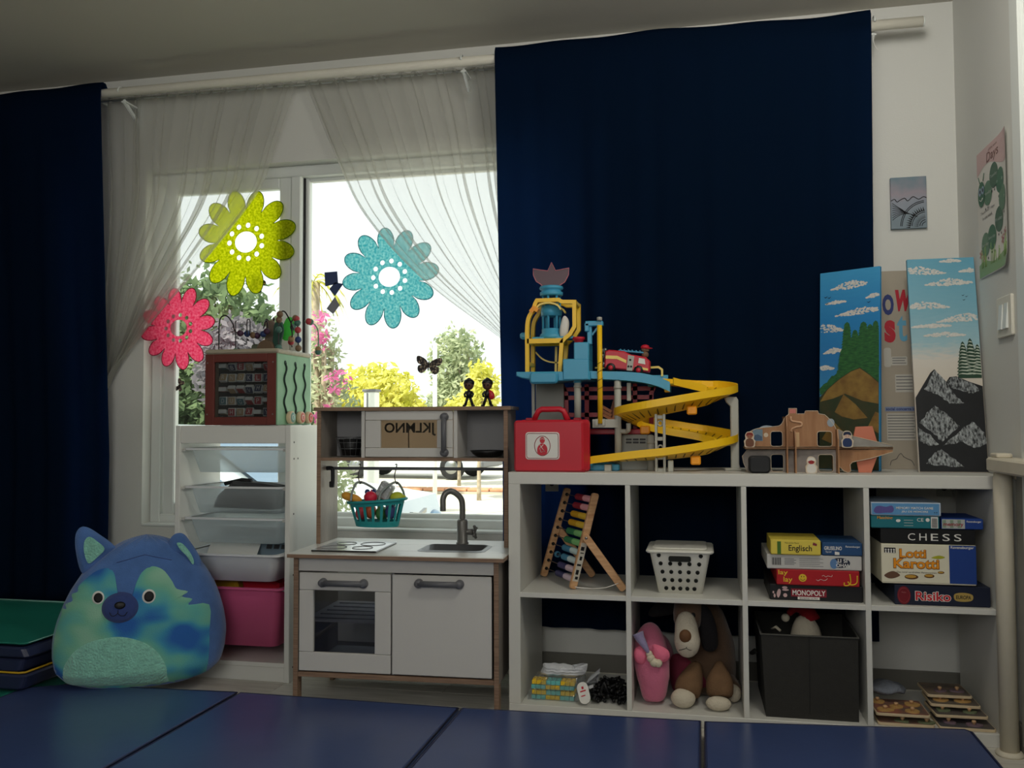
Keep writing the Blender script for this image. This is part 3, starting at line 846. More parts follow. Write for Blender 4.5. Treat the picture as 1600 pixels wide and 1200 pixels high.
for ex, ey, rx in ((362, 519, 42), (689, 526, 46)):
    o = on_body([(ex + rx * 1.05 * math.cos(a), ey + rx * 1.12 * math.sin(a)) for a in [2 * PI * i / 14 for i in range(14)]], (ex, ey), .007, EW, 'eye', 4, k=2, puff=.001)
    on_body([(ex + 2 + rx * .86 * math.cos(a), ey + rx * .93 * math.sin(a)) for a in [2 * PI * i / 14 for i in range(14)]], (ex + 2, ey), .0095, INK, 'pupil', 4, parent=o, k=2, puff=.001)
mz = on_body([(506 + 122 * math.cos(a), 590 + 103 * math.sin(a)) for a in [2 * PI * i / 20 for i in range(20)]], (506, 590), .004, PBD, 'muzzle', 7, k=2, puff=.022)
on_body([(508 + 42 * math.cos(a), 567 + 28 * math.sin(a)) for a in [2 * PI * i / 16 for i in range(16)]], (508, 567), .027, BLACK, 'nose', 5, parent=mz, k=2, puff=.006)
mb = MB()
def mp3(x, y):
    u, v = plush_px(x, y); return (u, py(u, v) - .026, v)
mb.tube([mp3(*p) for p in smooth_path([(444, 610), (455, 632), (475, 634), (495, 618), (498, 598), (498, 618), (515, 633), (540, 634), (556, 612)], 4)], .0013, 5); obj('mouth', mb, INK, mz)
def ear(pts, inner, c, ci, y, nm):
    b = smooth_loop([plush_px(*p) for p in pts], 5); mb = MB(); mb.pillow(b, plush_px(*c), y, .028, 6); e = obj(nm, mb, PB, t)
    b = smooth_loop([plush_px(*p) for p in inner], 5); mb = MB(); cc = plush_px(*ci)
    mb.patch(b, cc, lambda u, v, q: (u, y - .030 - .002 * (1 - q), v), 4)
    obj('inner_ear', mb, PMINT, e)
ear([(240, 375), (195, 230), (190, 110), (225, 55), (280, 65), (350, 115), (430, 180), (440, 225), (330, 320)], [(285, 300), (255, 225), (255, 150), (285, 118), (330, 145), (385, 205), (340, 260)], (300, 200), (310, 200), -.035, 'ear')
ear([(800, 240), (812, 165), (850, 125), (905, 128), (955, 190), (1010, 280), (1028, 340), (1005, 392), (940, 330), (860, 270)], [(862, 185), (900, 190), (950, 250), (978, 310), (972, 340), (930, 280), (885, 230)], (915, 240), (925, 262), -.045, 'ear')
# dark ridge of the forehead above the ears
mb = MB(); mb.tube([(pofs(.5) + x, py(x + pofs(.5), .47 + .25 * (.1 - abs(x)) ) - .001, .47 + .25 * (.1 - abs(x))) for x in [-.1 + .02 * i for i in range(11)]], .0012, 5); obj('forehead_seam', mb, PBD, t)

# ================================================================ tray rack
TX0, TX1, TY0, TY1, TZ = -1.308, -.845, .178, .462, .922
t = thing('tray_rack', 'tall white storage rack with grooves for plastic trays, left of the play kitchen', 'storage rack', ((TX0 + TX1) / 2, .3, 0))
for x0, x1 in ((TX0, TX0 + .02), (TX1 - .02, TX1)):
    s = obj('side_panel', MB().box(x0, x1, TY0, TY1, 0, TZ, .002), WHITE, t)
mb = MB(); mb.box(TX0 + .02, TX1 - .02, TY0 + .002, TY0 + .018, TZ - .066, TZ - .001, .002); obj('top_rail', mb, WHITE, t)
obj('top_panel', MB().box(TX0 + .02, TX1 - .02, TY0 + .018, TY1, TZ - .018, TZ - .001, .001), WHITE, t)
obj('bottom_shelf', MB().box(TX0 + .02, TX1 - .02, TY0 + .004, TY1, .052, .068, .001), WHITE, t)
obj('plinth', MB().box(TX0 + .02, TX1 - .02, TY0 + .01, TY0 + .026, 0, .052, .001), WHITE, t)
RUN = mat('groove_plastic', (200, 200, 194), 0.4)
for z in (.838, .697, .582, .458, .335):
    for x0, x1 in ((TX0 + .02, TX0 + .034), (TX1 - .034, TX1 - .02)):
        obj('runner', MB().box(x0, x1, TY0 + .01, TY1 - .01, z - .012, z - .002, .001), RUN, t)
mb = MB()
for z in (.86, .80, .60, .38, .05): mb.cyl((TX1 - .0004, TY0 + .03, z), (TX1 + .0008, TY0 + .03, z), .0035, n=8)
mb.cyl((TX1 - .0004, .24, .8), (TX1 + .0008, .24, .8), .0035, n=8)
obj('screw_hole', mb, BLACK, t)
MILKY = clear('milky_tray_plastic', (236, 242, 246), 0.05, 0.25, 0.55, (232, 236, 236))
SOLIDW = mat('white_tray_plastic', (226, 228, 230), 0.4, spec=0.5)
PINK = mat('pink_tray_plastic', (214, 96, 140), 0.4)
def tray(label, zr, dep, m, y0, y1, group='plastic trays in the rack'):
    t = thing('storage_tray', label, 'storage tray', ((TX0 + TX1) / 2, .3, zr - dep), group=group)
    xa, xb = TX0 + .036, TX1 - .036
    mb = MB()
    def ring(x0, x1, ya, yb, r): return rrect(x0, x1, ya, yb, r, 4)
    tp = ring(xa + .006, xb - .006, y0 + .012, y1 - .008, .025); bt = ring(xa + .026, xb - .026, y0 + .034, y1 - .03, .03)
    n = len(tp); vs = [(x, y, zr - .004) for x, y in tp] + [(x, y, zr - dep) for x, y in bt]
    mb.add(vs, [(i, (i + 1) % n, n + (i + 1) % n, n + i) for i in range(n)] + [tuple(range(n, 2 * n))], True)
    obj('tub', mb, m, t)
    rim = MB(); o_ = ring(xa - .012, xb + .012, y0, y1, .02); i_ = tp
    rim.add([(x, y, zr) for x, y in o_] + [(x, y, zr) for x, y in i_] + [(x, y, zr - .007) for x, y in o_],
            [(i, (i + 1) % n, n + (i + 1) % n, n + i) for i in range(n)] + [(i, (i + 1) % n, 2 * n + (i + 1) % n, 2 * n + i) for i in range(n)])
    obj('rim', rim, m if m is not MILKY else SOLIDW, t)
    return t
tray('milky empty tray, topmost in the rack', .838, .09, MILKY, .19, .45)
tray('milky tray with a dark shape inside, second from the top', .697, .10, MILKY, .19, .45)
tray('milky pale tray, third from the top', .582, .095, MILKY, .19, .45)
tray('white pulled-out tray holding booklets, fourth from the top', .458, .10, SOLIDW, .14, .42)
tray('deep pink tray at the bottom of the rack', .335, .215, PINK, .165, .44)
# contents
DARK = mat('dark_grey_toy', (54, 54, 56), 0.6)
t = thing('toy_iron', 'dark flat-topped toy lying in the second milky tray', 'toy', (-1.08, .30, .602))
mb = MB(); mb.prism([(-1.20, .613), (-1.18, .66), (-1.13, .70), (-1.12, .712), (-1.0, .705), (-.93, .695), (-.925, .62), (-.95, .608)], .25, .34, 'xz', .012); obj('body', mb, DARK, t)
mb = MB(); mb.tube([(-1.17, .295, .700), (-1.10, .295, .715), (-1.06, .295, .712)], .008, 8); obj('handle', mb, BLACK, t)
BOOKG = mat('booklet_blue_grey', (120, 138, 150), 0.6)
t = thing('booklet', 'blue-grey printed booklet sticking out of the white tray', 'booklet', (-1.0, .25, .36), local=True, rot=(0, 0, 0))
mb = MB(); mb.add([(-.09, .06, .02), (.10, .05, .02), (.13, .05, .125), (-.06, .06, .128)], [(0, 1, 2, 3)]); mb.add([(-.09, .066, .02), (.10, .056, .02), (.13, .056, .125), (-.06, .066, .128)], [(0, 1, 2, 3)]); mb.add([(-.09, .06, .02), (-.09, .066, .02), (-.06, .066, .128), (-.06, .06, .128)], [(0, 1, 2, 3)]); mb.add([(-.06, .06, .128), (-.06, .066, .128), (.13, .056, .125), (.13, .05, .125)], [(0, 1, 2, 3)])
obj('cover', mb, BOOKG, t)
for i in range(4):
    x = .0 + i * .03
    mb = MB(); mb.add([(x, .049 + .0, .098), (x + .022, .0485, .098), (x + .026, .0485, .114), (x + .004, .049, .114)], [(0, 1, 2, 3)]); obj('printed_square', mb, DARK, t)
t = thing('paper_sheet', 'loose white paper curling out of the fourth tray', 'paper', (-1.12, .27, .36))
mb = MB(); mb.grid(10, 6, lambda u, v: (-1.24 + .22 * u, .26 + .06 * v + .01 * math.sin(5 * u), .40 + .075 * v + .02 * u)); o = obj('sheet', mb, PRINTW, t)
for nm, lb, cc, pl, y in (('toy_block', 'yellow toy block in the pink tray', YELV, [(-1.22, .20), (-1.20, .345), (-1.10, .352), (-1.08, .20)], .26), ('toy_block', 'red toy block in the pink tray beside the yellow one', REDP, [(-1.07, .20), (-1.08, .345), (-.97, .350), (-.93, .335), (-.93, .20)], .26)):
    mb = MB(); mb.prism(pl, y, y + .08, 'xz', .01); solo(nm, mb, cc, lb, 'toy block', (sum(p[0] for p in pl) / len(pl), y + .04, .20), 'toy blocks in the pink tray')

# ================================================================ wooden activity cube
CX0, CX1, CY0, CY1, CZ0, CZ1 = -1.187, -.896, .175, .455, .923, 1.203
t = thing('activity_cube', 'wooden activity cube with letter tiles and bead maze, on top of the tray rack', 'activity cube', ((CX0 + CX1) / 2, .31, CZ0))
CRED = mat('dark_red_stained_ply', (108, 50, 43), 0.55, var=0.08, scale=12); CGRN = mat('sage_green_ply', (128, 170, 136), 0.55, var=0.12, scale=14)
CTOP = mat('grey_ply_top', (170, 160, 140), 0.5, var=0.1, scale=10, stretch=(1, 8, 8)); NAT = mat('pale_birch', (214, 190, 158), 0.55)
mb = MB(); frame_rect(mb, CX0, CX1 - .006, CZ0, CZ1 - .018, .036, CY0, CY0 + .012, .002, .03, .03); obj('front_panel', mb, CRED, t)
obj('left_panel', MB().box(CX0, CX0 + .01, CY0 + .012, CY1, CZ0, CZ1 - .018, .001), NAT, t)
gp = obj('right_panel', MB().box(CX1 - .006, CX1, CY0, CY1, CZ0, CZ1 - .018, .002), CGRN, t)
obj('back_panel', MB().box(CX0 + .01, CX1 - .006, CY1 - .01, CY1, CZ0, CZ1 - .018, .001), CRED, t)
obj('top_board', MB().box(CX0 - .002, CX1 + .003, CY0 - .003, CY1 + .002, CZ1 - .018, CZ1, .006), CTOP, t)
obj('inner_board', MB().box(CX0 + .012, CX1 - .008, CY0 + .075, CY0 + .08, CZ0 + .002, CZ1 - .02), mat('dark_inner_board', (40, 42, 52), 0.8), t)
for x in (CX0 + .01, CX1 - .018):
    for z in (CZ0 + .04, CZ1 - .05):
        mb = MB(); mb.cyl((x, CY0 - .001, z), (x, CY0 + .002, z), .003, n=8); obj('screw', mb, STEEL, t)
obj('clear_cover', MB().box(CX0 + .034, CX1 - .04, CY0 + .008, CY0 + .0095, CZ0 + .028, CZ1 - .046), clear('tile_window', (225, 228, 230), 0.06, 0.05), t)
tcols = [mat('tile_red', (170, 40, 54), 0.5), mat('tile_navy', (34, 44, 84), 0.5), mat('tile_teal', (70, 120, 130), 0.5), mat('tile_tan', (190, 160, 120), 0.5)]
rnd = random.Random(9); letters = iter('BESTRNOKLAVMCDUGPHWXYZFIJQ' * 3)
for r in range(5):
    zz = CZ0 + .218 - r * .0425
    mb = MB(); mb.cyl((CX0 + .034, CY0 + .04, zz), (CX1 - .04, CY0 + .04, zz), .0025, n=6); obj('tile_rod', mb, STEEL, t)
    for c in range(6):
        xx = CX0 + .055 + c * .0355; a = rnd.choice([0, 0, .5, 1.35, 1.5, -.4, .9])
        M = Matrix.Translation((xx, CY0 + .04, zz)) @ Matrix.Rotation(a, 4, 'X')
        mb = MB(M); mb.box(-.0155, .0155, -.008, .008, -.0155, .0155, .002); o = obj('letter_tile', mb, PRINTW, t)
        mb = MB(M); mb.box(-.0128, .0128, -.0086, .0086, -.0128, .0128); obj('tile_print', mb, rnd.choice(tcols), o)
        if a < .6: text(next(letters), -.006, .006, -.008, .008, lambda u, v, w, M=M: tuple(M @ Vector((u, -.0088 - w, v))), PRINTW, o, 'tile_letter')
for i, y in enumerate((.235, .315, .395)):
    pts = [(CX1 + .0008, y + .009 * math.sin(q * .55 + i) * (1 if q > 1 else .4), CZ1 - .05 - q * .0072) for q in range(0, 27)]
    mb = MB(); mb.tube(pts, .0048, 6); mb.ball(pts[0], (.002, .009, .009), 10, 6); obj('wavy_groove', mb, mat('dark_green_groove', (22, 44, 38), 0.7), gp)
for i, (y, cc) in enumerate(((.262, (120, 160, 150)), (.345, (200, 110, 100)), (.415, (200, 80, 70)))):
    mb = MB(); mb.lathe([(.004, 0), (.0215, 0), (.0235, .003), (.0235, .015), (.0215, .018), (.004, .018)], (CX1 + .002, y, CZ0 + .028), 22, 'x'); o = obj('turning_disc', mb, NAT, t)
    mb = MB(); mb.lathe([(.002, 0), (.019, 0), (.019, .0006), (.002, .0006)], (CX1 + .0202, y, CZ0 + .028), 20, 'x'); d = obj('disc_picture', mb, mat('disc_paint_%d' % i, cc, 0.6), o)
    mb = MB(); mb.tube([(CX1 + .0212, y + .009 * math.cos(a), CZ0 + .028 + .009 * math.sin(a)) for a in [.6 * k for k in range(9)]], .0012, 5); obj('disc_doodle', mb, PRINTW, d)
# bead maze on the top
WIREM = mat('dark_wire', (52, 50, 50), 0.4, metal=.6); WIREG = mat('green_wire', (110, 150, 120), 0.4)
def wire(pts, m, beads=(), r=.0026):
    p = smooth_path(pts, 7); mb = MB(); mb.tube(p, r, 7); w = obj('maze_wire', mb, m, t)
    for f, cc in beads:
        q = p[min(len(p) - 1, int(f * (len(p) - 1)))]
        mb = MB(); mb.ball(q, .0125, 14, 9); obj('bead', mb, mat('bead_%d_%d_%d' % cc, cc, 0.45), w)
Zt = CZ1
pur, brn, grn, navy_, red_, tan_ = (70, 40, 66), (120, 94, 70), (70, 110, 98), (40, 60, 110), (170, 60, 66), (160, 130, 90)
wire([(-1.158, .22, Zt - .005), (-1.158, .22, Zt + .09), (-1.150, .22, Zt + .125), (-1.125, .22, Zt + .128), (-1.105, .225, Zt + .10), (-1.10, .24, Zt + .07), (-1.07, .27, Zt + .066), (-1.04, .29, Zt + .06), (-1.0, .29, Zt + .075), (-1.012, .31, Zt + .12), (-1.03, .32, Zt + .09)], WIREM,
     [(.55, pur), (.60, navy_), (.66, brn), (.71, pur), (.76, navy_), (.80, pur)])
wire([(-1.09, .22, Zt - .005), (-1.09, .22, Zt + .11)], WIREM, [(.1, grn)], .002)
wire([(-1.06, .25, Zt + .06), (-1.06, .25, Zt + .11), (-1.055, .25, Zt + .118), (-1.048, .25, Zt + .11), (-1.048, .25, Zt + .06)], WIREM, (), .002)
wire([(-.915, .22, Zt - .005), (-.915, .22, Zt + .10), (-.908, .22, Zt + .135), (-.895, .23, Zt + .138), (-.885, .26, Zt + .10), (-.895, .30, Zt + .085), (-.91, .31, Zt + .11)], WIREM, [(.04, grn), (.12, grn), (.20, brn), (.30, brn), (.9, grn)])
wire([(-.93, .36, Zt + .02), (-.92, .33, Zt + .04), (-.90, .30, Zt + .06), (-.89, .27, Zt + .10), (-.872, .26, Zt + .118), (-.86, .26, Zt + .10), (-.855, .26, Zt - .005)], WIREM, [(.15, red_), (.25, tan_), (.72, brn), (.78, red_), (.84, grn), (.89, red_), (.94, navy_), (.99, brn)])
wire([(-.86, .32, Zt + .115), (-.845, .34, Zt + .112), (-.84, .38, Zt + .10), (-.84, .40, Zt + .07), (-.84, .40, Zt - .005)], WIREG, [(.93, tan_), (.985, grn), (.2, red_), (.28, grn)])
def cutout(poly, y0, y1, m, nm): mb = MB(); mb.prism(smooth_loop(poly, 4), y0, y1, 'xz', .002); return obj(nm, mb, m, t)
cutout([(-1.025, Zt), (-1.03, Zt + .06), (-1.02, Zt + .115), (-1.0, Zt + .12), (-.985, Zt + .10), (-.99, Zt + .05), (-.985, Zt)], .33, .345, mat('taupe_cutout', (120, 104, 92), 0.6), 'trunk_shape')
cutout([(-.985, Zt), (-.985, Zt + .06), (-.98, Zt + .105), (-.955, Zt + .115), (-.945, Zt + .08), (-.955, Zt + .03), (-.95, Zt)], .31, .325, mat('dark_green_cutout', (34, 74, 62), 0.6), 'tree_shape')
cutout([(-.965, Zt + .05), (-.965, Zt + .10), (-.945, Zt + .135), (-.92, Zt + .125), (-.915, Zt + .09), (-.935, Zt + .05)], .35, .362, translucent('lime_cutout', (110, 206, 110), 0, .5), 'leaf_shape')
cutout([(-1.10, Zt), (-1.10, Zt + .03), (-1.08, Zt + .035), (-1.065, Zt + .03), (-1.065, Zt)], .36, .375, mat('grey_green_cutout', (92, 100, 84), 0.6), 'bush_shape')
cutout([(-1.045, Zt), (-1.04, Zt + .03), (-1.015, Zt + .045), (-.985, Zt + .035), (-.98, Zt)], .30, .315, mat('brown_cutout', (110, 90, 70), 0.6), 'hill_shape')
cutout([(-1.055, Zt + .115), (-1.045, Zt + .135), (-1.03, Zt + .125), (-1.01, Zt + .14), (-1.015, Zt + .115), (-1.035, Zt + .105)], .37, .378, BFLY, 'butterfly_shape')
mb = MB(); mb.cyl((-1.03, .374, Zt), (-1.03, .374, Zt + .115), .002, n=6); obj('butterfly_stem', mb, WIREM, t)

# ================================================================ play kitchen (own frame: x along the front, y to the back)
KW = mat('kitchen_white_foil', (204, 202, 198), 0.5, bump=0.02, bscale=120); KIN = mat('kitchen_inner_grey', (150, 150, 152), 0.6)
KSIDE = wood('kitchen_birch_side', (132, 124, 116), (154, 146, 138), (3, 3, 1), 0.5, 5)
KEDGE = wood('kitchen_ply_edge', (120, 94, 76), (154, 126, 104), (2, 20, 60), 0.55, 5)
KTOP = mat('kitchen_worktop', (206, 204, 198), 0.3, spec=0.5, var=0.03, scale=20)
KHAN = mat('kitchen_handle_grey', (98, 99, 104), 0.4); DGL = clear('smoky_pane', (206, 207, 212), 0.08, 0.03)
KR = (-.715, -.105, 0)
t = thing('play_kitchen', 'white wooden play kitchen with oven, sink and upper cupboards', 'play kitchen', KR, (0, 0, math.radians(2.4)), local=True)
for x0, x1 in ((.012, .027), (.680, .695)):
    obj('side_panel', MB().box(x0, x1, .030, .392, .105, .492, .001), KSIDE, t)
    for y0, y1 in ((.028, .062), (.350, .392)):
        obj('leg', MB().box(x0, x1, y0, y1, 0, .1055, .001), KEDGE, t)
    obj('edge_strip', MB().box(x0 - .0003, x1 + .0003, .026, .030, 0, .492, .0008), KEDGE, t)
mb = MB()
mb.box(0, .715, 0, .11, .493, .506, .002); mb.box(0, .715, .265, .40, .493, .506, .002); mb.box(0, .412, .11, .265, .493, .506); mb.box(.622, .715, .11, .265, .493, .506)
obj('worktop', mb, KTOP, t)
mb = MB(); mb.box(0, .715, -.0008, .0012, .4925, .5035); mb.box(.7142, .7158, 0, .40, .4925, .5035); obj('worktop_edge', mb, KEDGE, t)
obj('fascia', MB().box(.027, .680, .034, .046, .446, .492, .001), KW, t)
obj('bottom_rail', MB().box(.027, .680, .030, .045, .104, .119, .001), KEDGE, t)
obj('bottom_board', MB().box(.027, .680, .045, .39, .107, .117), KIN, t)
obj('back_board', MB().box(.345, .680, .385, .391, .107, .492), KIN, t)
obj('centre_panel', MB().box(.338, .348, .05, .385, .117, .492), KIN, t)
def handle(par, x0, x1, z, y, vert=False):
    mb = MB(); r = .0125
    for c in (x0 + r, x1 - r):
        p = (c, y, z) if not vert else (z, y, c)
        mb.lathe([(.004, 0), (r * 1.15, 0), (r * 1.15, -.006), (r, -.020), (r * .6, -.024), (.002, -.024)], p, 18, 'y')
    if not vert: mb.tube([(x0 + r, y - .016, z), (x1 - r, y - .016, z)], .0095, 12)
    else: mb.tube([(z, y - .016, x0 + r), (z, y - .016, x1 - r)], .0095, 12)
    return obj('handle', mb, KHAN, par)
# oven door: frame of four rails round the pane
od = obj('oven_door', MB().box(.030, .341, .030, .043, .385, .441, .002), KW, t)
obj('door_rail', MB().box(.030, .341, .030, .043, .124, .184, .0015), KW, od)
for x0, x1 in ((.030, .079), (.288, .341)): obj('door_stile', MB().box(x0, x1, .030, .043, .185, .384, .0015), KW, od)
obj('oven_pane', MB().box(.077, .290, .040, .0415, .18, .39), DGL, od)
handle(od, .102, .264, .411, .030)
obj('oven_shelf', MB().box(.030, .337, .06, .38, .276, .281), KW, t)
mb = MB()
for i in range(5): mb.tube([(.06, .08 + i * .06, .285), (.32, .08 + i * .06, .285)], .002, 5)
obj('oven_rack', mb, STEEL, t)
cd = obj('cupboard_door', MB().box(.346, .672, .030, .043, .124, .441, .002), KW, t)
handle(cd, .424, .582, .417, .030)
# hob
hb = obj('hob', MB().box(.060, .285, .052, .280, .506, .511, .002), mat('hob_gloss_black', (26, 26, 30), 0.08, spec=0.8), t)
mb = MB(); mb.box(.062, .283, .054, .278, .511, .5118); obj('hob_glass', mb, mat('hob_glass_print', (176, 180, 184), 0.1, spec=0.9), hb)
for cx, cy, r in ((.115, .12, .042), (.215, .12, .034), (.125, .215, .034), (.220, .215, .042)):
    mb = MB(); mb.tube([(cx + r * math.cos(a), cy + r * math.sin(a), .512) for a in [2 * PI * i / 24 for i in range(24)]], .0014, 4, closed=True); obj('hob_ring', mb, GREYPL, hb)
# sink
SINKM = mat('sink_grey', (88, 90, 92), 0.35, spec=0.6)
mb = MB(); ro = rrect(.402, .632, .102, .275, .028, 5); ri = rrect(.414, .620, .113, .263, .024, 5); rb = rrect(.430, .604, .130, .246, .03, 5); n = len(ro)
mb.add([(x, y, .5065) for x, y in ro] + [(x, y, .510) for x, y in ri] + [(x, y, .45) for x, y in rb], [(i, (i + 1) % n, n + (i + 1) % n, n + i) for i in range(n)] + [(n + i, n + (i + 1) % n, 2 * n + (i + 1) % n, 2 * n + i) for i in range(n)] + [tuple(range(2 * n, 3 * n))], True)
sk = obj('sink', mb, SINKM, t)
mb = MB(); mb.lathe([(.002, 0), (.018, 0), (.018, .002), (.002, .002)], (.517, .188, .4505), 16); obj('drain', mb, STEEL, sk)
FAU = mat('faucet_grey', (112, 111, 108), 0.35, metal=.35)
fa = obj('faucet_body', MB().lathe([(.004, 0), (.022, 0), (.022, .004), (.019, .006), (.019, .078), (.016, .084), (.009, .088), (.004, .088)], (.515, .305, .5065), 22), FAU, t)
mb = MB(); mb.tube(smooth_path([(.515, .305, .585), (.515, .305, .640), (.510, .303, .664), (.494, .297, .682), (.476, .290, .690), (.460, .284, .683), (.452, .280, .664), (.452, .278, .640), (.452, .278, .622)], 5), .0105, 14); obj('spout', mb, FAU, fa)
mb = MB(); mb.cyl((.515, .305, .548), (.552, .305, .548), .011, n=14); mb.cyl((.552, .305, .548), (.560, .305, .548), .007, n=12)
for a in range(4):
    q = a * PI / 2 + .5; mb.tube([(.560, .305, .548), (.560, .305 + .022 * math.cos(q), .548 + .022 * math.sin(q))], .0042, 8); mb.ball((.560, .305 + .023 * math.cos(q), .548 + .023 * math.sin(q)), .0055, 10, 6)
obj('valve_handle', mb, FAU, fa)
# upper unit
for x0, x1 in ((.006, .020), (.676, .690)):
    obj('upright_panel', MB().box(x0, x1, .236, .40, .506, .972, .001), KSIDE, t)
    obj('edge_strip', MB().box(x0 - .0003, x1 + .0003, .232, .236, .506, .972, .0008), KEDGE, t)
tb = obj('upper_top_board', MB().box(-.004, .702, .226, .40, .972, .985, .002), KSIDE, t)
obj('edge_strip', MB().box(-.0042, .7022, .224, .226, .9725, .9845), KEDGE, tb)
bb = obj('upper_shelf', MB().box(.020, .676, .236, .40, .797, .808, .001), KSIDE, t)
obj('edge_strip', MB().box(.020, .676, .234, .236, .797, .808), KEDGE, bb)
for x0 in (.168, .500): obj('upper_divider', MB().box(x0, x0 + .013, .236, .395, .808, .972, .001), KW, t)
for x0, x1 in ((.020, .168), (.513, .676)): obj('upper_back', MB().box(x0, x1, .392, .398, .808, .972), KIN, t)
md_ = obj('microwave_door', MB().box(.184, .498, .232, .244, .939, .970, .0015), KW, t)
obj('door_rail', MB().box(.184, .498, .232, .244, .811, .842, .0015), KW, md_)
for x0, x1 in ((.184, .239), (.442, .498)): obj('door_stile', MB().box(x0, x1, .232, .244, .843, .938, .0015), KW, md_)
obj('microwave_pane', MB().box(.236, .445, .2415, .243, .840, .941), clear('microwave_glass', (240, 236, 230), 0.05, 0.03), md_)
handle(md_, .814, .962, .470, .232, True)
BROWNP = translucent('brown_paper', (190, 176, 162), 0, .85)
pp = obj('alphabet_sheet', MB().box(.182, .500, .380, .3815, .809, .97), BROWNP, t)
text('JKLMNO', .206, .400, .882, .930, lambda u, v, w: (u, .3795 - w, v), mat('faded_black_print', (36, 34, 36), 0.7), pp, 'alphabet_lettering', mirror=True, bold=.025)
mb = MB(); mb.box(.296, .300, .378, .380, .81, .91); obj('sheet_fold', mb, mat('fold_line', (90, 70, 56), 0.8), pp)
mb = MB(); mb.tube([(.030, .285, .768), (.676, .285, .768)], .0055, 10)
rl = obj('utensil_rail', mb, KHAN, t)
for x in (.074,):
    pass
mb = MB(); mb.tube(smooth_path([(.022, .285, .768), (.040, .285, .768), (.046, .283, .76), (.046, .283, .715), (.040, .285, .708)], 4), .0075, 8); mb.box(.034, .052, .276, .292, .700, .722, .003); obj('rail_bracket', mb, BLACK, t)
KM = Matrix.Translation(KR) @ Matrix.Rotation(math.radians(2.4), 4, 'Z')
def kw(x, y, z): return tuple(KM @ Vector((x, y, z)))

# wire basket in the left upper cubby
b0 = kw(.105, .315, .808)
t = thing('wire_basket', 'small dark wire basket in the upper left cubby of the play kitchen', 'basket', b0)
WIRE = mat('steel_wire', (120, 122, 124), 0.4, metal=.7)
mb = MB()
for z, rx, ry in ((.004, .040, .035), (.030, .047, .042), (.052, .052, .046), (.070, .058, .050)):
    mb.tube([(b0[0] + rx * math.cos(a), b0[1] + ry * math.sin(a), b0[2] + z) for a in [2 * PI * i / 24 for i in range(24)]], .0016, 5, closed=True)
obj('hoops', mb, WIRE, t)
for i in range(14):
    a = 2 * PI * i / 14
    mb = MB(); mb.tube([(b0[0] + .012 * math.cos(a), b0[1] + .012 * math.sin(a), b0[2] + .003), (b0[0] + .040 * math.cos(a), b0[1] + .035 * math.sin(a), b0[2] + .004), (b0[0] + .058 * math.cos(a), b0[1] + .05 * math.sin(a), b0[2] + .070)], .0012, 4); obj('upright_wire', mb, WIRE, t)
mb = MB(); mb.lathe([(.002, 0), (.036, 0), (.050, .058), (.047, .058), (.034, .003), (.002, .003)], (b0[0], b0[1], b0[2] + .005), 20); obj('dark_liner', mb, BLACK, t)
# black bowl in the right upper cubby
b0 = kw(.603, .315, .808)
mb = MB(); mb.lathe([(.002, 0), (.034, 0), (.052, .012), (.062, .024), (.059, .024), (.048, .014), (.032, .004), (.002, .004)], b0, 26); solo('toy_pan', mb, BLACK, 'flat black toy pan in the upper right cubby of the play kitchen', 'toy pan', b0)
# figurines on the kitchen
def figurine(c, label, cap, face, facing):
    t = thing('toy_figurine', label, 'toy figurine', c, group='figurines on top of the play kitchen')
    x, y, z = c
    mb = MB()
    for sg in (-1, 1):
        mb.tube([(x + sg * .014, y, z + .004), (x + sg * .008, y, z + .022), (x + sg * .004, y, z + .036)], [.0055, .0048, .006], 8); mb.ball((x + sg * .016, y - .003, z + .004), (.007, .009, .004), 10, 6)
    mb.tube([(x, y, z + .034), (x, y, z + .046), (x, y, z + .058)], [.009, .0115, .006], 10)
    for sg in (-1, 1): mb.tube([(x + sg * .008, y, z + .054), (x + sg * .016, y, z + .044), (x + sg * .012, y - .004, z + .034)], .004, 7)
    obj('body', mb, BLACK, t)
    mb = MB(); mb.ball((x, y, z + .077), (.018, .017, .019), 18, 12); h = obj('head', mb, face, t)
    mb = MB(); mb.ball((x, y + .002, z + .083), (.0195, .0185, .0165), 18, 12); mb.ball((x, y + .002, z + .096), (.008, .008, .006), 10, 6); obj('hair', mb, cap, h)
    for sg in (-1, 1):
        mb = MB(); mb.ball((x + sg * .006, y - .0165, z + .075), (.0028, .0014, .0036), 8, 6); obj('eye', mb, INK, h)
    return t
SKIN = mat('figurine_skin', (90, 62, 50), 0.5)
f1 = kw(.540, .30, .985); f2 = kw(.606, .30, .985)
figurine(f1, 'little dark figurine standing alone on the kitchen top', BLACK, SKIN, 0)
t2 = figurine(f2, 'little dark figurine with a red cape on the kitchen top, by the navy curtain', BLACK, SKIN, 0)
mb = MB(); mb.pillow(smooth_loop([(f2[0] + .004, f2[2] + .058), (f2[0] + .022, f2[2] + .05), (f2[0] + .026, f2[2] + .03), (f2[0] + .008, f2[2] + .026)], 4), (f2[0] + .015, f2[2] + .042), f2[1], .008, 4); obj('red_cape', mb, REDP, t2)
mb = MB(); mb.lathe([(.002, 0), (.022, 0), (.022, .002), (.002, .002)], (f2[0], f2[1], f2[2]), 18); obj('clear_stand', mb, clear('clear_stand_plastic', (230, 236, 238), 0.1), t2)

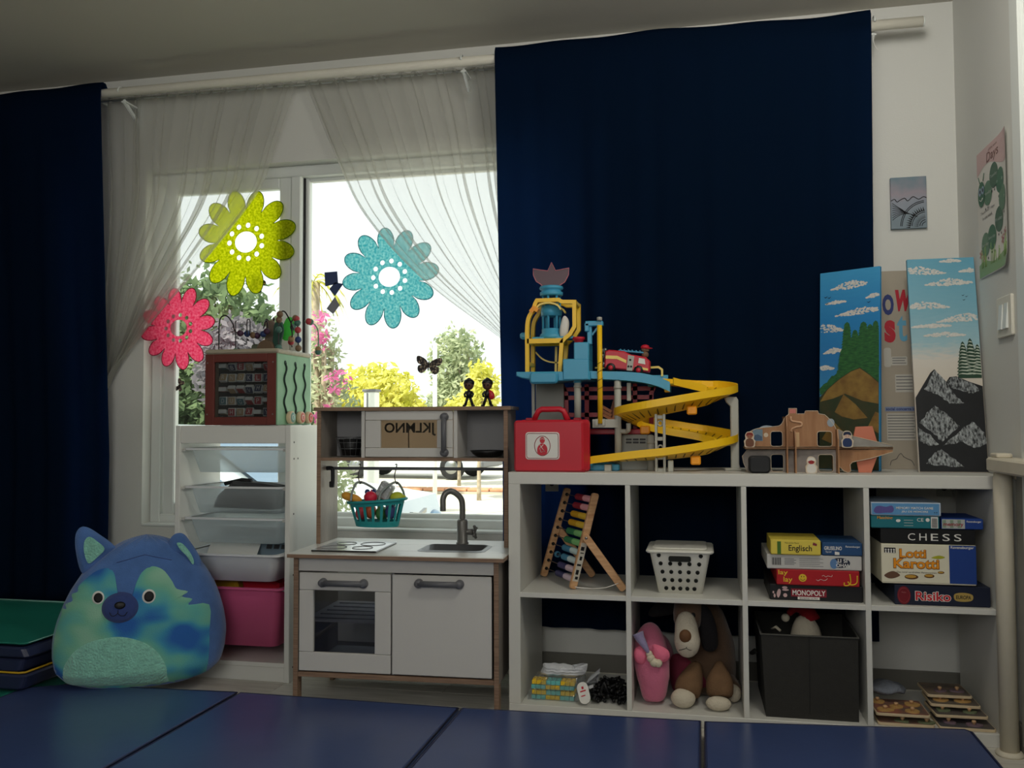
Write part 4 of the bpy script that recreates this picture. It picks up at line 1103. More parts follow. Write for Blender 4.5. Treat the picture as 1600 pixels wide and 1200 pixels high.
# hanging teal basket with toy food
TEAL = mat('teal_plastic', (34, 146, 150), 0.4)
bc = kw(.21, .288, .0); bx, by = bc[0], bc[1]
t = thing('hanging_basket', 'teal plastic basket hanging from the play kitchen rail', 'basket', (bx, by, .565), local=True)
mb = MB(); A, Bw, N = .102, .062, 56
def bp(a, f):                      # f 0 bottom .. 1 rim
    s = .76 + .24 * f
    return (A * s * math.cos(a), Bw * s * math.sin(a), .09 * f + .008 * math.cos(a) * (f > .5))
rows = [0, .22, .82, 1.0]
for k in range(N):
    a0, a1 = 2 * PI * k / N, 2 * PI * (k + 1) / N
    for r0, r1 in zip(rows, rows[1:]):
        if r0 == .22 and k % 3 != 0: continue
        q = [bp(a0, r0), bp(a1, r0), bp(a1, r1), bp(a0, r1)]
        i = [(x * .97, y * .96, z) for x, y, z in q]
        mb.add(q + i, [(0, 1, 2, 3), (7, 6, 5, 4), (0, 4, 5, 1), (3, 2, 6, 7), (0, 3, 7, 4), (1, 5, 6, 2)])
mb.add([bp(2 * PI * k / N, 0) for k in range(N)], [tuple(range(N))]); obj('tub', mb, TEAL, t)
mb = MB(); mb.tube([(bp(2 * PI * k / N, 1)[0] * 1.05, bp(2 * PI * k / N, 1)[1] * 1.07, bp(2 * PI * k / N, 1)[2]) for k in range(N)], .0052, 6, closed=True); obj('rim', mb, TEAL, t)
KH = mat('basket_handle_grey', (140, 150, 148), 0.4)
for sg, lean in ((-1, -.012), (1, .012)):
    pts = smooth_path([(sg * .052 - .028, -.048, .09), (sg * .052 - .024 + lean * .2, -.036, .125), (sg * .056 + lean, 0, .155), (sg * .052 + .030, .036, .125), (sg * .052 + .034, .048, .09)], 6)
    mb = MB(); mb.tube(pts, .0042, 8); obj('carry_handle', mb, KH, t)
for sg in (-1, 1):
    hx, hy = bx + sg * .056 + sg * .012, by
    mb = MB(); mb.tube(smooth_path([(hx, hy - .003, .782), (hx + .003, hy + .004, .783), (hx + .001, hy + .006, .772), (hx - .004, hy + .002, .745), (hx, hy - .002, .724), (hx + .004, hy + .001, .714), (hx + .007, hy + .002, .722)], 4), .0020, 6)
    solo('s_hook', mb, WIREM, 'dark wire hook on the kitchen rail, %s end of the basket' % ('banana' if sg < 0 else 'lemon'), 'hook', (hx, hy, .712), 'hooks on the kitchen rail')
def food(name, label, mbx, m, base): return solo(name, mbx, m, label, 'toy food', base, 'toy food in the hanging basket')
zb = .655
mb = MB(); mb.tube(smooth_path([(bx - .124, by - .02, zb + .022), (bx - .105, by - .025, zb + .016), (bx - .075, by - .024, zb + .008), (bx - .05, by - .02, zb + .002)], 5), [.003, .006, .010, .013, .014, .015, .015, .015, .015, .015, .015, .014, .012, .009, .006, .004][:16], 10); food('toy_banana', 'ochre toy banana poking out of the hanging basket', mb, mat('banana_ochre', (222, 160, 60), 0.5), (bx - .08, by - .02, zb - .01))
mb = MB(); mb.ball((bx - .018, by - .018, zb + .012), (.024, .022, .022), 16, 10); mb.tube([(bx - .018, by - .018, zb + .03), (bx - .014, by - .018, zb + .04)], .002, 5); food('toy_apple', 'bright pink-red toy apple in the hanging basket', mb, mat('apple_red', (214, 40, 70), 0.4), (bx - .018, by - .018, zb - .01))
mb = MB()
for i in range(7): mb.ball((bx - .045 + .012 * (i % 3), by + .012 + .008 * (i // 3), zb + .012 + .010 * (i % 2) + .006 * (i // 3)), .010, 10, 7)
food('toy_grapes', 'dark blue toy grapes behind the apple in the hanging basket', mb, mat('grape_blue', (40, 50, 110), 0.4), (bx - .035, by + .015, zb))
mb = MB(); mb.box(-.026, .026, -.014, .014, -.03, .03, .006); M = Matrix.Translation((bx + .032, by - .005, zb + .035)) @ Matrix.Rotation(.5, 4, 'Y'); mb.v = [tuple(M @ Vector(p)) for p in mb.v]; food('toy_carton', 'crumpled silvery packet standing in the hanging basket', mb, mat('silver_packet', (190, 194, 196), 0.3, metal=.4, bump=.6, bscale=50), (bx + .032, by - .005, zb))
mb = MB(); mb.ball((bx + .075, by - .002, zb + .012), (.026, .022, .02), 14, 9); mb.tube([(bx + .098, by - .002, zb + .014), (bx + .106, by - .002, zb + .017)], [.006, .003], 6); food('toy_lemon', 'yellow-green toy lemon at the right end of the hanging basket', mb, mat('lemon_green', (190, 200, 60), 0.45), (bx + .075, by, zb - .01))
for i, (dx, cc) in enumerate(((-.055, (180, 60, 70)), (-.02, (190, 90, 50)), (.02, (70, 130, 70)), (.055, (60, 70, 120)))):
    mb = MB(); mb.ball((bx + dx, by - .012, .612 + .006 * (i % 2)), (.019, .030, .026), 14, 9); food('toy_fruit', ['red', 'orange', 'green', 'blue'][i] + ' toy fruit glimpsed through the slots of the hanging basket', mb, mat('fruit_%d' % i, cc, 0.5), (bx + dx, by - .012, .586))

# ================================================================ cube shelf
KT = .770
shelf = thing('cube_shelf', 'low white cube shelf with eight open compartments', 'shelf', (.7325, .195, 0))
SW = mat('shelf_white_foil', (212, 211, 204), 0.4, bump=0.02, bscale=160)
obj('top_panel', MB().box(0, 1.465, 0, .39, .732, KT, .0015), SW, shelf)
obj('bottom_panel', MB().box(0, 1.465, 0, .39, 0, .038, .0015), SW, shelf)
for x in (0, 1.427): obj('side_panel', MB().box(x, x + .038, 0, .39, .038, .732, .0015), SW, shelf)
for x in (.373, .724, 1.075): obj('divider', MB().box(x, x + .016, .001, .389, .038, .732, .001), SW, shelf)
for x0, x1 in ((.038, .373), (.389, .724), (.740, 1.075), (1.091, 1.427)): obj('compartment_shelf', MB().box(x0, x1, .001, .389, .373, .389, .001), SW, shelf)
SF = .389; BF = .038

# anchor plates at the back edge of the shelf
for x0, x1 in ((.054, .102), (1.366, 1.414)):
    br = obj('anchor_plate', MB().box(x0, x1, .380, .383, .680, .731, .001), LGREY, shelf)
    mb = MB(); mb.lathe([(.009, -.001), (.009, .001), (.001, .001), (.001, -.001)], ((x0 + x1) / 2, .3793, .708), 18, 'y'); obj('anchor_hole', mb, BLACK, br)

# ---------------------------------------------------------------- abacus
t = thing('abacus', 'wooden folding abacus with coloured bead rows', 'abacus', (.22, .17, SF))
# two slanted posts, near one at y~.07 x .20-.29, far one at x .05-.155 y~.27
def post(p0, p1, wid, th, nm, m, holes):
    d = (Vector(p1) - Vector(p0)); L = d.length; d.normalize()
    ax = (Vector(FAR0) - Vector(NEAR0)).normalized(); nrm = d.cross(ax).normalized()
    M = Matrix((( nrm.x, ax.x, d.x, p0[0]), (nrm.y, ax.y, d.y, p0[1]), (nrm.z, ax.z, d.z, p0[2]), (0, 0, 0, 1)))
    mb = MB(M); mb.prism(rrect(-wid / 2, wid / 2, 0, L, wid * .35, 4), -th / 2, th / 2, 'xz', .002)
    o = obj(nm, mb, m, t)
    return M, L, o
NEAR0, NEAR1 = (.195, .075, .392), (.272, .075, .700); FAR0, FAR1 = (.062, .285, .392), (.150, .285, .700)
Mn, L, pn = post(NEAR0, NEAR1, .024, .014, 'post', BEECH, 0)
Mf, L2, pf = post(FAR0, FAR1, .024, .014, 'post', BEECH, 0)
cols = [((150, 36, 52), (228, 160, 164)), ((150, 36, 52), (228, 160, 164)), ((214, 160, 30), (232, 190, 60)), ((214, 160, 30), (232, 190, 60)), ((60, 130, 84), (130, 190, 120)), ((60, 130, 84), (130, 190, 120)),
        ((70, 130, 160), (190, 210, 206)), ((70, 130, 160), (190, 206, 206)), ((66, 60, 100), (200, 176, 184)), ((58, 56, 92), (190, 172, 184))]
for r in range(10):
    s = .93 - .093 * r
    a = Mn @ Vector((0, 0, L * s)); b = Mf @ Vector((0, 0, L2 * s))
    mb = MB(); mb.tube([a, b], .0016, 6); w = obj('bead_wire', mb, WIRE, t)
    mb = MB(); dd = (b - a).normalized(); mb.cyl(tuple(b + dd * .0066), tuple(b + dd * .0086), .006, n=10); mb.cyl(tuple(b - dd * .0086), tuple(b - dd * .0066), .006, n=10); obj('bolt', mb, BLACK, pf)
    bd = (b - a).length; cnt = 20
    for k in range(cnt):
        q = .012 + k * .0066 + (.045 if (r == 7 and k > 17) else 0) + .001 * math.sin(r * 3)
        p = a + dd * q
        mb = MB(); U = dd.orthogonal().normalized(); V = dd.cross(U); vs = []; fs = []
        for rr, hh in ((.007, -.0031), (.0108, -.0012), (.0108, .0012), (.007, .0031)):
            for j in range(10):
                an = 2 * PI * j / 10; vs.append(tuple(p + dd * hh + (U * math.cos(an) + V * math.sin(an)) * rr))
        for i in range(3):
            for j in range(10): fs.append((i * 10 + j, i * 10 + (j + 1) % 10, (i + 1) * 10 + (j + 1) % 10, (i + 1) * 10 + j))
        mb.add(vs, fs, True); cc = cols[r][1 if k < 10 else 0]
        obj('bead', mb, mat('abacus_%d_%d_%d' % cc, cc, 0.5), w)
STAND = BEECH
for (px_, py_, pz_), (qx, qy, qz) in (((.243, .062, .558), (.362, .062, .397)), ((.115, .298, .558), (.235, .300, .397))):
    d = Vector((qx - px_, 0, qz - pz_)); L3 = d.length + .014; d.normalize(); nrm = Vector((0, 1, 0)).cross(d)
    M = Matrix(((nrm.x, 0, d.x, px_), (nrm.y, 1, d.y, py_), (nrm.z, 0, d.z, pz_), (0, 0, 0, 1)))
    mb = MB(M); mb.prism(rrect(-.012, .012, -.012, L3 - .012, .009, 4), -.006, .006, 'xz', .0015); o = obj('prop_leg', mb, STAND, t)
    mb = MB(M); mb.lathe([(.001, -.009), (.004, -.009), (.0045, -.006), (.0045, .006)], (0, 0, 0), 12, 'y'); obj('rivet', mb, STEEL, o)
mb = MB(); mb.tube(smooth_path([(.205, .060, .400), (.25, .058, .398), (.30, .055, .402), (.345, .054, .418)], 6), .0014, 5); obj('white_cord', mb, PRINTW, t)
dirn = (Mn.to_3x3() @ Vector((0, 0, 1)))
mb = MB(Mn); mb.box(-.010, .010, -.0078, -.0072, L * .08, L * .48); st = obj('paper_label', mb, mat('label_paper', (196, 190, 176), 0.7), t)
mb = MB(Mn)
for k, (z0, z1) in enumerate(((.10, .13), (.15, .2), (.24, .26), (.30, .34), (.37, .38), (.40, .44))): mb.box(-.006 + .002 * (k % 2), .004 + .002 * (k % 3), -.0082, -.0078, L * z0, L * z1)
obj('label_print', mb, INK, st)

# ---------------------------------------------------------------- white lidded basket
WB = mat('white_basket_plastic', (222, 220, 210), 0.4)
t = thing('lidded_basket', 'white perforated plastic basket with lid in an upper compartment', 'basket', (.537, .14, SF))
x0b, x1b, x0t, x1t, zb0, zt0 = .470, .606, .443, .632, SF, .520
yb0, yb1, yt0, yt1 = .07, .235, .05, .255
Q = [rrect(x0b, x1b, yb0, yb1, .015, 4), rrect(x0t, x1t, yt0, yt1, .02, 4)]; n = len(Q[0])
front_in = MB(); front_in.add([(x, y, zb0) for x, y in Q[0]] + [(x * .995 + .0027, y, zt0) for x, y in Q[1]], [(i, (i + 1) % n, n + (i + 1) % n, n + i) for i in range(n)] + [tuple(range(n))], True); bod = obj('tub', front_in, WB, t)
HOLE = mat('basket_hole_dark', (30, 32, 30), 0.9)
for r in range(5):
    f = (.13 + r * .2); z = zb0 + (zt0 - zb0) * f; cnt = 5
    xl = x0b + (x0t - x0b) * f + .028; xr = x1b + (x1t - x1b) * f - .028; yy = yb0 + (yt0 - yb0) * f
    for c in range(cnt):
        if r == 4 and 1 <= c <= 3: continue
        x = xl + (xr - xl) * c / (cnt - 1)
        mb = MB(); mb.lathe([(.0065, -.0016), (.0065, .001), (.002, .001), (.002, -.0016)], (x, yy, z), 12, 'y'); obj('hole', mb, HOLE, bod)
mb = MB(); f = .93; mb.prism(rrect(.503, .572, .492, .509, .006), yb0 + (yt0 - yb0) * f - .0025, yb0 + (yt0 - yb0) * f + .004, 'xz'); obj('hand_slot', mb, HOLE, bod)
mb = MB(); mb.prism(rrect(.432, .642, .042, .262, .02), .517, .527, 'xy', .004); mb.prism(rrect(.452, .622, .06, .244, .018), .527, .533, 'xy', .003); obj('lid', mb, WB, t)

# ---------------------------------------------------------------- block set in a clear bag
CLR = clear('clear_bag', (235, 238, 240), 0.12, 0.12, 0.10)
t = thing('block_set', 'yellow and turquoise toy bricks packed in a clear bag', 'toy blocks', (.13, .09, BF))
YB = mat('brick_yellow', (236, 196, 40), 0.45); TB = mat('brick_turquoise', (110, 196, 190), 0.45)
i = 0
for lz, z in enumerate((.040, .0545, .072, .0865)):
    for c in range(9):
        x = .062 + c * .0155 + .002 * (lz % 2); cc = [YB, TB, YB][c // 3] if lz in (3, 1) else [TB, YB, TB][c // 3]
        mb = MB(); mb.box(x, x + .0145, .055, .10, z, z + .0125, .001); mb.cyl((x + .007, .0655, z + .0125), (x + .007, .0655, z + .0155), .004, n=8); mb.cyl((x + .007, .085, z + .0125), (x + .007, .085, z + .0155), .004, n=8); obj('brick', mb, cc, t)
mb = MB()
def bagf(u, v):
    a = 2 * PI * u; q = .5 - .5 * math.cos(PI * v)
    w = .086 * (abs(math.cos(a)) ** .35) * (1 if math.cos(a) > 0 else -1) * (1 - .12 * v); d = .036 * (abs(math.sin(a)) ** .4) * (1 if math.sin(a) > 0 else -1) * (1 - .4 * v)
    return (.135 + w + .006 * math.sin(9 * v + 3 * u * 6) + .02 * v, .08 + d + .004 * math.sin(13 * u * 6), .0395 + .075 * v + .004 * math.sin(8 * a) * v)
mb.grid(40, 10, bagf); obj('clear_bag', mb, CLR, t)
t = thing('wipes_packet', 'crumpled white plastic packet lying on the toy bricks', 'packet', (.19, .12, .105))
MK = mat('white_film', (206, 208, 212), 0.35, spec=0.6, bump=0.5, bscale=45)
mb = MB(); mb.pillow(smooth_loop([(.086, .106), (.090, .128), (.096, .141), (.140, .143), (.180, .141), (.205, .128), (.228, .145), (.238, .146), (.234, .124), (.222, .108), (.195, .104), (.140, .104)], 5), (.15, .122), .105, .030, 7)
mb.v = [(x, y + .0022 * math.sin(z * 700) + .002 * math.sin(x * 160), z + .0012 * math.sin(x * 210)) for x, y, z in mb.v]
obj('wrapper', mb, MK, t)
for k in range(4):
    mb = MB(); mb.grid(8, 5, lambda u, v, k=k: (.225 + .035 * u + .012 * k * .4, .075 + .05 * v + .01 * k, .068 + .030 * u * (1 if k % 2 else .4) + .008 * math.sin(6 * v + k) + .006 * k)); obj('torn_flap', mb, MK, t)
mb = MB(); M = Matrix.Translation((.235, .03, .075)) @ Matrix.Rotation(-.35, 4, 'Y') @ Matrix.Rotation(-.5, 4, 'X'); mb.M = M; mb.prism(rrect(-.018, .018, -.034, .034, .017), -.001, .001, 'xz'); tg = obj('tag', mb, PRINTW, t)
mb = MB(M); mb.box(-.010, .009, -.0016, -.001, .004, .008); mb.box(-.010, .004, -.0016, -.001, -.010, -.007); mb.box(-.003, .004, -.0016, -.001, .012, .020); obj('tag_print', mb, REDP, tg)

# ---------------------------------------------------------------- black toy links
t = thing('black_link_pile', 'heap of small black plastic connector pieces', 'toy pieces', (.315, .10, BF))
rnd = random.Random(31)
seg = MB(); 
for i in range(120):
    u = rnd.random(); x = .255 + .112 * rnd.random(); y = .05 + .13 * rnd.random(); h = .062 * max(0.1, 1 - ((x - .318) / .07) ** 2) * max(.1, 1 - ((y - .115) / .09) ** 2)
    z = .044 + h * rnd.random(); a = rnd.uniform(0, PI); b = rnd.uniform(-.5, .5); L = .013
    d = Vector((math.cos(a) * math.cos(b), math.sin(a) * math.cos(b), math.sin(b))) * L
    p0 = Vector((x, y, z)); p1 = p0 - d; p2 = p0 + d
    for q in (p1, p2): q.x = min(.368, max(.25, q.x)); q.z = max(.043, q.z)
    mb = MB(); mb.tube([tuple(p1), tuple(p2)], .0042, 5); mb.ball(tuple(p1), .0058, 6, 4); obj('link', mb, BLACK, t)
for p in ([(.283, .06, .06), (.29, .06, .085), (.297, .06, .103), (.303, .06, .085), (.312, .06, .07)],):
    mb = MB(); mb.tube(p, .005, 6); obj('link', mb, BLACK, t)

# ---------------------------------------------------------------- unicorn plush
UP = mat('pink_plush', (206, 110, 140), 0.95, bump=0.3, bscale=240, sheen=0.3); UPE = mat('hot_pink_plush', (240, 120, 150), 0.95, bump=0.3, bscale=240); LAV = mat('lavender_plush', (150, 140, 176), 0.9, bump=0.3, bscale=160, sheen=0.3); CREAM = mat('cream_plush', (214, 204, 180), 0.95, bump=0.4, bscale=160)
t = thing('unicorn_plush', 'pink plush unicorn with lavender horn, head hanging down', 'plush toy', (.450, .12, BF))
def blob(mb, c, r, M=None): mb.ball(c, r, 22, 14); return mb
mb = MB()
path = [(.447, .10, .055), (.450, .095, .075), (.450, .095, .105), (.447, .10, .14), (.442, .11, .175), (.438, .13, .21), (.438, .16, .245), (.44, .19, .26)]
mb.tube(smooth_path([(.449, .095, .041)] + path, 4), [.004, .018, .026, .030, .033, .036, .038, .040, .041, .043, .044, .046, .048, .050, .052, .053, .054, .055, .056, .056, .056, .056, .055, .054, .052, .050, .046, .042, .036, .030, .022, .012, .004][:33], 22)
obj('head', mb, UP, t)
mb = MB(); mb.ball((.455, .26, .13), (.055, .07, .09), 20, 12); obj('body', mb, UP, t)
for pts, c in (([(.396, .215), (.412, .222), (.430, .214), (.432, .19), (.422, .168), (.402, .170), (.391, .192)], (.412, .194)), ([(.452, .230), (.478, .226), (.500, .212), (.502, .190), (.484, .176), (.460, .184), (.450, .205)], (.476, .203))):
    mb = MB(); mb.pillow(smooth_loop(pts, 4), c, .058, .016, 5); obj('ear', mb, UPE, t)
hp = [(.405, .052, .265), (.412, .05, .250), (.424, .046, .232), (.434, .045, .214), (.440, .048, .202)]
mb = MB(); mb.tube(smooth_path(hp, 5), [.019 - .0008 * i for i in range(21)], 12); obj('horn', mb, LAV, t)
mb = MB()
for c, r in (((.445, .048, .19), .013), ((.455, .046, .178), .014), ((.468, .046, .176), .013), ((.440, .05, .202), .011)): mb.ball(c, r, 12, 8)
obj('forelock', mb, CREAM, t)
for x in (.436, .462):
    mb = MB(); mb.ball((x, .0665, .064), (.0045, .004, .0035), 10, 6); obj('nostril', mb, INK, t)

# ---------------------------------------------------------------- dog plush
DB = mat('brown_plush', (96, 74, 56), 0.97, var=0.12, scale=20, bump=0.3, bscale=200, sheen=0.25); DT = mat('tan_plush', (116, 88, 62), 0.97, var=0.12, scale=25, bump=0.3, bscale=200); DW = mat('white_plush', (206, 196, 176), 0.97, bump=0.35, bscale=160); DK = mat('black_plush', (26, 24, 26), 0.97, bump=0.3, bscale=200); DN = mat('nose_brown', (104, 70, 40), 0.7, bump=0.2, bscale=160)
t = thing('dog_plush', 'big brown and white plush dog with long black ears, sitting in a lower compartment', 'plush toy', (.61, .2, BF))
mb = MB(); mb.tube(smooth_path([(.612, .27, .045), (.615, .265, .08), (.618, .26, .13), (.622, .255, .19), (.622, .25, .24), (.62, .245, .29), (.60, .24, .33)], 4), [.060, .072, .082, .088, .091, .093, .094, .094, .093, .091, .089, .087, .085, .082, .078, .075, .071, .067, .062, .057, .052, .046, .040, .034, .02][:25], 26); obj('body', mb, DB, t)
mb = MB(); mb.tube(smooth_path([(.575, .20, .366), (.568, .17, .345), (.560, .145, .31), (.556, .125, .275)], 4), [.022, .035, .042, .046, .048, .050, .050, .049, .048, .046, .044, .040, .034][:13], 22); hd = obj('head', mb, DB, t)
mb = MB(); mb.tube(smooth_path([(.556, .115, .320), (.554, .095, .295), (.556, .085, .262), (.557, .085, .236), (.557, .09, .214), (.557, .10, .203)], 4), [.010, .020, .027, .030, .033, .035, .036, .037, .038, .039, .040, .0405, .040, .039, .038, .036, .034, .030, .025, .016, .006][:21], 22); mz = obj('muzzle', mb, DW, hd)
mb = MB(); mb.ball((.552, .051, .262), (.019, .012, .021), 18, 12); obj('nose', mb, DN, mz)
mb = MB(); mb.tube(smooth_path([(.532, .058, .216), (.543, .050, .221), (.555, .047, .227), (.555, .0465, .236), (.555, .047, .227), (.567, .050, .220), (.580, .060, .222)], 4), .0011, 5); obj('mouth', mb, INK, mz)
for x in (.568, ):
    mb = MB(); mb.ball((x + .008, .098, .318), (.0075, .006, .0085), 12, 8); obj('eye', mb, INK, hd)
for pts, c, y in (([(.60, .345), (.625, .335), (.645, .29), (.652, .24), (.648, .21), (.63, .198), (.608, .205), (.598, .24), (.595, .29)], (.622, .265), .13), ([(.545, .352), (.50, .35), (.455, .33), (.43, .30), (.44, .285), (.48, .29), (.52, .30), (.54, .32)], (.49, .32), .20)):
    mb = MB(); mb.pillow(smooth_loop(pts, 4), c, y, .016, 5); obj('ear', mb, DK, hd)
def leg(pts, rs, capc, capr, nm):
    mb = MB(); mb.tube(smooth_path(pts, 4), rs, 18); l = obj(nm, mb, DT, t)
    mb = MB(); mb.ball(capc, capr, 20, 12); obj('paw', mb, DW, l)
leg([(.585, .15, .155), (.573, .125, .125), (.560, .10, .095), (.552, .085, .072)], [.012, .018, .023, .028, .032, .036, .039, .041, .042, .042, .041, .038, .030], (.543, .062, .068), (.038, .030, .030), 'front_leg')
leg([(.655, .14, .165), (.655, .12, .135), (.655, .095, .10), (.655, .08, .072)], [.010, .014, .019, .025, .031, .036, .040, .042, .043, .042, .041, .037, .030], (.650, .056, .060), (.039, .026, .022), 'front_leg')
mb = MB(); mb.tube(smooth_path([(.66, .25, .09), (.685, .20, .078), (.698, .16, .070)], 4), [.045, .04, .037, .034, .032, .031, .030, .029, .024], 16); hl = obj('hind_leg', mb, DB, t)
mb = MB(); mb.ball((.698, .145, .068), (.024, .026, .028), 16, 10); obj('paw', mb, DW, hl)
mb = MB(); mb.pillow(smooth_loop([(.505, .16), (.60, .15), (.655, .12), (.65, .06), (.56, .045), (.505, .05)], 5), (.58, .10), .215, .05, 6); obj('bandana', mb, mat('maroon_cloth', (120, 40, 60), 0.9), t)

# ---------------------------------------------------------------- grey fabric box + gnome
FB = mat('dark_grey_felt_fabric', (48, 47, 44), 0.95, var=0.08, scale=60, bump=0.15, bscale=300)
t = thing('fabric_box', 'dark grey fabric storage box filling a lower compartment', 'storage box', (.922, .2, BF))
mb = MB()
tp0 = [(.778, .022), (1.056, .022), (1.062, .35), (.775, .35)]; bt0 = [(.790, .030), (1.055, .030), (1.058, .34), (.785, .34)]
def wallq(i, off):
    j = (i + 1) % 4; return [(*bt0[i], BF), (*bt0[j], BF), (*tp0[j], .288), (*tp0[i], .288)]
for i in range(4):
    q = wallq(i, 0); cx, cy = .92, .185
    inn = [(cx + (x - cx) * .975, cy + (y - cy) * .975, z) for x, y, z in q]
    mb.add(q + inn, [(0, 1, 2, 3), (7, 6, 5, 4), (0, 4, 5, 1), (3, 2, 6, 7), (1, 5, 6, 2), (0, 3, 7, 4)])
mb.add([(*p, BF + .001) for p in bt0], [(0, 1, 2, 3)]); obj('walls', mb, FB, t)
mb = MB(); mb.tube([(.777, .021, .286), (1.057, .021, .286)], .0022, 6); mb.tube([(.777, .021, .286), (.774, .35, .286)], .0022, 6); mb.tube([(1.057, .021, .286), (1.063, .35, .286)], .0022, 6); obj('top_seam', mb, mat('grey_binding', (84, 83, 78), 0.9), t)
mb = MB(); mb.box(.9165, .9175, .0205, .022, .05, .28); mb.v = [(x, y + (.008 if z < .1 else 0), z) for x, y, z in mb.v]; obj('centre_seam', mb, BLACK, t)
mb = MB(); mb.tube(smooth_path([(.770, .15, .20), (.758, .17, .19), (.757, .20, .185), (.770, .22, .19)], 4), .005, 6); obj('side_handle', mb, FB, t)
t = thing('gnome_plush', 'white bearded plush with a red cap peeking out of the grey box', 'plush toy', (.92, .18, .20))
mb = MB(); mb.tube(smooth_path([(.925, .18, .20), (.925, .18, .25), (.925, .18, .29), (.93, .18, .315)], 4), [.035, .042, .046, .048, .048, .046, .043, .040, .036, .032, .026, .018, .006], 16); obj('head', mb, DW, t)
mb = MB(); mb.tube(smooth_path([(.935, .19, .30), (.925, .19, .33), (.895, .18, .338), (.872, .17, .318)], 4), [.036, .034, .03, .027, .024, .021, .019, .017, .015, .013, .011, .010, .008], 14); obj('cap', mb, mat('red_felt', (140, 20, 30), 0.95), t)
mb = MB(); mb.ball((.862, .165, .308), .013, 14, 9); obj('pompom', mb, DW, t)
mb = MB(); mb.tube([(.815, .12, .28), (.828, .10, .292), (.84, .09, .283)], [.003, .005, .004], 8); solo('plush_tail', mb, DW, 'thin pale plush tip poking over the left rim of the grey box', 'plush toy', (.828, .10, .28))

# ================================================================ board games
def game(name, label, x0, x1, y0, y1, z0, z1, m, group, lid=.75, m2=None):
    t = thing(name, label, 'board game', ((x0 + x1) / 2, (y0 + y1) / 2, z0), group=group)
    obj('box_base', MB().box(x0 + .0015, x1 - .0015, y0 + .0015, y1 - .0015, z0, z0 + (z1 - z0) * .5, .001), m2 or m, t)
    obj('box_lid', MB().box(x0, x1, y0, y1, z0 + (z1 - z0) * (1 - lid), z1, .0015), m, t)
    return t, front(y0)
GA, GB = 'board games in the third compartment', 'board games in the right compartment'
cd_ = lambda n, c: mat('card_' + n, c, 0.5, spec=0.35)
# --- third compartment, bottom to top
t, F = game('board_game', 'black banking board game box at the bottom of its stack', .806, 1.073, .030, .30, SF, .436, cd_('black', (24, 24, 27)), GA, .97)
decal([(.868, .401), (.970, .401), (.970, .425), (.868, .425)], F, cd_('maroon', (132, 22, 40)), t, 'logo_bar')
text('MONOPOLY', .872, .967, .405, .421, lambda u, v, w: F(u, v, w + .0006), PRINTW, t, bold=.02)
decal([(.887, .393), (.950, .393), (.950, .401), (.887, .401)], F, PRINTW, t, 'subtitle_strip', .0006)
text('BANKING ULTRA', .893, .945, .3945, .3992, lambda u, v, w: F(u, v, w + .0008), INK, t)
decal(smooth_loop([(.826, .408), (.832, .422), (.838, .418), (.836, .404), (.830, .396)], 4), F, cd_('pale_pink', (200, 168, 168)), t, 'printed_figure')
for (a, b, c, d) in ((.842, .420, .020, .003), (.842, .427, .016, .004), (.845, .404, .012, .006), (.817, .402, .006, .006), (.814, .412, .005, .004)):
    decal(ellipse(a + c / 2, b, c / 2, d, 12), F, cd_('pale_pink', (200, 168, 168)), t, 'printed_note')
t, F = game('board_game', 'red game box with yellow lettering and smiley', .826, 1.063, .022, .27, .4365, .4825, cd_('red', (176, 24, 34)), GA, .97)
YL = cd_('yellow_ink', (230, 190, 50))
text('lay', .831, .859, .463, .481, F, YL, t, bold=.015); text('lay', .846, .872, .441, .461, F, YL, t, bold=.015)
o = decal(ellipse(.9015, .459, .0115, .0115, 26), F, YL, t, 'smiley')
for x in (.898, .905): decal(ellipse(x, .463, .0012, .0022, 8), lambda u, v, w: F(u, v, w + .0006), INK, o, 'smiley_eye')
mb = MB(); mb.tube([F(.9015 + .007 * math.cos(a), .459 + .007 * math.sin(a), .0008) for a in [math.radians(200 + 14 * i) for i in range(11)]], .0006, 4); obj('smiley_mouth', mb, INK, o)
def strokes(paths, r, m, par, nm='handwriting'):
    for p in paths:
        mb = MB(); mb.tube([F(u, v, .0006) for u, v in smooth_path(p, 5)], r, 4); obj(nm, mb, m, par)
strokes([[(1.020, .449), (1.020, .441), (1.030, .440), (1.037, .447), (1.038, .457), (1.036, .474)], [(1.030, .452), (1.036, .443), (1.050, .444), (1.056, .452), (1.057, .470)]], .0021, YL, t)
strokes([[(.957, .466), (.962, .468), (.968, .464), (.974, .467), (.984, .465), (.986, .470)], [(.940, .455), (.946, .452), (.953, .456), (.962, .453), (.970, .456), (.972, .460)]], .0006, PRINTW, t)
t, F = game('board_game', 'white guessing game box with small print, lying upside down', .799, 1.071, .026, .29, .4835, .5265, cd_('white', (196, 194, 190)), GA, .97)
for k in range(12):
    x = .813 + k * .0023; decal([(x, .495), (x + (.0016 if k % 3 else .0008), .495), (x + (.0016 if k % 3 else .0008), .517), (x, .517)], F, INK, t, 'barcode_bar')
SMALL = cd_('small_print', (96, 96, 98))
for k in range(5): decal([(.850, .497 + k * .0042), (.878 + .006 * (k % 2), .497 + k * .0042), (.878 + .006 * (k % 2), .4985 + k * .0042), (.850, .4985 + k * .0042)], F, SMALL, t, 'small_print')
for k in range(5): decal([(.893, .493 + k * .0055), (.962 - .01 * (k % 2), .493 + k * .0055), (.962 - .01 * (k % 2), .4942 + k * .0055), (.893, .4942 + k * .0055)], F, SMALL, t, 'small_print')
decal(ellipse(1.010, .506, .028, .015, 26), F, cd_('logo_dark', (34, 40, 60)), t, 'logo_oval'); decal(ellipse(.992, .503, .011, .015, 20), lambda u, v, w: F(u, v, w + .0004), cd_('logo_blue', (92, 130, 176)), t, 'logo_question_mark')
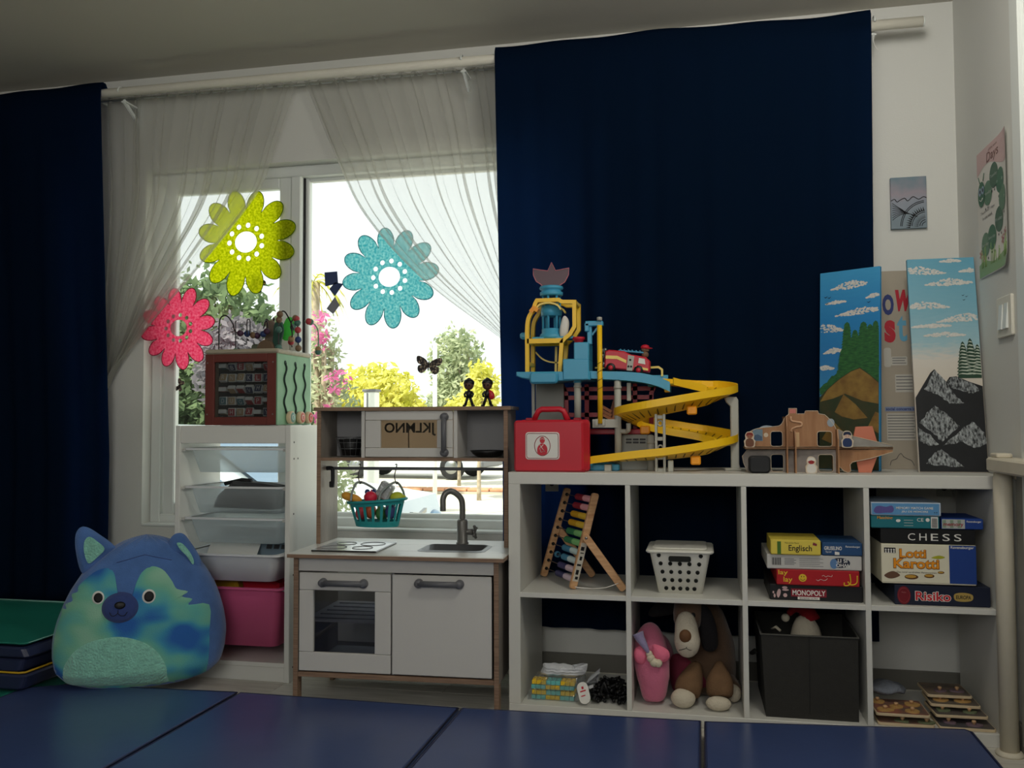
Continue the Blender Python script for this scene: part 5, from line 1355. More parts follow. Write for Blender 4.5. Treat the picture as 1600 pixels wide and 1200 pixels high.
text('WHO', .998, 1.036, .4935, .5045, lambda u, v, w: F(u, v, w + .0008), PRINTW, t, flip=True, bold=.02); text('IS IT', .999, 1.030, .507, .518, lambda u, v, w: F(u, v, w + .0008), PRINTW, t, flip=True, bold=.02)
t, F = game('board_game', 'yellow language learning game box on the left end of the stack', .810, .9545, .018, .19, .5275, .572, cd_('yellow', (222, 200, 80)), GA, .97)
decal([(.829, .5285), (.840, .5285), (.840, .567), (.829, .567)], F, cd_('green', (70, 110, 36)), t, 'green_band')
text('Englisch', .862, .929, .534, .557, F, INK, t, bold=.015); text('Mein erstes Memo', .851, .892, .561, .5655, F, INK, t)
decal([(.931, .558), (.943, .555), (.944, .562), (.933, .566)], F, cd_('flag_red', (130, 50, 60)), t, 'flag')
t, F = game('board_game', 'small blue children game box beside the yellow one', .9585, 1.0725, .024, .20, .5275, .5665, cd_('blue', (34, 74, 120)), GA, .97)
text('GRUSELINO', .965, 1.015, .544, .555, F, PRINTW, t, bold=.02); text('Ravensburger', 1.026, 1.067, .551, .558, F, PRINTW, t, bold=.01); text('Spiel', .969, .985, .535, .541, F, PRINTW, t)
decal([(.995, .530), (1.008, .530), (1.008, .538), (.995, .540)], F, PRINTW, t, 'printed_ghost')
# --- right compartment, bottom to top
NVY = cd_('navy', (22, 30, 52))
t, F = game('board_game', 'navy strategy game box with red seal at the bottom of the right stack', 1.160, 1.420, .026, .33, SF, .4475, NVY, GB, .97)
o = decal(ellipse(1.183 + .003, .417, .0185, .0265, 26), F, cd_('wine', (116, 22, 34)), t, 'wax_seal')
mb = MB(); mb.tube([F(1.186 + .0155 * math.cos(a), .417 + .021 * math.sin(a), .001) for a in [2 * PI * i / 26 for i in range(26)]], .0008, 4, closed=True); obj('seal_ring', mb, cd_('wine_light', (150, 60, 66)), o)
text('Risiko', 1.180, 1.192, .424, .428, lambda u, v, w: F(u, v, w + .0004), cd_('seal_text', (170, 110, 110)), o)
text('Risiko', 1.2165, 1.315, .402, .431, lambda u, v, w: F(u, v, w + .0002), PRINTW, t, 'lettering_outline', bold=.055)
text('Risiko', 1.218, 1.3135, .4035, .4295, lambda u, v, w: F(u, v, w + .0006), cd_('bright_red', (196, 30, 44)), t, bold=.02)
decal(smooth_loop([(1.325, .408), (1.345, .404), (1.37, .408), (1.372, .424), (1.348, .430), (1.324, .425)], 4), F, cd_('gold', (176, 150, 80)), t, 'gold_badge'); text('EUROPA', 1.328, 1.368, .411, .422, lambda u, v, w: F(u, v, w + .0006), INK, t, bold=.02)
t, F = game('board_game', 'cream and blue hare race game box in the middle of the right stack', 1.125, 1.384, .022, .32, .4515, .567, cd_('cream', (226, 220, 196)), GB, .97)
RB = cd_('royal_blue', (28, 62, 136))
decal([(1.311, .456), (1.3835, .4555), (1.3835, .5665), (1.311, .5665)], F, RB, t, 'blue_panel'); text('Ravensburger', 1.3155, 1.378, .555, .5645, lambda u, v, w: F(u, v, w + .0006), PRINTW, t, bold=.015)
ORG, ORD = cd_('carrot_orange', (236, 150, 30)), cd_('carrot_brown', (120, 60, 20))
for wrd, a, b, c, d in (('Lotti', 1.176, 1.248, .528, .553), ('Karotti', 1.159, 1.283, .497, .525)):
    text(wrd, a - .0015, b + .0015, c - .002, d + .001, lambda u, v, w: F(u, v, w + .0002), ORD, t, 'lettering_shadow', bold=.05); text(wrd, a, b, c, d, lambda u, v, w: F(u, v, w + .0006), ORG, t, bold=.025)
text('Das total verdrehte Hasenrennen', 1.167, 1.276, .483, .488, F, INK, t)
for x, z, rx, rz in ((1.207, .472, .019, .0075), (1.256, .476, .014, .006), (1.288, .487, .009, .0038)):
    o = decal(ellipse(x, z, rx, rz, 20), F, cd_('brown', (96, 60, 24)), t, 'printed_hole'); decal(ellipse(x - rx * .1, z + rz * .15, rx * .8, rz * .6, 16), lambda u, v, w: F(u, v, w + .0003), cd_('hole_gold', (196, 150, 60)), o, 'hole_rim')
o = decal([(1.133, .541), (1.165, .540), (1.165, .556), (1.133, .556)], F, INK, t, 'player_icons')
for k in range(4): decal(ellipse(1.138 + .0075 * k, .550, .0025, .003, 10), lambda u, v, w: F(u, v, w + .0003), PRINTW, o, 'icon_head'); decal([(1.1355 + .0075 * k, .541), (1.1405 + .0075 * k, .541), (1.139 + .0075 * k, .548), (1.137 + .0075 * k, .548)], lambda u, v, w: F(u, v, w + .0003), PRINTW, o, 'icon_body')
decal(smooth_loop([(1.132, .474), (1.145, .484), (1.160, .487), (1.176, .476), (1.160, .467), (1.144, .466)], 4), F, cd_('earth', (104, 74, 56)), t, 'printed_mound')
decal(smooth_loop([(1.262, .529), (1.283, .526), (1.300, .531), (1.283, .536)], 4), F, cd_('grass', (170, 170, 40)), t, 'printed_grass')
t, F = game('board_game', 'plain black chess box with white lettering', 1.1245, 1.3845, .028, .31, .5675, .6125, cd_('soft_black', (16, 17, 20)), GB, .97)
for i, ch in enumerate('CHESS'): text(ch, 1.201 + i * .0315, 1.221 + i * .0315, .578, .5985, F, PRINTW, t, bold=.0)
t, F = game('board_game', 'teal matching game box, left of the small memory box', 1.0985, 1.287, .022, .24, .613, .650, cd_('teal', (26, 112, 124)), GB, .97)
text('Matching', 1.116, 1.159, .637, .648, F, cd_('orange_ink', (216, 150, 50)), t, bold=.02); text('CE', 1.226, 1.244, .634, .644, F, PRINTW, t)
decal(ellipse(1.255, .639, .0055, .0055, 18), F, PRINTW, t, 'age_symbol'); decal([(1.264, .615), (1.283, .615), (1.283, .648), (1.264, .648)], F, PRINTW, t, 'barcode_field')
for k in range(9): decal([(1.266, .617 + k * .0031), (1.281, .617 + k * .0031), (1.281, .6188 + k * .0031), (1.266, .6188 + k * .0031)], lambda u, v, w: F(u, v, w + .0004), INK, t, 'barcode_bar')
for k in range(3): decal([(1.19, .621 + k * .008), (1.215, .621 + k * .008), (1.215, .622 + k * .008), (1.19, .622 + k * .008)], F, PRINTW, t, 'small_print')
decal(smooth_loop([(1.168, .634), (1.174, .631), (1.180, .634), (1.179, .639), (1.170, .639)], 4), F, PRINTW, t, 'printed_crest')
t, F = game('board_game', 'light blue memory match game box on top of the teal one', 1.0985, 1.291, .018, .24, .6505, .6895, cd_('pale_grey', (176, 190, 206)), GB, .97)
decal([(1.101, .6535), (1.286, .6535), (1.286, .6865), (1.101, .6865)], F, cd_('sky', (92, 148, 196)), t, 'blue_field')
decal(smooth_loop([(1.106, .665), (1.112, .676), (1.124, .679), (1.14, .676), (1.156, .68), (1.162, .670), (1.157, .660), (1.14, .659), (1.122, .657), (1.11, .658)], 4), lambda u, v, w: F(u, v, w + .0004), cd_('violet', (92, 84, 150)), t, 'cloud_logo')
text('MEMORY MATCH GAME', 1.168, 1.270, .670, .677, lambda u, v, w: F(u, v, w + .0004), PRINTW, t, bold=.01); text('JEU DE MÉMOIRE', 1.183, 1.256, .659, .667, lambda u, v, w: F(u, v, w + .0004), PRINTW, t, bold=.01)
text('4-8', 1.271, 1.281, .659, .663, lambda u, v, w: F(u, v, w + .0004), INK, t)
t, F = game('board_game', 'small blue memory box with checked picture strip', 1.2925, 1.4055, .024, .20, .613, .6435, RB, GB, .97)
decal([(1.294, .615), (1.356, .615), (1.356, .642), (1.294, .642)], F, cd_('check', (176, 180, 176)), t, 'picture_strip')
for k in range(6):
    decal([(1.296 + .0115 * (k % 3) * 1.75, .617 + .012 * (k // 3)), (1.305 + .0115 * (k % 3) * 1.75, .617 + .012 * (k // 3)), (1.305 + .0115 * (k % 3) * 1.75, .628 + .012 * (k // 3)), (1.296 + .0115 * (k % 3) * 1.75, .628 + .012 * (k // 3))], lambda u, v, w: F(u, v, w + .0003), cd_('check_green', (130, 150, 130)), t, 'picture_square')
text('memory', 1.298, 1.352, .619, .630, lambda u, v, w: F(u, v, w + .0006), cd_('dull_red', (150, 50, 60)), t, bold=.02); text('Ravensburger', 1.361, 1.400, .632, .639, F, PRINTW, t, bold=.01)

# ================================================================ peg puzzles
PW = mat('puzzle_birch', (206, 186, 152), 0.55); PEG = mat('peg_wood', (200, 160, 120), 0.5)
def puzzle(label, x0, x1, y0, y1, z, c, rot, pegs, seed):
    t = thing('peg_puzzle', label, 'puzzle', ((x0 + x1) / 2, (y0 + y1) / 2, z), (0, 0, rot), group='wooden peg puzzles', local=True)
    w, d = (x1 - x0) / 2, (y1 - y0) / 2
    mb = MB(); mb.prism(rrect(-w, w, -d, d, .01), 0, .008, 'xy', .001); obj('board', mb, PW, t)
    mb = MB(); mb.prism(rrect(-w + .003, w - .003, -d + .003, d - .003, .008), .008, .0085, 'xy'); pr = obj('picture', mb, mat('puzzle_print_%d' % seed, c, 0.6, col2=(92, 84, 76), scale=26), t)
    rnd = random.Random(seed)
    for px_, py_ in pegs:
        mb = MB(); pl = smooth_loop([(px_ * w + .022 * math.cos(a) * rnd.uniform(.7, 1.2), py_ * d + .018 * math.sin(a) * rnd.uniform(.7, 1.2)) for a in [i * 1.05 for i in range(6)]], 4); mb.prism(pl, .0085, .0125, 'xy')
        o = obj('puzzle_piece', mb, mat('piece_%d' % (seed % 4), [(170, 90, 70), (110, 120, 90), (190, 150, 90), (120, 100, 110)][seed % 4], 0.6), t)
        mb = MB(); mb.lathe([(.002, .0125), (.004, .0125), (.0042, .016), (.0062, .018), (.0062, .0215), (.004, .023), (.001, .023)], (px_ * w, py_ * d, 0), 12); obj('peg', mb, PEG, o)
    return t
pegs5 = [(-.6, -.6), (.4, -.65), (-.1, -.1), (.55, .3), (-.7, .5)]
puzzle('lower peg puzzle of the left pile', 1.106, 1.262, .016, .16, .0385, (150, 110, 90), 0, [(-.1, -.72), (.75, -.72), (-.6, .2), (.4, .4)], 1)
puzzle('upper peg puzzle of the left pile, reddish picture', 1.102, 1.252, .022, .165, .064, (160, 96, 76), 0, pegs5, 2)
puzzle('lowest dark peg puzzle lying flat below the right pile', 1.272, 1.424, .012, .15, .0385, (70, 72, 80), 0, [(-.55, -.4), (.3, -.6), (.2, .4)], 3)
puzzle('second peg puzzle from the bottom in the right pile', 1.268, 1.412, .045, .18, .063, (90, 84, 80), .03, [(-.6, -.4), (.4, -.5), (.2, .3)], 5)
puzzle('third peg puzzle from the bottom in the right pile', 1.266, 1.404, .078, .21, .083, (110, 100, 86), -.02, [(-.5, -.4), (.4, -.4), (.0, .4)], 6)
puzzle('topmost peg puzzle in the right pile', 1.262, 1.388, .11, .24, .101, (140, 120, 100), .02, [(-.3, -.4), (.5, -.3)], 7)
mb = MB(); mb.pillow(smooth_loop([(1.100, .095), (1.12, .118), (1.16, .126), (1.20, .120), (1.215, .104), (1.205, .095), (1.15, .091)], 5), (1.16, .107), .17, .05, 6); mb.v = [(x, y, z + .004 * math.sin(90 * x + 60 * y)) for x, y, z in mb.v]
solo('crumpled_cloth', mb, mat('grey_blue_cloth', (120, 126, 136), 0.95, bump=0.8, bscale=60), 'crumpled grey-blue cloth on top of the left puzzle pile', 'cloth', (1.16, .18, .098))

# ================================================================ on the shelf: red case
t = thing('toy_doctor_case', 'red plastic toy first-aid case with white badge, at the left end of the shelf', 'toy case', (.135, .06, KT))
mb = MB(); mb.prism(rrect(.014, .240, KT, .936, .012), .022, .060, 'xz', .006); mb.v = [(x + .012 * (y > .05), y, z) for x, y, z in mb.v]; obj('front_shell', mb, REDP, t)
mb = MB(); mb.prism(rrect(.026, .254, KT, .938, .012), .061, .100, 'xz', .006); obj('back_shell', mb, REDP, t)
mb = MB(); mb.tube([(.074, .06, .936), (.088, .06, .966), (.10, .06, .972), (.16, .06, .972), (.172, .06, .966), (.186, .06, .936)], .0095, 8); obj('carry_handle', mb, REDP, t)
for x in (.048, .205): obj('latch', MB().box(x, x + .024, .045, .075, .934, .944, .003), DKRED, t)
obj('foot_rail', MB().box(.02, .245, .024, .098, KT, KT + .006, .002), DKRED, t)
F = front(.0218)
mb = MB(); mb.prism(rrect(.053, .164, .810, .898, .010), .0195, .022, 'xz', .0008); bd = obj('badge', mb, PRINTW, t)
mb = MB(); mb.tube([(x, .0192, z) for x, z in rrect(.057, .160, .814, .894, .008)], .0009, 4, closed=True); obj('badge_border', mb, DKRED, bd)
mb = MB(); mb.tube([(x, .0192, z) for x, z in ellipse(.1085, .854, .0255, .0315, 30)], .0010, 4, closed=True); obj('badge_oval', mb, DKRED, bd)
G = front(.0192)
decal(ellipse(.1085, .872, .0085, .0105, 18), G, REDP, bd, 'pictogram_head'); decal(smooth_loop([(.094, .828), (.092, .846), (.100, .859), (.1085, .861), (.118, .858), (.125, .846), (.122, .828), (.108, .824)], 4), G, REDP, bd, 'pictogram_body')
mb = MB(); mb.tube([G(*p, .001) for p in [(.100, .858), (.108, .846), (.116, .836), (.104, .834), (.100, .846), (.112, .858)]], .0010, 4); obj('pictogram_sling', mb, PRINTW, bd)
mb = MB(); mb.tube([G(*p, .001) for p in [(.101, .875), (.1085, .877), (.116, .875)]], .0008, 4); obj('pictogram_bandage', mb, PRINTW, bd)

# ================================================================ toy rescue tower with spiral track
t = thing('toy_rescue_tower', 'toy rescue tower with turquoise lift, yellow frames and spiral yellow track', 'toy playset', (.35, .24, KT))
def bar(mb, p, q, w, y0, y1):
    d = Vector((q[0] - p[0], q[1] - p[1])); L = d.length; d /= L; n = Vector((-d.y, d.x)) * w / 2
    mb.prism([(p[0] + n.x, p[1] + n.y), (q[0] + n.x, q[1] + n.y), (q[0] - n.x, q[1] - n.y), (p[0] - n.x, p[1] - n.y)], y0, y1, 'xz')
def bars(pts, w, y0, y1, m, nm, par=None):
    mb = MB(); L = []; Rr = []; n = len(pts)
    for i in range(n):
        p = Vector(pts[i]); a = Vector(pts[max(i - 1, 0)]); b = Vector(pts[min(i + 1, n - 1)])
        d0 = (p - a) if i > 0 else (b - p); d1 = (b - p) if i < n - 1 else (p - a)
        n0 = Vector((-d0.y, d0.x)).normalized(); n1 = Vector((-d1.y, d1.x)).normalized(); m2 = (n0 + n1).normalized()
        o = m2 * (w / 2) / max(.6, m2.dot(n0)); L.append(tuple(p + o)); Rr.append(tuple(p - o))
    vs = [(u, y, v) for y in (y0, y1) for pp in (L, Rr) for u, v in pp]; fs = []
    for i in range(n - 1):
        a, b, c, d = i, i + 1, n + i, n + i + 1; e = 2 * n
        fs += [(a, b, d, c), (a + e, c + e, d + e, b + e), (a, a + e, b + e, b), (c, d, d + e, c + e)]
    e = 2 * n; fs += [(0, n, n + e, e), (n - 1, n - 1 + e, 2 * n - 1 + e, 2 * n - 1)]
    mb.add(vs, fs)
    return obj(nm, mb, m, par or t)
def sm2(pts, k=5): return smooth_path(pts, k)
# yellow house frame, front and back
for y0 in (.165, .27):
    bars(sm2([(.031, 1.10), (.031, 1.18), (.031, 1.245), (.036, 1.285), (.052, 1.312)], 4), .013, y0, y0 + .018, YELLOW, 'yellow_frame')
    bars([(.052, 1.312), (.060, 1.335), (.066, 1.345), (.140, 1.345), (.152, 1.338), (.194, 1.336), (.194, 1.252), (.178, 1.226), (.160, 1.212), (.150, 1.200), (.143, 1.10)], .013, y0, y0 + .018, YELLOW, 'yellow_frame')
    bars([(.031, 1.206), (.155, 1.206)], .016, y0, y0 + .018, YELLOW, 'yellow_beam')
    bars(sm2([(.062, 1.315), (.075, 1.330), (.105, 1.336), (.135, 1.328), (.148, 1.312)], 4), .006, y0, y0 + .018, YELLOW2, 'yellow_arch')
for (x, z) in ((.031, 1.13), (.031, 1.206), (.066, 1.345), (.194, 1.336), (.15, 1.206), (.143, 1.106)): obj('cross_bar', MB().box(x - .006, x + .006, .18, .275, z - .006, z + .006, .001), YELLOW2, t)
bars([(.045, 1.305), (.056, 1.318), (.07, 1.31)], .014, .158, .190, ORANGE, 'orange_joint')
bars(sm2([(.038, 1.178), (.06, 1.155), (.09, 1.142), (.14, 1.138)], 4), .005, .285, .291, YELLOW2, 'yellow_brace'); bars([(.112, 1.195), (.110, 1.105)], .008, .285, .291, YELLOW2, 'yellow_brace')
# turquoise lift
mb = MB(); mb.lathe([(.004, 1.215), (.040, 1.215), (.042, 1.222), (.040, 1.232), (.034, 1.236), (.034, 1.25), (.030, 1.252), (.004, 1.252)], (.107, .22, 0), 26); obj('lift_base', mb, TURQ, t)
mb = MB(); mb.lathe([(.03, 1.365), (.036, 1.365), (.040, 1.368), (.040, 1.378), (.034, 1.381), (.034, 1.385), (.040, 1.388), (.042, 1.393), (.038, 1.399), (.004, 1.399), (.004, 1.390), (.030, 1.388)], (.107, .22, 0), 26); obj('lift_crown', mb, TURQ, t)
for a in range(6):
    q = a * PI / 3 + .3; mb = MB(); mb.cyl((.107 + .029 * math.cos(q), .22 + .029 * math.sin(q), 1.24), (.107 + .029 * math.cos(q), .22 + .029 * math.sin(q), 1.37), .0042, n=8); obj('lift_column', mb, TURQ, t)
mb = MB(); mb.lathe([(.026, 1.295), (.036, 1.295), (.037, 1.312), (.034, 1.33), (.026, 1.33)], (.107, .22, 0), 24); obj('lift_ring', mb, TURQ, t)
mb = MB(); mb.lathe([(.030, 1.345), (.034, 1.345), (.034, 1.352), (.030, 1.352)], (.107, .22, 0), 24); obj('lift_ring', mb, TURQ, t)
obj('lift_arm', MB().box(.045, .19, .185, .26, 1.213, 1.222, .002), TURQ, t); mb = MB(); mb.box(-.002, .03, .20, .235, 1.218, 1.240, .006); obj('lift_knob', mb, TURQ, t)
mb = MB(); mb.pillow(smooth_loop([(.143, 1.222), (.141, 1.25), (.150, 1.285), (.160, 1.292), (.172, 1.275), (.172, 1.25), (.163, 1.222)], 4), (.157, 1.255), .19, .008, 5); obj('white_seat', mb, PRINTW, t)
# emblem on top: winged star shield
em = [(.044, 1.462), (.095, 1.453), (.109, 1.482), (.123, 1.453), (.170, 1.460), (.168, 1.436), (.155, 1.412), (.138, 1.402), (.128, 1.388), (.121, 1.385), (.090, 1.385), (.082, 1.395), (.070, 1.408), (.055, 1.418), (.045, 1.44)]
mb = MB(); mb.prism(em, .215, .222, 'xz', .001); e = obj('emblem_plate', mb, mat('grey_emblem', (104, 84, 92), 0.5), t)
mb = MB(); mb.tube([(x, .2145, z) for x, z in em], .0016, 5, closed=True); obj('emblem_outline', mb, mat('rose_outline', (196, 116, 126), 0.5), e)
# platforms
mb = MB(); mb.prism([(.0, 1.100), (.25, 1.098), (.25, 1.070), (.10, 1.066), (.02, 1.078), (.0, 1.086)], .13, .31, 'xz', .003); obj('platform', mb, TURQ, t)
mb = MB(); mb.prism(rrect(.050, .145, 1.058, 1.098, .012), .105, .135, 'xz', .006); obj('platform_tray', mb, TURQ, t)
obj('lift_shaft', MB().box(.160, .247, .125, .235, 1.070, 1.140, .003), TURQ, t); obj('lift_shaft', MB().box(.197, .247, .126, .235, 1.136, 1.195, .003), TURQ, t)
mb = MB(); mb.lathe([(.004, 1.193), (.013, 1.193), (.013, 1.206), (.018, 1.209), (.018, 1.217), (.004, 1.219)], (.207, .18, 0), 18, sx=1.2); obj('red_button', mb, REDP, t)
rp = [(.247, 1.100), (.30, 1.098), (.36, 1.096), (.42, 1.090), (.47, 1.078), (.510, 1.060)]
up = sm2(rp, 5); lo = [(x, z - .028 + .004 * math.sin(x * 9)) for x, z in up]
mb = MB(); mb.prism(up + list(reversed(lo)), .15, .160, 'xz'); mb.prism(up + list(reversed(lo)), .27, .280, 'xz'); mb.prism([(x, z - .006) for x, z in up] + list(reversed([(x, z - .012) for x, z in up])), .16, .27, 'xz'); obj('ramp', mb, TURQ, t)
obj('ramp_backplate', MB().box(.43, .50, .28, .288, 1.05, 1.09, .002), TURQ, t)
bars([(.425, 1.115), (.468, 1.117), (.480, 1.108), (.480, 1.085)], .007, .272, .280, YELLOW2, 'yellow_rail'); bars([(.25, 1.118), (.30, 1.118)], .006, .272, .280, YELLOW2, 'yellow_rail')
# crane arm and yellow pole
obj('crane_arm', MB().box(.232, .292, .150, .180, 1.250, 1.268, .003), TURQ, t); obj('crane_arm', MB().box(.230, .246, .150, .180, 1.232, 1.262, .003), TURQ, t); obj('crane_post', MB().box(.238, .254, .158, .178, 1.190, 1.255, .002), TURQ, t)
bars([(.254, 1.222), (.276, 1.250)], .006, .162, .174, TURQ, 'crane_brace')
mb = MB(); mb.cyl((.2815, .145, .925), (.2815, .145, 1.252), .0085, n=14); yp = obj('yellow_pole', mb, YELLOW, t)
mb = MB(); mb.tube([(.2815 + .0088 * math.cos(a), .145 + .0088 * math.sin(a), 1.02 + a * .0045) for a in [.35 * i for i in range(70)]], .0011, 4); obj('spiral_groove', mb, mat('brown_groove', (120, 90, 20), 0.6), yp)
mb = MB(); mb.lathe([(.003, 1.268), (.009, 1.268), (.009, 1.278), (.003, 1.280)], (.2815, .145, 0), 14); obj('pole_cap', mb, LGREY, t)
bars([(.255, .925), (.340, .925)], .028, .150, .175, LGREY, 'grey_bracket'); bars([(.270, .918), (.270, .94)], .008, .14, .15, LGREY, 'pole_clip'); bars([(.293, .918), (.293, .94)], .008, .14, .15, LGREY, 'pole_clip')
# grey posts and wall panels
for x, y, z0, z1 in ((.203, .17, .93, 1.075), (.338, .165, KT, 1.07), (.445, .165, KT, .888)):
    mb = MB(); mb.lathe([(.003, z0), (.0115, z0), (.0115, z1 - .004), (.003, z1)], (x, y, 0), 16)
    mb.lathe([(.011, z1 - .03), (.0135, z1 - .03), (.0135, z1 - .022), (.011, z1 - .022)], (x, y, 0), 16); obj('grey_post', mb, LGREY, t)
mb = MB(); mb.lathe([(.011, 1.062), (.0135, 1.062), (.0135, 1.074), (.011, 1.074)], (.203, .17, 0), 16); obj('turquoise_collar', mb, TURQ, t)
obj('grey_wall', MB().box(.040, .140, .275, .285, .80, 1.066, .002), mat('dull_grey_plastic', (140, 142, 136), 0.5), t); mb = MB(); mb.prism([(.022, 1.075), (.030, 1.060), (.032, KT), (.040, KT), (.040, 1.075)], .25, .262, 'xz'); obj('grey_post', mb, LGREY, t)
vp = obj('vent_wall', MB().box(.345, .435, .20, .208, KT, .888, .002), mat('dull_grey_plastic', (140, 142, 136), 0.5), t)
for i in range(3):
    for j in range(2): obj('vent_slot', MB().box(.361 + i * .023, .380 + i * .023, .1985, .201, .858 + j * .010, .864 + j * .010, .001), BLACK, vp)
obj('bottom_tray', MB().box(.225, .345, .12, .30, KT, KT + .022, .003), TURQ, t)
mb = MB(); mb.tube(smooth_path([(.338, .165, .900), (.365, .160, .898), (.374, .150, .905), (.374, .150, .925)], 4), .008, 8); obj('grey_elbow', mb, LGREY, t)
obj('hanging_slat', MB().box(.366, .380, .19, .198, 1.0, 1.062, .002), LGREY, t)
# dark red lattice
for pts in ([(.13, 1.062), (.145, 1.03), (.148, .89)], [(.218, 1.062), (.218, .89)], [(.386, 1.062), (.386, .89)], [(.455, 1.062), (.442, 1.03), (.440, .89)], [(.135, 1.045), (.45, 1.045)], [(.14, 1.015), (.445, 1.015)], [(.145, .955), (.44, .955)]):
    bars(pts, .015, .292, .302, DKRED, 'red_lattice_bar')
obj('red_plate', MB().box(.145, .44, .20, .303, .888, .906, .003), DKRED, t)
# wing emblem on the lattice
OB = mat('bronze_plastic', (196, 120, 60), 0.4); OB2 = mat('dark_bronze_plastic', (120, 60, 30), 0.5)
mb = MB(); mb.prism(smooth_loop([(.30, .935), (.33, .925), (.345, .96), (.335, .99), (.315, 1.01), (.305, .985), (.298, .96)], 3), .284, .291, 'xz'); w = obj('wing_emblem', mb, OB2, t)
for i, (x0, z0, x1, z1) in enumerate(((.262, .990, .305, .965), (.268, .972, .305, .952), (.276, .955, .308, .938), (.335, .965, .372, .985), (.335, .950, .362, .966))):
    mb = MB(); bar(mb, (x0, z0), (x1, z1), .010, .278, .290); obj('wing_feather', mb, OB, w)
mb = MB(); mb.prism([(.308, .935), (.322, .93), (.33, .97), (.318, 1.0), (.312, .97)], .276, .284, 'xz'); obj('wing_flame', mb, OB, w)
# spiral track
cxT, cyT = .522, .205
ctrl = [(.500, .215, 1.058), (.56, .255, 1.050), (.63, .285, 1.040), (.678, .25, 1.030), (.690, .20, 1.018), (.655, .145, 1.005), (.58, .115, .990), (.50, .105, .975), (.42, .115, .960), (.372, .15, .948), (.362, .20, .938), (.395, .255, .925), (.46, .285, .912), (.54, .29, .898), (.62, .285, .884), (.678, .25, .870), (.690, .20, .858), (.655, .145, .845), (.58, .112, .832), (.50, .102, .822), (.40, .102, .814), (.32, .108, .806), (.262, .118, .800)]
path = [Vector(p) for p in smooth_path(ctrl, 6)]
prof = [(-.030, .018), (-.034, .018), (-.034, -.006), (.034, -.006), (.034, .018), (.030, .018), (.030, -.001), (-.030, -.001)]
vs = []; fs = []; m_ = len(prof)
for i, p in enumerate(path):
    d = (path[min(i + 1, len(path) - 1)] - path[max(i - 1, 0)]); d.z = 0; d.normalize(); s = Vector((d.y, -d.x, 0))
    bk = .42 * min(1, i / 14, (len(path) - 1 - i) / 30)
    for a, b in prof: vs.append(tuple(p + s * a * 1.1 + Vector((0, 0, b - a * bk))))
for i in range(len(path) - 1):
    for k in range(m_): fs.append((i * m_ + k, i * m_ + (k + 1) % m_, (i + 1) * m_ + (k + 1) % m_, (i + 1) * m_ + k))
fs += [tuple(range(m_)), tuple((len(path) - 1) * m_ + k for k in range(m_))]
mb = MB(); mb.add(vs, fs, False); tr = obj('spiral_track', mb, YELLOW, t)
for i in range(6, len(path) - 4, 2):
    p = path[i]; d = path[i + 1] - path[i - 1]; d.z = 0; d.normalize(); s = Vector((d.y, -d.x, 0))
    bk = .42 * min(1, i / 14, (len(path) - 1 - i) / 30)
    mb = MB(); q = [p + s * a + d * b + Vector((0, 0, -a * bk)) for a, b in ((-.022, -.0022), (.022, -.0022), (.022, .0022), (-.022, .0022))]
    mb.add([tuple(v + Vector((0, 0, -.0004))) for v in q] + [tuple(v + Vector((0, 0, -.0068))) for v in q], [(0, 1, 2, 3), (7, 6, 5, 4), (0, 4, 5, 1), (1, 5, 6, 2), (2, 6, 7, 3), (3, 7, 4, 0)]); obj('track_slot', mb, mat('brown_groove', (120, 90, 20), 0.6), tr)
for x, y, z in ((.580, .110, .968), (.590, .108, .808), (.425, .20, .905)): obj('orange_clip', MB().box(x - .016, x + .016, y - .012, y + .02, z - .016, z + .012, .004), ORANGE, t)
obj('track_joint', MB().box(.490, .508, .19, .225, 1.028, 1.045, .002), YELLOW, t)
# grey supports
sp = obj('track_support', MB().box(.462, .470, .095, .125, KT, .955, .001), LGREY, t); obj('track_support', MB().box(.488, .496, .095, .125, KT, .955, .001), LGREY, t)
for z in (.775, .815, .875, .945): obj('support_rung', MB().box(.47, .488, .10, .12, z - .006, z + .006, .001), LGREY, sp)
for z in (.845, .925):
    mb = MB(); mb.tube([(.479 + .008 * math.cos(a), .108, z + .009 * math.sin(a)) for a in [2 * PI * i / 16 for i in range(16)]], .0028, 6, closed=True); obj('support_ring', mb, LGREY, sp)
obj('track_support', MB().box(.503, .520, .085, .12, KT, .806, .002), LGREY, t); obj('track_support', MB().box(.300, .322, .085, .12, KT, .792, .002), LGREY, t)
mb = MB(); mb.prism([(.702, KT), (.702, .98), (.690, .992), (.684, 1.006), (.695, 1.012), (.722, 1.010), (.728, 1.0), (.728, KT + .02), (.734, KT)], .19, .215, 'xz', .003); obj('track_column', mb, LGREY, t)
obj('column_foot', MB().box(.682, .736, .18, .225, KT, KT + .008, .003), LGREY, t); obj('column_arm', MB().box(.680, .704, .19, .21, .850, .860, .002), LGREY, t)

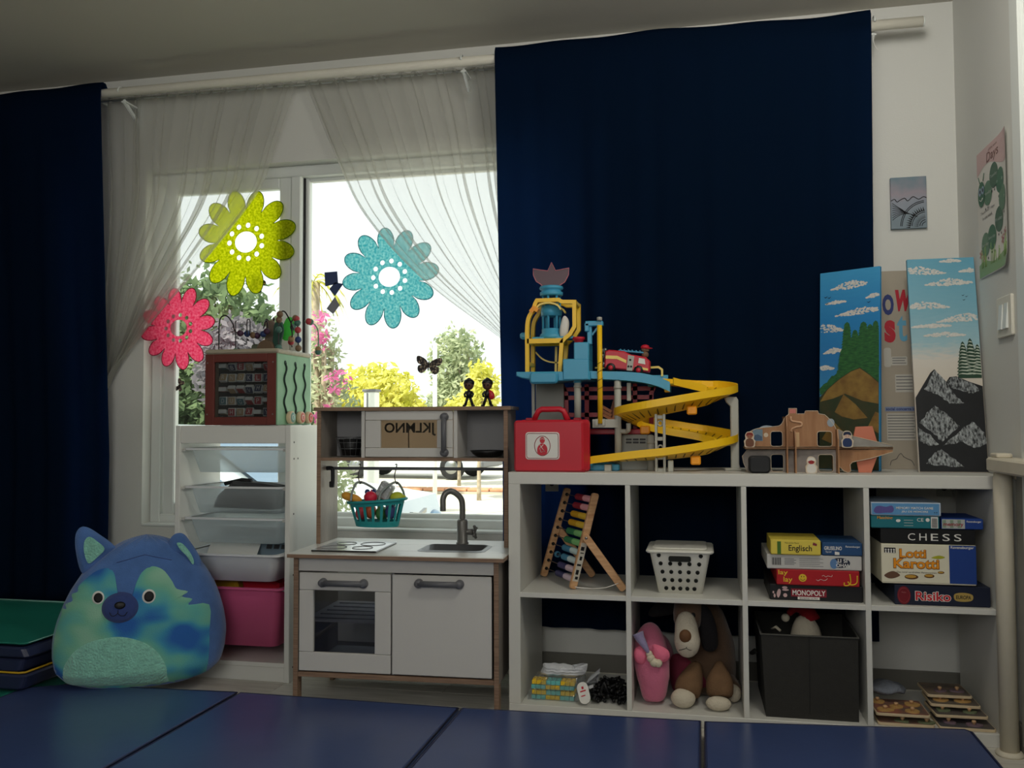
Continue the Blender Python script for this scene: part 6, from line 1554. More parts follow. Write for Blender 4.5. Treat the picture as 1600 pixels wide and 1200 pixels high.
# ---------------------------------------------------------------- toy fire truck on the ramp
tk = thing('toy_fire_truck', 'red toy fire truck with yellow stripe parked on the turquoise ramp', 'toy truck', (.30, .21, 1.097), (0, math.radians(6), 0), local=True)
body = [(-.01, .014), (-.012, .070), (0, .076), (.05, .076), (.075, .066), (.085, .066), (.125, .062), (.140, .050), (.142, .020), (.140, .012)]
mb = MB(); mb.prism(body, -.028, .028, 'xz', .004); b_ = obj('body', mb, REDP, tk)
mb = MB(); mb.prism([(-.008, .056), (.03, .058), (.062, .046), (.062, .036), (.03, .047), (-.008, .045)], -.0292, -.0278, 'xz'); obj('yellow_stripe', mb, YELLOW2, b_)
mb = MB(); mb.prism([(.095, .022), (.136, .017), (.136, .024), (.095, .030)], -.0292, -.0278, 'xz'); obj('yellow_stripe', mb, YELLOW2, b_)
mb = MB(); mb.prism([(.066, .012), (.085, .012), (.087, .062), (.066, .064)], -.0296, -.0278, 'xz'); gp_ = obj('grey_panel', mb, LGREY, b_)
for x, z in ((.071, .026), (.080, .026), (.075, .048)): mb = MB(); mb.lathe([(.001, -.0305), (.0036, -.0305), (.0036, -.0290), (.001, -.0290)], (x, 0, z), 10, 'y'); obj('dial', mb, BLACK, gp_)
mb = MB(); mb.prism([(.102, .040), (.126, .037), (.122, .055), (.103, .057)], -.0298, -.0278, 'xz'); obj('cab_window', mb, PRINTW, b_)
for x in (.012, .105):
    for sg in (-1, 1): mb = MB(); mb.lathe([(.003, -.007), (.014, -.007), (.016, -.004), (.016, .004), (.014, .007), (.003, .007)], (x, sg * .024, .016), 18, 'y'); w = obj('wheel', mb, BLACK, tk); mb = MB(); mb.lathe([(.001, -.0078), (.008, -.0078), (.008, .0078), (.001, .0078)], (x, sg * .024, .016), 12, 'y'); obj('hub', mb, REDP, w)
mb = MB(); mb.box(.03, .115, -.012, .012, .074, .080, .002)
for k in range(6): mb.box(.036 + k * .013, .039 + k * .013, -.014, .014, .079, .083)
obj('ladder', mb, TURQ, tk)
mb = MB(); rnd = random.Random(3)
for k in range(16): mb.ball((-.018 + rnd.uniform(-.008, .006), rnd.uniform(-.024, .02), .02 + .06 * rnd.random()), (.007, .006, .007), 8, 6)
obj('clear_hose_reel', mb, clear('clear_hose', (215, 220, 222), 0.2, 0.1, 0.15), tk)
fx, fy, fz = .427, .21, 1.148
t2 = thing('toy_fire_dog', 'tiny toy figure in a red helmet riding on the fire truck', 'toy figurine', (fx, fy, fz))
mb = MB(); mb.ball((fx, fy, fz + .008), (.012, .011, .012), 14, 9); mb.ball((fx - .002, fy, fz + .024), (.011, .011, .010), 14, 9); mb.ball((fx + .008, fy - .004, fz + .022), (.006, .006, .005), 10, 6); obj('body', mb, mat('brown_figure', (120, 92, 70), 0.6), t2)
mb = MB(); mb.ball((fx, fy, fz + .033), (.0145, .014, .009), 16, 10); mb.ball((fx + .006, fy, fz + .0285), (.020, .015, .003), 14, 6); obj('helmet', mb, REDP, t2)

# ================================================================ wooden toy aeroplane house
WD = wood('printed_timber', (146, 100, 66), (174, 130, 92), (8, 8, 1.2), 0.55, 5); WDE = mat('pale_cut_edge', (206, 190, 168), 0.6); STN = mat('printed_stone', (128, 122, 120), 0.6, col2=(160, 150, 142), scale=30)
t = thing('toy_plane_house', 'wooden two-storey toy aeroplane house with printed timber walls', 'toy playset', (.96, .14, KT))
def panel(poly, holes, y0, y1, m, nm):
    vs, fs = fill2d([poly] + holes, (y1 - y0) / 2)
    mb = MB(); mb.add([(x, (y0 + y1) / 2 + z, y) for x, y, z in vs], fs); o = obj(nm, mb, m, t)
    mb = MB(); mb.tube([(x, y0 - .0002, z) for x, z in poly], .0012, 4, closed=True)
    for h in holes: mb.tube([(x, y0 - .0002, z) for x, z in h], .0012, 4, closed=True)
    obj('pale_edge', mb, WDE, o); return o
zf = .846
upw = [(.748, zf + .004)] + sm2([(.748, .865), (.756, .893), (.775, .905), (.80, .910), (.845, .915), (.858, .925), (.865, .940), (.878, .952)], 4) + [(.878, .970), (.902, .970), (.902, .953), (.925, .953), (.928, .962), (.965, .962), (.968, .953)] + sm2([(.985, .950), (1.000, .935), (1.012, .918), (1.018, .905)], 4) + [(1.018, zf + .004)]
h1 = rrect(.822, .858, zf + .001 + .004, .898, .008); h2 = rrect(.962, 1.006, zf + .001 + .004, .898, .008)
up_o = panel(upw, [h1, h2], .115, .123, WD, 'upper_wall')
mb = MB(); mb.box(.742, 1.185, .075, .215, zf - .003, zf + .003, .001); mb.v = [(x, y + (.05 * (x - 1.02) / .165 if (x > 1.02 and y < .1) else 0) - (.05 * (x - 1.02) / .165 if (x > 1.02 and y > .1) else 0), z) for x, y, z in mb.v]; obj('floor_board', mb, mat('brown_board', (112, 82, 58), 0.6), t)
low = [(.750, zf - .004), (1.018, zf - .004), (1.018, KT), (.750, KT), (.738, .80), (.735, .82)]
h3 = rrect(.822, .860, KT + .002, .826, .008); h4 = rrect(.964, 1.008, KT + .002, .826, .008)
panel(low, [h3, h4], .115, .123, STN, 'lower_wall')
tailu = [(1.02, zf + .004), (1.025, .905), (1.06, .885), (1.12, .870), (1.183, .855), (1.183, zf + .004)]; panel(tailu, [], .120, .128, mat('grey_print', (150, 146, 140), 0.6, var=.15, scale=30), 'upper_tail')
taill = [(1.02, zf - .004), (1.183, zf - .004), (1.183, .835), (1.12, .815), (1.065, .803), (1.058, .795), (1.060, .775), (1.052, KT), (1.04, .775), (1.025, .79)]; panel(taill, [], .120, .128, WD, 'lower_tail')
for x, z1 in ((.868, .945), (.893, .90), (1.018, .905)):
    mb = MB(); mb.prism([(.07, KT), (.07, z1 - .03), (.085, z1), (.205, z1), (.205, KT)], x - .002, x + .002, 'yz'); obj('cross_wall', mb, WD, t)
SAL = mat('salmon_painted_wood', (206, 122, 96), 0.55)
mb = MB(); mb.prism([(1.085, KT), (1.076, .825), (1.066, .858), (1.078, .912), (1.128, .914), (1.140, .868), (1.146, .836), (1.122, KT)], .132, .139, 'xz', .001); obj('tail_fin', mb, SAL, t)
F = front(.1148)
decal([(.768, .868), (.798, .868), (.798, .905), (.768, .905)], F, mat('window_print_blue', (110, 134, 150), 0.6), up_o, 'window_print'); decal([(.770, .870), (.796, .870), (.796, .882), (.783, .889), (.770, .885)], lambda u, v, w: F(u, v, w + .0004), mat('hill_print_blue', (70, 92, 120), 0.6), up_o, 'window_scene')
decal(ellipse(.808, .887, .007, .007, 18), F, WDE, up_o, 'lamp_print')
mb = MB(); mb.tube([F(u, v, .001) for u, v in smooth_path([(.884, .945), (.885, .932), (.900, .928), (.915, .925), (.915, .915), (.900, .912), (.886, .905), (.885, .897)], 5)], .003, 6); obj('pipe_print', mb, mat('pale_pipe', (206, 164, 130), 0.6), up_o)
decal(ellipse(1.003, .925, .011, .013, 18), F, mat('porthole_blue', (150, 162, 172), 0.5), up_o, 'porthole'); decal([(.881, .955), (.899, .955), (.899, .968), (.881, .968)], F, mat('chimney_pink', (200, 120, 110), 0.6), up_o, 'chimney_print')
decal(smooth_loop([(.79, .909), (.80, .916), (.815, .917), (.828, .913)], 3), F, mat('porthole_blue', (150, 162, 172), 0.5), up_o, 'dome_print')
mb = MB(); mb.box(.892, .908, .105, .115, zf + .003, .895, .001); obj('ladder_board', mb, mat('light_timber', (206, 170, 128), 0.6), t)
def peg_person(label, x, y, z, h, suit, hair, skin):
    t = thing('wooden_figure', label, 'toy figure', (x, y, z), group='flat wooden figures at the toy aeroplane')
    w = h * .36
    out = smooth_loop([(x - w * .75, z), (x - w * .95, z + h * .25), (x - w, z + h * .42), (x - w * .72, z + h * .55), (x - w * .8, z + h * .78), (x - w * .4, z + h), (x + w * .4, z + h), (x + w * .8, z + h * .78), (x + w * .72, z + h * .55), (x + w, z + h * .42), (x + w * .95, z + h * .25), (x + w * .75, z)], 4)
    mb = MB(); mb.prism(out, y - .004, y + .004, 'xz', .0008); obj('cutout', mb, WDE, t); F = front(y - .004)
    decal(smooth_loop([(x - w * .55, z + h * .06), (x - w * .75, z + h * .35), (x - w * .4, z + h * .55), (x + w * .4, z + h * .55), (x + w * .75, z + h * .35), (x + w * .55, z + h * .06)], 4), F, suit, t, 'printed_suit')
    decal(ellipse(x, z + h * .72, w * .52, h * .16, 18), F, skin, t, 'printed_face'); decal(smooth_loop([(x - w * .6, z + h * .74), (x - w * .5, z + h * .92), (x, z + h * .97), (x + w * .5, z + h * .92), (x + w * .6, z + h * .74), (x, z + h * .80)], 4), lambda u, v, q: F(u, v, q + .0003), hair, t, 'printed_hair')
    for sg in (-1, 1): decal(ellipse(x + sg * w * .2, z + h * .70, w * .07, h * .02, 8), lambda u, v, q: F(u, v, q + .0006), INK, t, 'printed_eye')
pc = lambda n, c: mat('figure_' + n, c, 0.6)
peg_person('flat wooden figure with red-brown hair at the nose of the toy aeroplane', .757, .095, zf + .003, .048, pc('brown', (110, 70, 50)), pc('rust', (130, 40, 30)), pc('tan', (150, 96, 70)))
peg_person('flat wooden figure in navy blue on the tail of the toy aeroplane', 1.047, .095, zf + .003, .050, pc('navy', (30, 52, 96)), pc('navy2', (24, 36, 66)), pc('pale', (214, 180, 160)))
peg_person('flat wooden astronaut figure in white on the ground floor', .938, .075, KT, .050, pc('white', (214, 210, 204)), pc('pale2', (220, 214, 206)), pc('red', (150, 30, 34)))
# dark speaker cube
t = thing('speaker_cube', 'small dark rounded cube standing in front of the toy aeroplane', 'speaker', (.784, .07, KT))
mb = MB(); mb.prism(rrect(.751, .816, KT, .8235, .013), .045, .095, 'xz', .008); obj('body', mb, mat('charcoal_fabric', (34, 35, 38), 0.8, bump=.1, bscale=300), t)
mb = MB(); mb.prism(rrect(.756, .811, KT + .005, .8185, .011), .0442, .0448, 'xz'); obj('front_grille', mb, mat('charcoal_grille', (44, 45, 48), 0.85), t)

# ================================================================ paintings
def framed(name, label, cat, p0, yaw, tilt, w, h, th, m):
    t = thing(name, label, cat, p0, (-tilt, 0, yaw), local=True)
    obj('canvas', MB().box(0, w, 0, th, 0, h, .001), m, t)
    return t, (lambda u, v, q: (u, -q, v))
def paint(name, stops, axis=2, h=.7, nz=.10, ns=14, st=(2, 1, 9)):
    m = bpy.data.materials.new(name); m.use_nodes = True; nt = m.node_tree; b = nt.nodes['Principled BSDF']; b.inputs['Roughness'].default_value = .5
    tc = nt.nodes.new('ShaderNodeTexCoord'); sp = nt.nodes.new('ShaderNodeSeparateXYZ'); nt.links.new(tc.outputs['Object'], sp.inputs[0])
    mp = nt.nodes.new('ShaderNodeMapping'); mp.inputs['Scale'].default_value = st; nt.links.new(tc.outputs['Object'], mp.inputs[0])
    n = nt.nodes.new('ShaderNodeTexNoise'); n.inputs['Scale'].default_value = ns; nt.links.new(mp.outputs[0], n.inputs['Vector'])
    dv = nt.nodes.new('ShaderNodeMath'); dv.operation = 'DIVIDE'; dv.inputs[1].default_value = h; nt.links.new(sp.outputs[axis], dv.inputs[0])
    ma = nt.nodes.new('ShaderNodeMath'); ma.operation = 'MULTIPLY_ADD'; ma.inputs[1].default_value = nz; nt.links.new(n.outputs['Fac'], ma.inputs[0])
    sb = nt.nodes.new('ShaderNodeMath'); sb.operation = 'SUBTRACT'; sb.inputs[1].default_value = nz * .5; nt.links.new(dv.outputs[0], sb.inputs[0]); nt.links.new(sb.outputs[0], ma.inputs[2])
    r = nt.nodes.new('ShaderNodeValToRGB'); cr = r.color_ramp
    cr.elements[0].position = stops[0][0]; cr.elements[0].color = lin(stops[0][1]); cr.elements[1].position = stops[-1][0]; cr.elements[1].color = lin(stops[-1][1])
    for p, c in stops[1:-1]: e = cr.elements.new(p); e.color = lin(c)
    nt.links.new(ma.outputs[0], r.inputs[0]); nt.links.new(r.outputs[0], b.inputs['Base Color'])
    return m
def jag(pts, amp, seed, k=7):
    rnd = random.Random(seed); out = []
    n = len(pts)
    for i in range(n):
        a, b = pts[i], pts[(i + 1) % n]
        for j in range(k):
            f = j / k; out.append((a[0] + (b[0] - a[0]) * f + rnd.uniform(-amp, amp), a[1] + (b[1] - a[1]) * f + rnd.uniform(-amp, amp)))
    return out
def cloud(par, fn, cx, cz, w, h, seed, m, lean=0.0):
    """a painted cloud: many small dabs"""
    rnd = random.Random(seed); mb = MB()
    for _ in range(int(70 + 1500 * w)):
        u = rnd.uniform(-1, 1); hh = (1 - abs(u - .3 * lean)) ** .7 if abs(u - .3 * lean) < 1 else .05
        v = rnd.uniform(-.35, 1) * hh; r = rnd.uniform(.0015, .0042)
        x, z = cx + u * w, cz + v * h + lean * u * h * .6
        if not (0.004 < x < par['pw'] - .004): continue
        q = .0005 + rnd.random() * .0003
        a0 = rnd.uniform(0, 3); mb.add([fn(x + r * 1.3 * math.cos(a0 + a), z + r * .8 * math.sin(a0 + a), q) for a in (0, 1.2, 2.4, 3.7, 5.0)], [(0, 1, 2, 3, 4)])
    if mb.v: obj('painted_cloud', mb, m, par)
CLD = mat('cloud_white_paint', (206, 204, 198), 0.6, var=.12, scale=120)
BIRD = INK
def birds(par, fn, pts, s=.006):
    for x, z in pts: decal([(x - s, z + s * .2), (x - s * .2, z - s * .1), (x + s * .2, z + s * .1), (x + s, z + s * .5), (x + s * .2, z - s * .3), (x - s * .3, z - s * .45)], fn, BIRD, par, 'painted_bird', .0012)
# summer painting (left)
SKY1 = paint('summer_sky_paint', [(.35, (60, 140, 190)), (.55, (40, 120, 182)), (.75, (36, 128, 190)), (1.0, (60, 150, 200))], h=.66)
t, fn = framed('landscape_painting', 'tall painting of pine trees and ochre mountains under a blue sky', 'painting', (.991, .325, KT), math.radians(-33), math.radians(3), .203, .662, .014, SKY1); t['pw'] = .203
for a in ((.10, .605, .06, .022, .3), (.055, .555, .035, .008, .3), (.18, .565, .02, .010, .5), (.13, .515, .075, .018, .45), (.03, .465, .06, .024, -.4), (.045, .39, .03, .014, .4), (.02, .335, .03, .012, 0)): cloud(t, fn, a[0], a[1], a[2], a[3], int(a[0] * 1000), CLD, a[4])
birds(t, fn, [(.022, .578), (.034, .575), (.026, .556), (.168, .548)], .007)
PT = mat('pine_green_paint', (26, 74, 44), 0.6, col2=(54, 110, 56), scale=60, stretch=(1, 1, 3))
def pine(par, fn, cx, z0, z1, w, m, seed, tiers=16, snow=None, pw_=.55):
    rnd = random.Random(seed); L = []; Rr = []
    for i in range(tiers):
        f = i / tiers; z = z0 + (z1 - z0) * f; ww = w * (1 - f) ** pw_
        L += [(cx - ww * rnd.uniform(.9, 1.1), z - .004), (cx - ww * .72, z + .004)]; Rr += [(cx + ww * rnd.uniform(.9, 1.1), z - .004), (cx + ww * .72, z + .004)]
    pl = L + [(cx, z1)] + list(reversed(Rr))
    pl = [(min(par['pw'] - .002, max(.002, x)), z) for x, z in pl]
    o = decal(pl, fn, m, par, 'painted_pine', .0008 + .00012 * seed)
    if snow:
        for i in range(1, tiers, 1):
            f = i / tiers; z = z0 + (z1 - z0) * f; ww = w * (1 - f) ** .55
            q = [(cx - ww, z - .003), (cx - ww * .3, z + .002), (cx + ww * .3, z + .001), (cx + ww, z - .003), (cx + ww * .3, z - .003), (cx - ww * .4, z - .001)]
            decal([(min(par['pw'] - .002, x), zz) for x, zz in q], fn, snow, o, 'painted_snow', .0022)
for i, (cx, z1, w) in enumerate(((.095, .488, .022), (.122, .46, .020), (.150, .485, .024), (.172, .475, .02), (.190, .485, .02), (.085, .40, .024), (.135, .44, .026))): pine(t, fn, cx, .29, z1, w * 1.15, PT, i, 22, None, .3)
decal(jag([(.003, .27), (.035, .30), (.07, .33), (.10, .36), (.20, .36), (.20, .26), (.10, .24), (.003, .25)], .003, 5), fn, PT, t, 'painted_undergrowth', .0019)
OCH = mat('ochre_paint', (150, 120, 60), 0.6, col2=(116, 86, 44), scale=30); OCHD = mat('ochre_shadow_paint', (70, 64, 40), 0.6, col2=(40, 60, 40), scale=25)
decal([(.002, .002), (.002, .24), (.03, .268), (.07, .300), (.11, .325), (.140, .335), (.17, .312), (.201, .285), (.201, .002)], fn, OCHD, t, 'painted_slope', .0024)
decal([(.004, .225), (.03, .265), (.07, .297), (.11, .322), (.139, .332), (.17, .309), (.200, .282), (.200, .215), (.15, .225), (.09, .25), (.05, .235)], fn, OCH, t, 'painted_mountain', .0028)
decal([(.055, .19), (.085, .248), (.125, .215), (.165, .17), (.12, .165), (.08, .175)], fn, OCH, t, 'painted_mountain', .0030); decal([(.165, .14), (.190, .19), (.201, .185), (.201, .12)], fn, OCH, t, 'painted_mountain', .0030); decal([(.01, .10), (.05, .16), (.10, .11), (.06, .08)], fn, OCH, t, 'painted_mountain', .0030)
# winter painting (right)
SKY2 = paint('winter_sky_paint', [(.40, (206, 196, 182)), (.52, (206, 200, 190)), (.60, (150, 186, 196)), (.75, (120, 172, 190)), (1.0, (92, 160, 186))], h=.69)
t, fn = framed('landscape_painting', 'tall painting of snowy black mountains under a pale sky', 'painting', (1.270, .182, KT), 0, math.radians(8.3), .201, .692, .014, SKY2); t['pw'] = .201
for a in ((.045, .645, .07, .022, -.3), (.12, .605, .07, .018, .2), (.185, .645, .03, .010, 0), (.05, .53, .07, .020, -.2), (.15, .485, .07, .022, .4), (.06, .465, .06, .010, .2), (.10, .435, .06, .012, 0), (.13, .68, .03, .008, 0)): cloud(t, fn, a[0], a[1], a[2], a[3], int(a[1] * 1000), CLD, a[4])
birds(t, fn, [(.161, .566), (.171, .562), (.163, .551)], .005)
WP = mat('winter_pine_paint', (34, 66, 46), 0.6); SN = mat('snow_paint', (196, 206, 190), 0.6, var=.1, scale=90)
for i, (cx, z1, w) in enumerate(((.150, .415, .024), (.172, .425, .026), (.192, .405, .022))): pine(t, fn, cx, .30, z1, w, WP, i, 11, SN)
RK = mat('black_rock_paint', (18, 20, 24), 0.55, var=.3, scale=20); SNR = mat('snow_on_rock_paint', (24, 26, 30), 0.6, col2=(176, 182, 184), scale=120, contrast=(.36, .72), stretch=(1.6, 1, .7))
decal([(.002, .002), (.002, .235), (.05, .315), (.062, .326), (.072, .312), (.095, .285), (.105, .300), (.125, .302), (.16, .285), (.199, .27), (.199, .002)], fn, RK, t, 'painted_rock', .0024)
decal(jag([(.03, .26), (.062, .325), (.095, .285), (.115, .25), (.14, .215), (.10, .215), (.075, .24)], .0028, 1, 5), fn, SNR, t, 'painted_snowfield', .0028); decal(jag([(.097, .283), (.112, .302), (.15, .29), (.195, .262), (.17, .245), (.135, .255), (.115, .262)], .0028, 2, 5), fn, SNR, t, 'painted_snowfield', .0028)
decal(jag([(.01, .155), (.05, .205), (.06, .208), (.09, .18), (.125, .145), (.095, .115), (.07, .095), (.05, .12)], .0028, 3, 5), fn, SNR, t, 'painted_snowfield', .0030); decal(jag([(.075, .085), (.12, .125), (.162, .158), (.19, .13), (.199, .09), (.165, .075), (.13, .095)], .0028, 4, 5), fn, SNR, t, 'painted_snowfield', .0030)
decal(jag([(.004, .14), (.004, .10), (.03, .085), (.06, .085), (.035, .12)], .0028, 5, 5), fn, SNR, t, 'painted_snowfield', .0030); decal(jag([(.02, .025), (.05, .06), (.066, .072), (.10, .045), (.13, .015), (.08, .02)], .0028, 6, 5), fn, SNR, t, 'painted_snowfield', .0030)
# paper board between them
BRD = mat('beige_card', (168, 158, 142), 0.7, var=.05, scale=9)
t, fn = framed('display_board', 'beige display board with painted letters, standing between the two landscape paintings', 'display board', (1.135, .355, KT), 0, math.radians(2), .172, .665, .006, BRD)
fn2 = lambda u, v, q: fn(u, v, q + .0004)
text('o', .075, .111, .515, .586, fn2, cd_('navy_paint', (34, 48, 110)), t, 'painted_letter', bold=.02); text('w', .116, .171, .527, .600, fn2, cd_('red_paint', (176, 24, 44)), t, 'painted_letter', shear=.2, bold=.03)
text('s', .079, .114, .422, .498, fn2, cd_('red_paint', (176, 24, 44)), t, 'painted_letter', bold=.05); text('t', .119, .150, .425, .513, fn2, cd_('blue_paint', (96, 160, 190)), t, 'painted_letter', bold=.02)
PAP = cd_('white_paper', (190, 186, 176))
def note(x0, x1, z0, z1, lines, r=.004):
    o = decal(rrect(x0, x1, z0, z1, r), fn2, PAP, t, 'paper_note', .0006)
    for k in range(lines):
        z = z1 - (z1 - z0) * (k + .8) / (lines + .6); decal([(x0 + .003, z), (x1 - .004 * (1 + k % 2), z), (x1 - .004 * (1 + k % 2), z + .0022), (x0 + .003, z + .0022)], fn2, SMALL, o, 'printed_line', .0012)
note(.075, .098, .340, .405, 0, .008); note(.098, .148, .345, .375, 3); note(.108, .170, .255, .315, 5, .002); note(.078, .170, .095, .185, 9, .001)
decal([(.074, .192), (.170, .192), (.170, .207), (.074, .207)], fn2, cd_('pale_blue', (126, 140, 170)), t, 'heading_strip', .0006); text('social concerns in', .077, .168, .195, .205, lambda u, v, q: fn(u, v, q + .0012), cd_('navy_paint', (34, 48, 110)), t, bold=.02)
mb = MB(); mb.tube([fn2(u, v, .0008) for u, v in smooth_path([(.085, .012), (.09, .028), (.105, .034), (.112, .046), (.12, .052), (.127, .042), (.14, .034), (.152, .028), (.16, .012)], 4)], .0008, 4); obj('ornament_line', mb, SMALL, t)

# small picture on the wall
SP = paint('grey_blue_swirl_paint', [(.2, (120, 136, 146)), (.5, (140, 146, 158)), (.7, (150, 140, 150)), (1.0, (104, 128, 140))], h=.18, nz=.5, ns=18, st=(1, 1, 1))
t, fn = framed('small_wall_picture', 'small grey-blue line-art picture hung on the wall beside the navy curtain', 'picture', (1.262, WY - .016, 1.594), 0, 0, .116, .180, .015, SP); t['pw'] = .116
mb = MB(); mb.tube([fn(u, v, .001) for u, v in smooth_path([(.001, .098), (.012, .104), (.02, .094), (.03, .100), (.045, .106), (.055, .096), (.072, .110), (.09, .100), (.105, .108), (.115, .104)], 4)], .0012, 4); obj('ink_line', mb, INK, t)
for k in range(9):
    r = .035 + .0095 * k; mb = MB()
    mb.tube([fn(u, v, .0009) for u, v in [(.004 + .115 * s, .09 - .085 * s ** (1 + .12 * k) - .0085 * k * (1 - s) + .07 * (k / 9) * s * (1 - s)) for s in [i / 10 for i in range(11)]] if v > .002 and u < .05 + .006 * k], .0008, 4) if k < 8 else None
    if mb.v: obj('ink_line', mb, INK, t)
for r in (.082, .077, .05, .045, .02, .013): 
    mb = MB(); mb.tube([fn(.112 + r * math.cos(a), .006 + r * 1.08 * math.sin(a), .001) for a in [math.radians(94 + 7 * i) for i in range(13)]], .0011, 4); obj('ink_arc', mb, INK, t)
for k in range(13):
    a = math.radians(95 + 7 * k); c, s = math.cos(a), math.sin(a)
    decal([(.112 + .050 * c, .006 + .054 * s), (.112 + .066 * math.cos(a + .05), .006 + .070 * math.sin(a + .05)), (.112 + .052 * math.cos(a + .1), .006 + .056 * math.sin(a + .1))], fn, INK, t, 'ink_petal', .001)
    decal([(.112 + .024 * c, .006 + .026 * s), (.112 + .044 * math.cos(a + .03), .006 + .046 * math.sin(a + .03)), (.112 + .026 * math.cos(a + .07), .006 + .028 * math.sin(a + .07))], fn, INK, t, 'ink_petal', .001)

# ================================================================ right wall: poster, switch, gate
PO = mat('poster_paper', (224, 221, 213), 0.6); 
t = thing('weekday_poster', 'paper poster of a green caterpillar with weekday names, on the right wall', 'poster', (XR, .10, 1.375))
# on the right wall left in the picture is deeper into the room: u runs from the far edge (y .25) towards the viewer
def fw(u, v, q):
    y = .250 - u; z = 1.375 + v
    curl = .0015 + .010 * max(0, (u - .20) / .10) ** 2 + .006 * max(0, (.05 - v) / .05) * u / .3
    return (XR - .0006 - curl - q, y, z)
mb = MB(); cut = lambda u, v: (u - (.012 * max(0, (.05 - v) / .05) ** 2 if u > .28 else 0), v)
mb.grid(16, 20, lambda a, b: fw(*cut(a * .300, b * .400), 0)); obj('sheet', mb, PO, t)
PK = cd_('dusty_pink', (208, 176, 174)); 
mb = MB(); mb.grid(16, 6, lambda a, b: fw(.002 + a * .296, .325 + .02 * math.sin(a * 5) * (1 - b) + b * (.398 - .325 - .02 * math.sin(a * 5) * (1 - b)), .0006)); obj('pink_band', mb, PK, t)
text('Days', .10, .21, .337, .375, lambda u, v, q: fw(u, v, q + .001), cd_('poster_brown', (120, 80, 70)), t, shear=.1); text('of the week', .12, .20, .378, .386, lambda u, v, q: fw(u, v, q + .001), cd_('poster_brown', (120, 80, 70)), t)
CG = [cd_('leaf_%d' % i, c) for i, c in enumerate(((60, 110, 84), (92, 130, 104), (70, 104, 84)))]
def disc(u, v, ru, rv, m, nm, q, par): return decal(ellipse(u, v, ru, rv, 22), lambda a, b, w: fw(a, b, q), m, par, nm)
segs = [(.105, .252, 'Monday'), (.165, .292, 'Tuesday'), (.222, .262, 'Wednesday'), (.245, .205, 'Thursday'), (.205, .150, 'Friday'), (.135, .110, 'Saturday'), (.072, .098, 'Sunday')]
for i, (u, v, wd) in enumerate(segs):
    o = disc(u, v, .040, .038, CG[(i + 1) % 3], 'caterpillar_segment', .0012 + .0002 * (i % 2), t)
    text(wd, u - .032, u + .032, v - .006, v + .006, lambda a, b, w: fw(a, b, .0018), cd_('pale_text', (190, 200, 190)), o)
    for s in (-.012, .012): disc(u + s + .004 * (i - 3), v - .045, .004, .004, INK, 'caterpillar_foot', .0012, o)
hd_ = disc(.045, .262, .035, .040, CG[0], 'caterpillar_head', .0018, t)
for du in (-.012, .016):
    o = disc(.045 + du, .272, .013, .013, cd_('eye_blue', (150, 170, 190)), 'caterpillar_eye', .0024, hd_); disc(.047 + du, .272, .006, .006, INK, 'eye_pupil', .0028, o)
mb = MB(); mb.tube([fw(u, v, .0026) for u, v in ((.03, .247), (.045, .240), (.06, .248))], .0014, 4); obj('caterpillar_smile', mb, PRINTW, hd_)
for du in (-.012, .02): mb = MB(); mb.tube([fw(.045 + du, .30, .002), fw(.04 + du * 1.8, .322, .002)], .0012, 4); obj('antenna', mb, CG[2], hd_)
text('There are 7 days', .03, .165, .195, .206, lambda u, v, q: fw(u, v, .0012), cd_('dark_text', (60, 56, 56)), t); text('in one week.', .05, .145, .178, .189, lambda u, v, q: fw(u, v, .0012), cd_('dark_text', (60, 56, 56)), t)
mb = MB(); mb.grid(14, 3, lambda a, b: fw(.004 + a * .282, .003 + b * (.040 + .008 * math.sin(a * 9)), .0007)); obj('printed_grass', mb, cd_('grass_green', (140, 170, 120)), t)
rnd = random.Random(8)
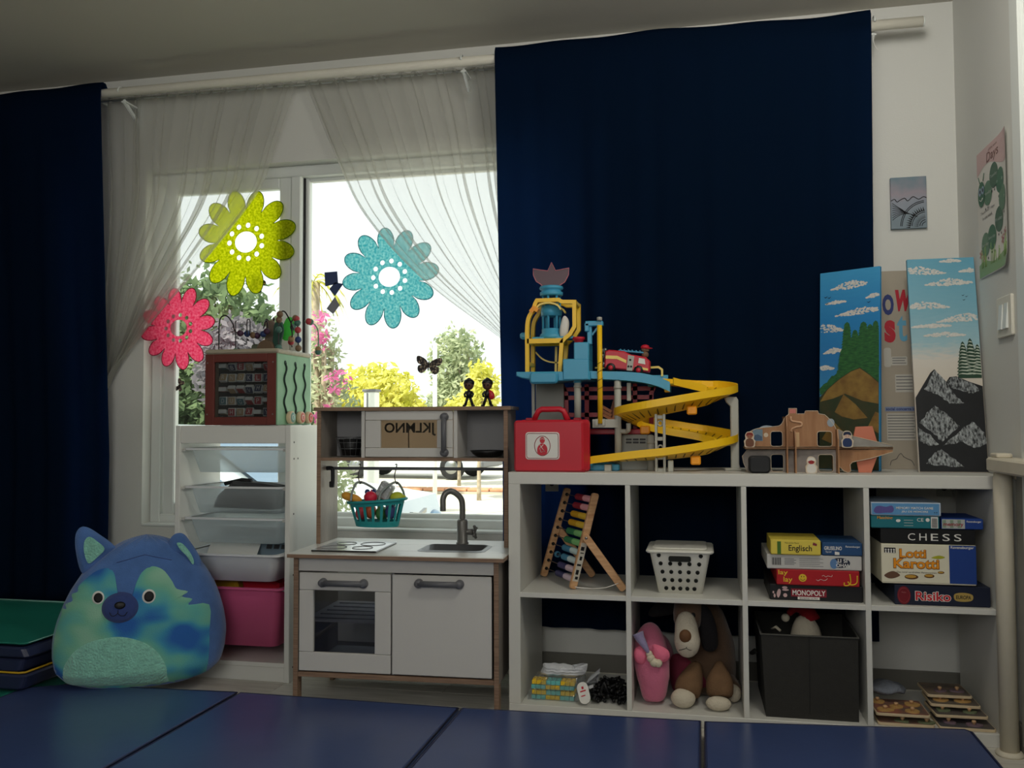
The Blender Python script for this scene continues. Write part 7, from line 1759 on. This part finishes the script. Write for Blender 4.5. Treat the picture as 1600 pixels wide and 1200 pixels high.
for k in range(20):
    u = .015 + .27 * rnd.random(); h = rnd.uniform(.03, .07)
    mb = MB(); mb.tube([fw(u, .03, .0012), fw(u + rnd.uniform(-.008, .008), .03 + h, .0012)], .0009, 4); obj('printed_blade', mb, cd_('grass_green2', (130, 156, 100)), t)
for u, v in ((.025, .075), (.06, .06), (.235, .085), (.265, .10)):
    o = disc(u, v, .006, .006, cd_('flower_rose', (176, 110, 110)), 'printed_blossom', .0014, t)
    for k in range(5): disc(u + .011 * math.cos(k * 1.257), v + .011 * math.sin(k * 1.257), .006, .004, cd_('flower_rose2', (190, 140, 136)), 'blossom_petal', .0012, o)

t = thing('light_switch', 'white double rocker light switch on the right wall below the poster', 'light switch', (XR, .01, 1.17))
mb = MB(); mb.prism(rrect(-.052, .076, 1.172, 1.290, .006), XR - .009, XR, 'yz', .002); obj('plate', mb, ROD, t)
for y in (-.010, .034):
    mb = MB(); mb.prism([(XR - .009, 1.195), (XR - .016, 1.195), (XR - .010, 1.268), (XR - .009, 1.268)], y - .015, y + .015, 'xz'); obj('rocker', mb, PVC, t)

GW = mat('cream_gate_plastic', (214, 206, 186), 0.45, var=.03, scale=20)
t = thing('retractable_gate', 'cream retractable baby gate with round post beside the right wall', 'safety gate', (1.436, -.05, 0))
gx, gy = 1.437, -.05
mb = MB(); mb.lathe([(.004, .01), (.0245, .01), (.0245, .768), (.0225, .772), (.0225, .787), (.004, .787)], (gx, gy, 0), 26); obj('post', mb, GW, t)
mb = MB(); mb.lathe([(.004, 0), (.036, 0), (.037, .006), (.030, .012), (.004, .014)], (gx, gy, 0), 26); obj('foot', mb, GW, t)
mb = MB(); mb.prism(rrect(1.403, 1.474, -.40, -.018, .012), .785, .826, 'xy', .006); obj('top_housing', mb, GW, t)
mb = MB(); mb.prism(rrect(1.412, 1.455, -.09, -.025, .010), .826, .838, 'xy', .003); obj('lock_button', mb, GW, t)
obj('hinge_tab', MB().box(1.462, 1.470, -.075, -.03, .765, .786, .002), GW, t)
obj('gate_panel', MB().box(1.466, 1.472, -.62, -.062, .03, .776, .001), mat('grey_mesh_fabric', (150, 148, 138), 0.8, bump=.2, bscale=400), t)
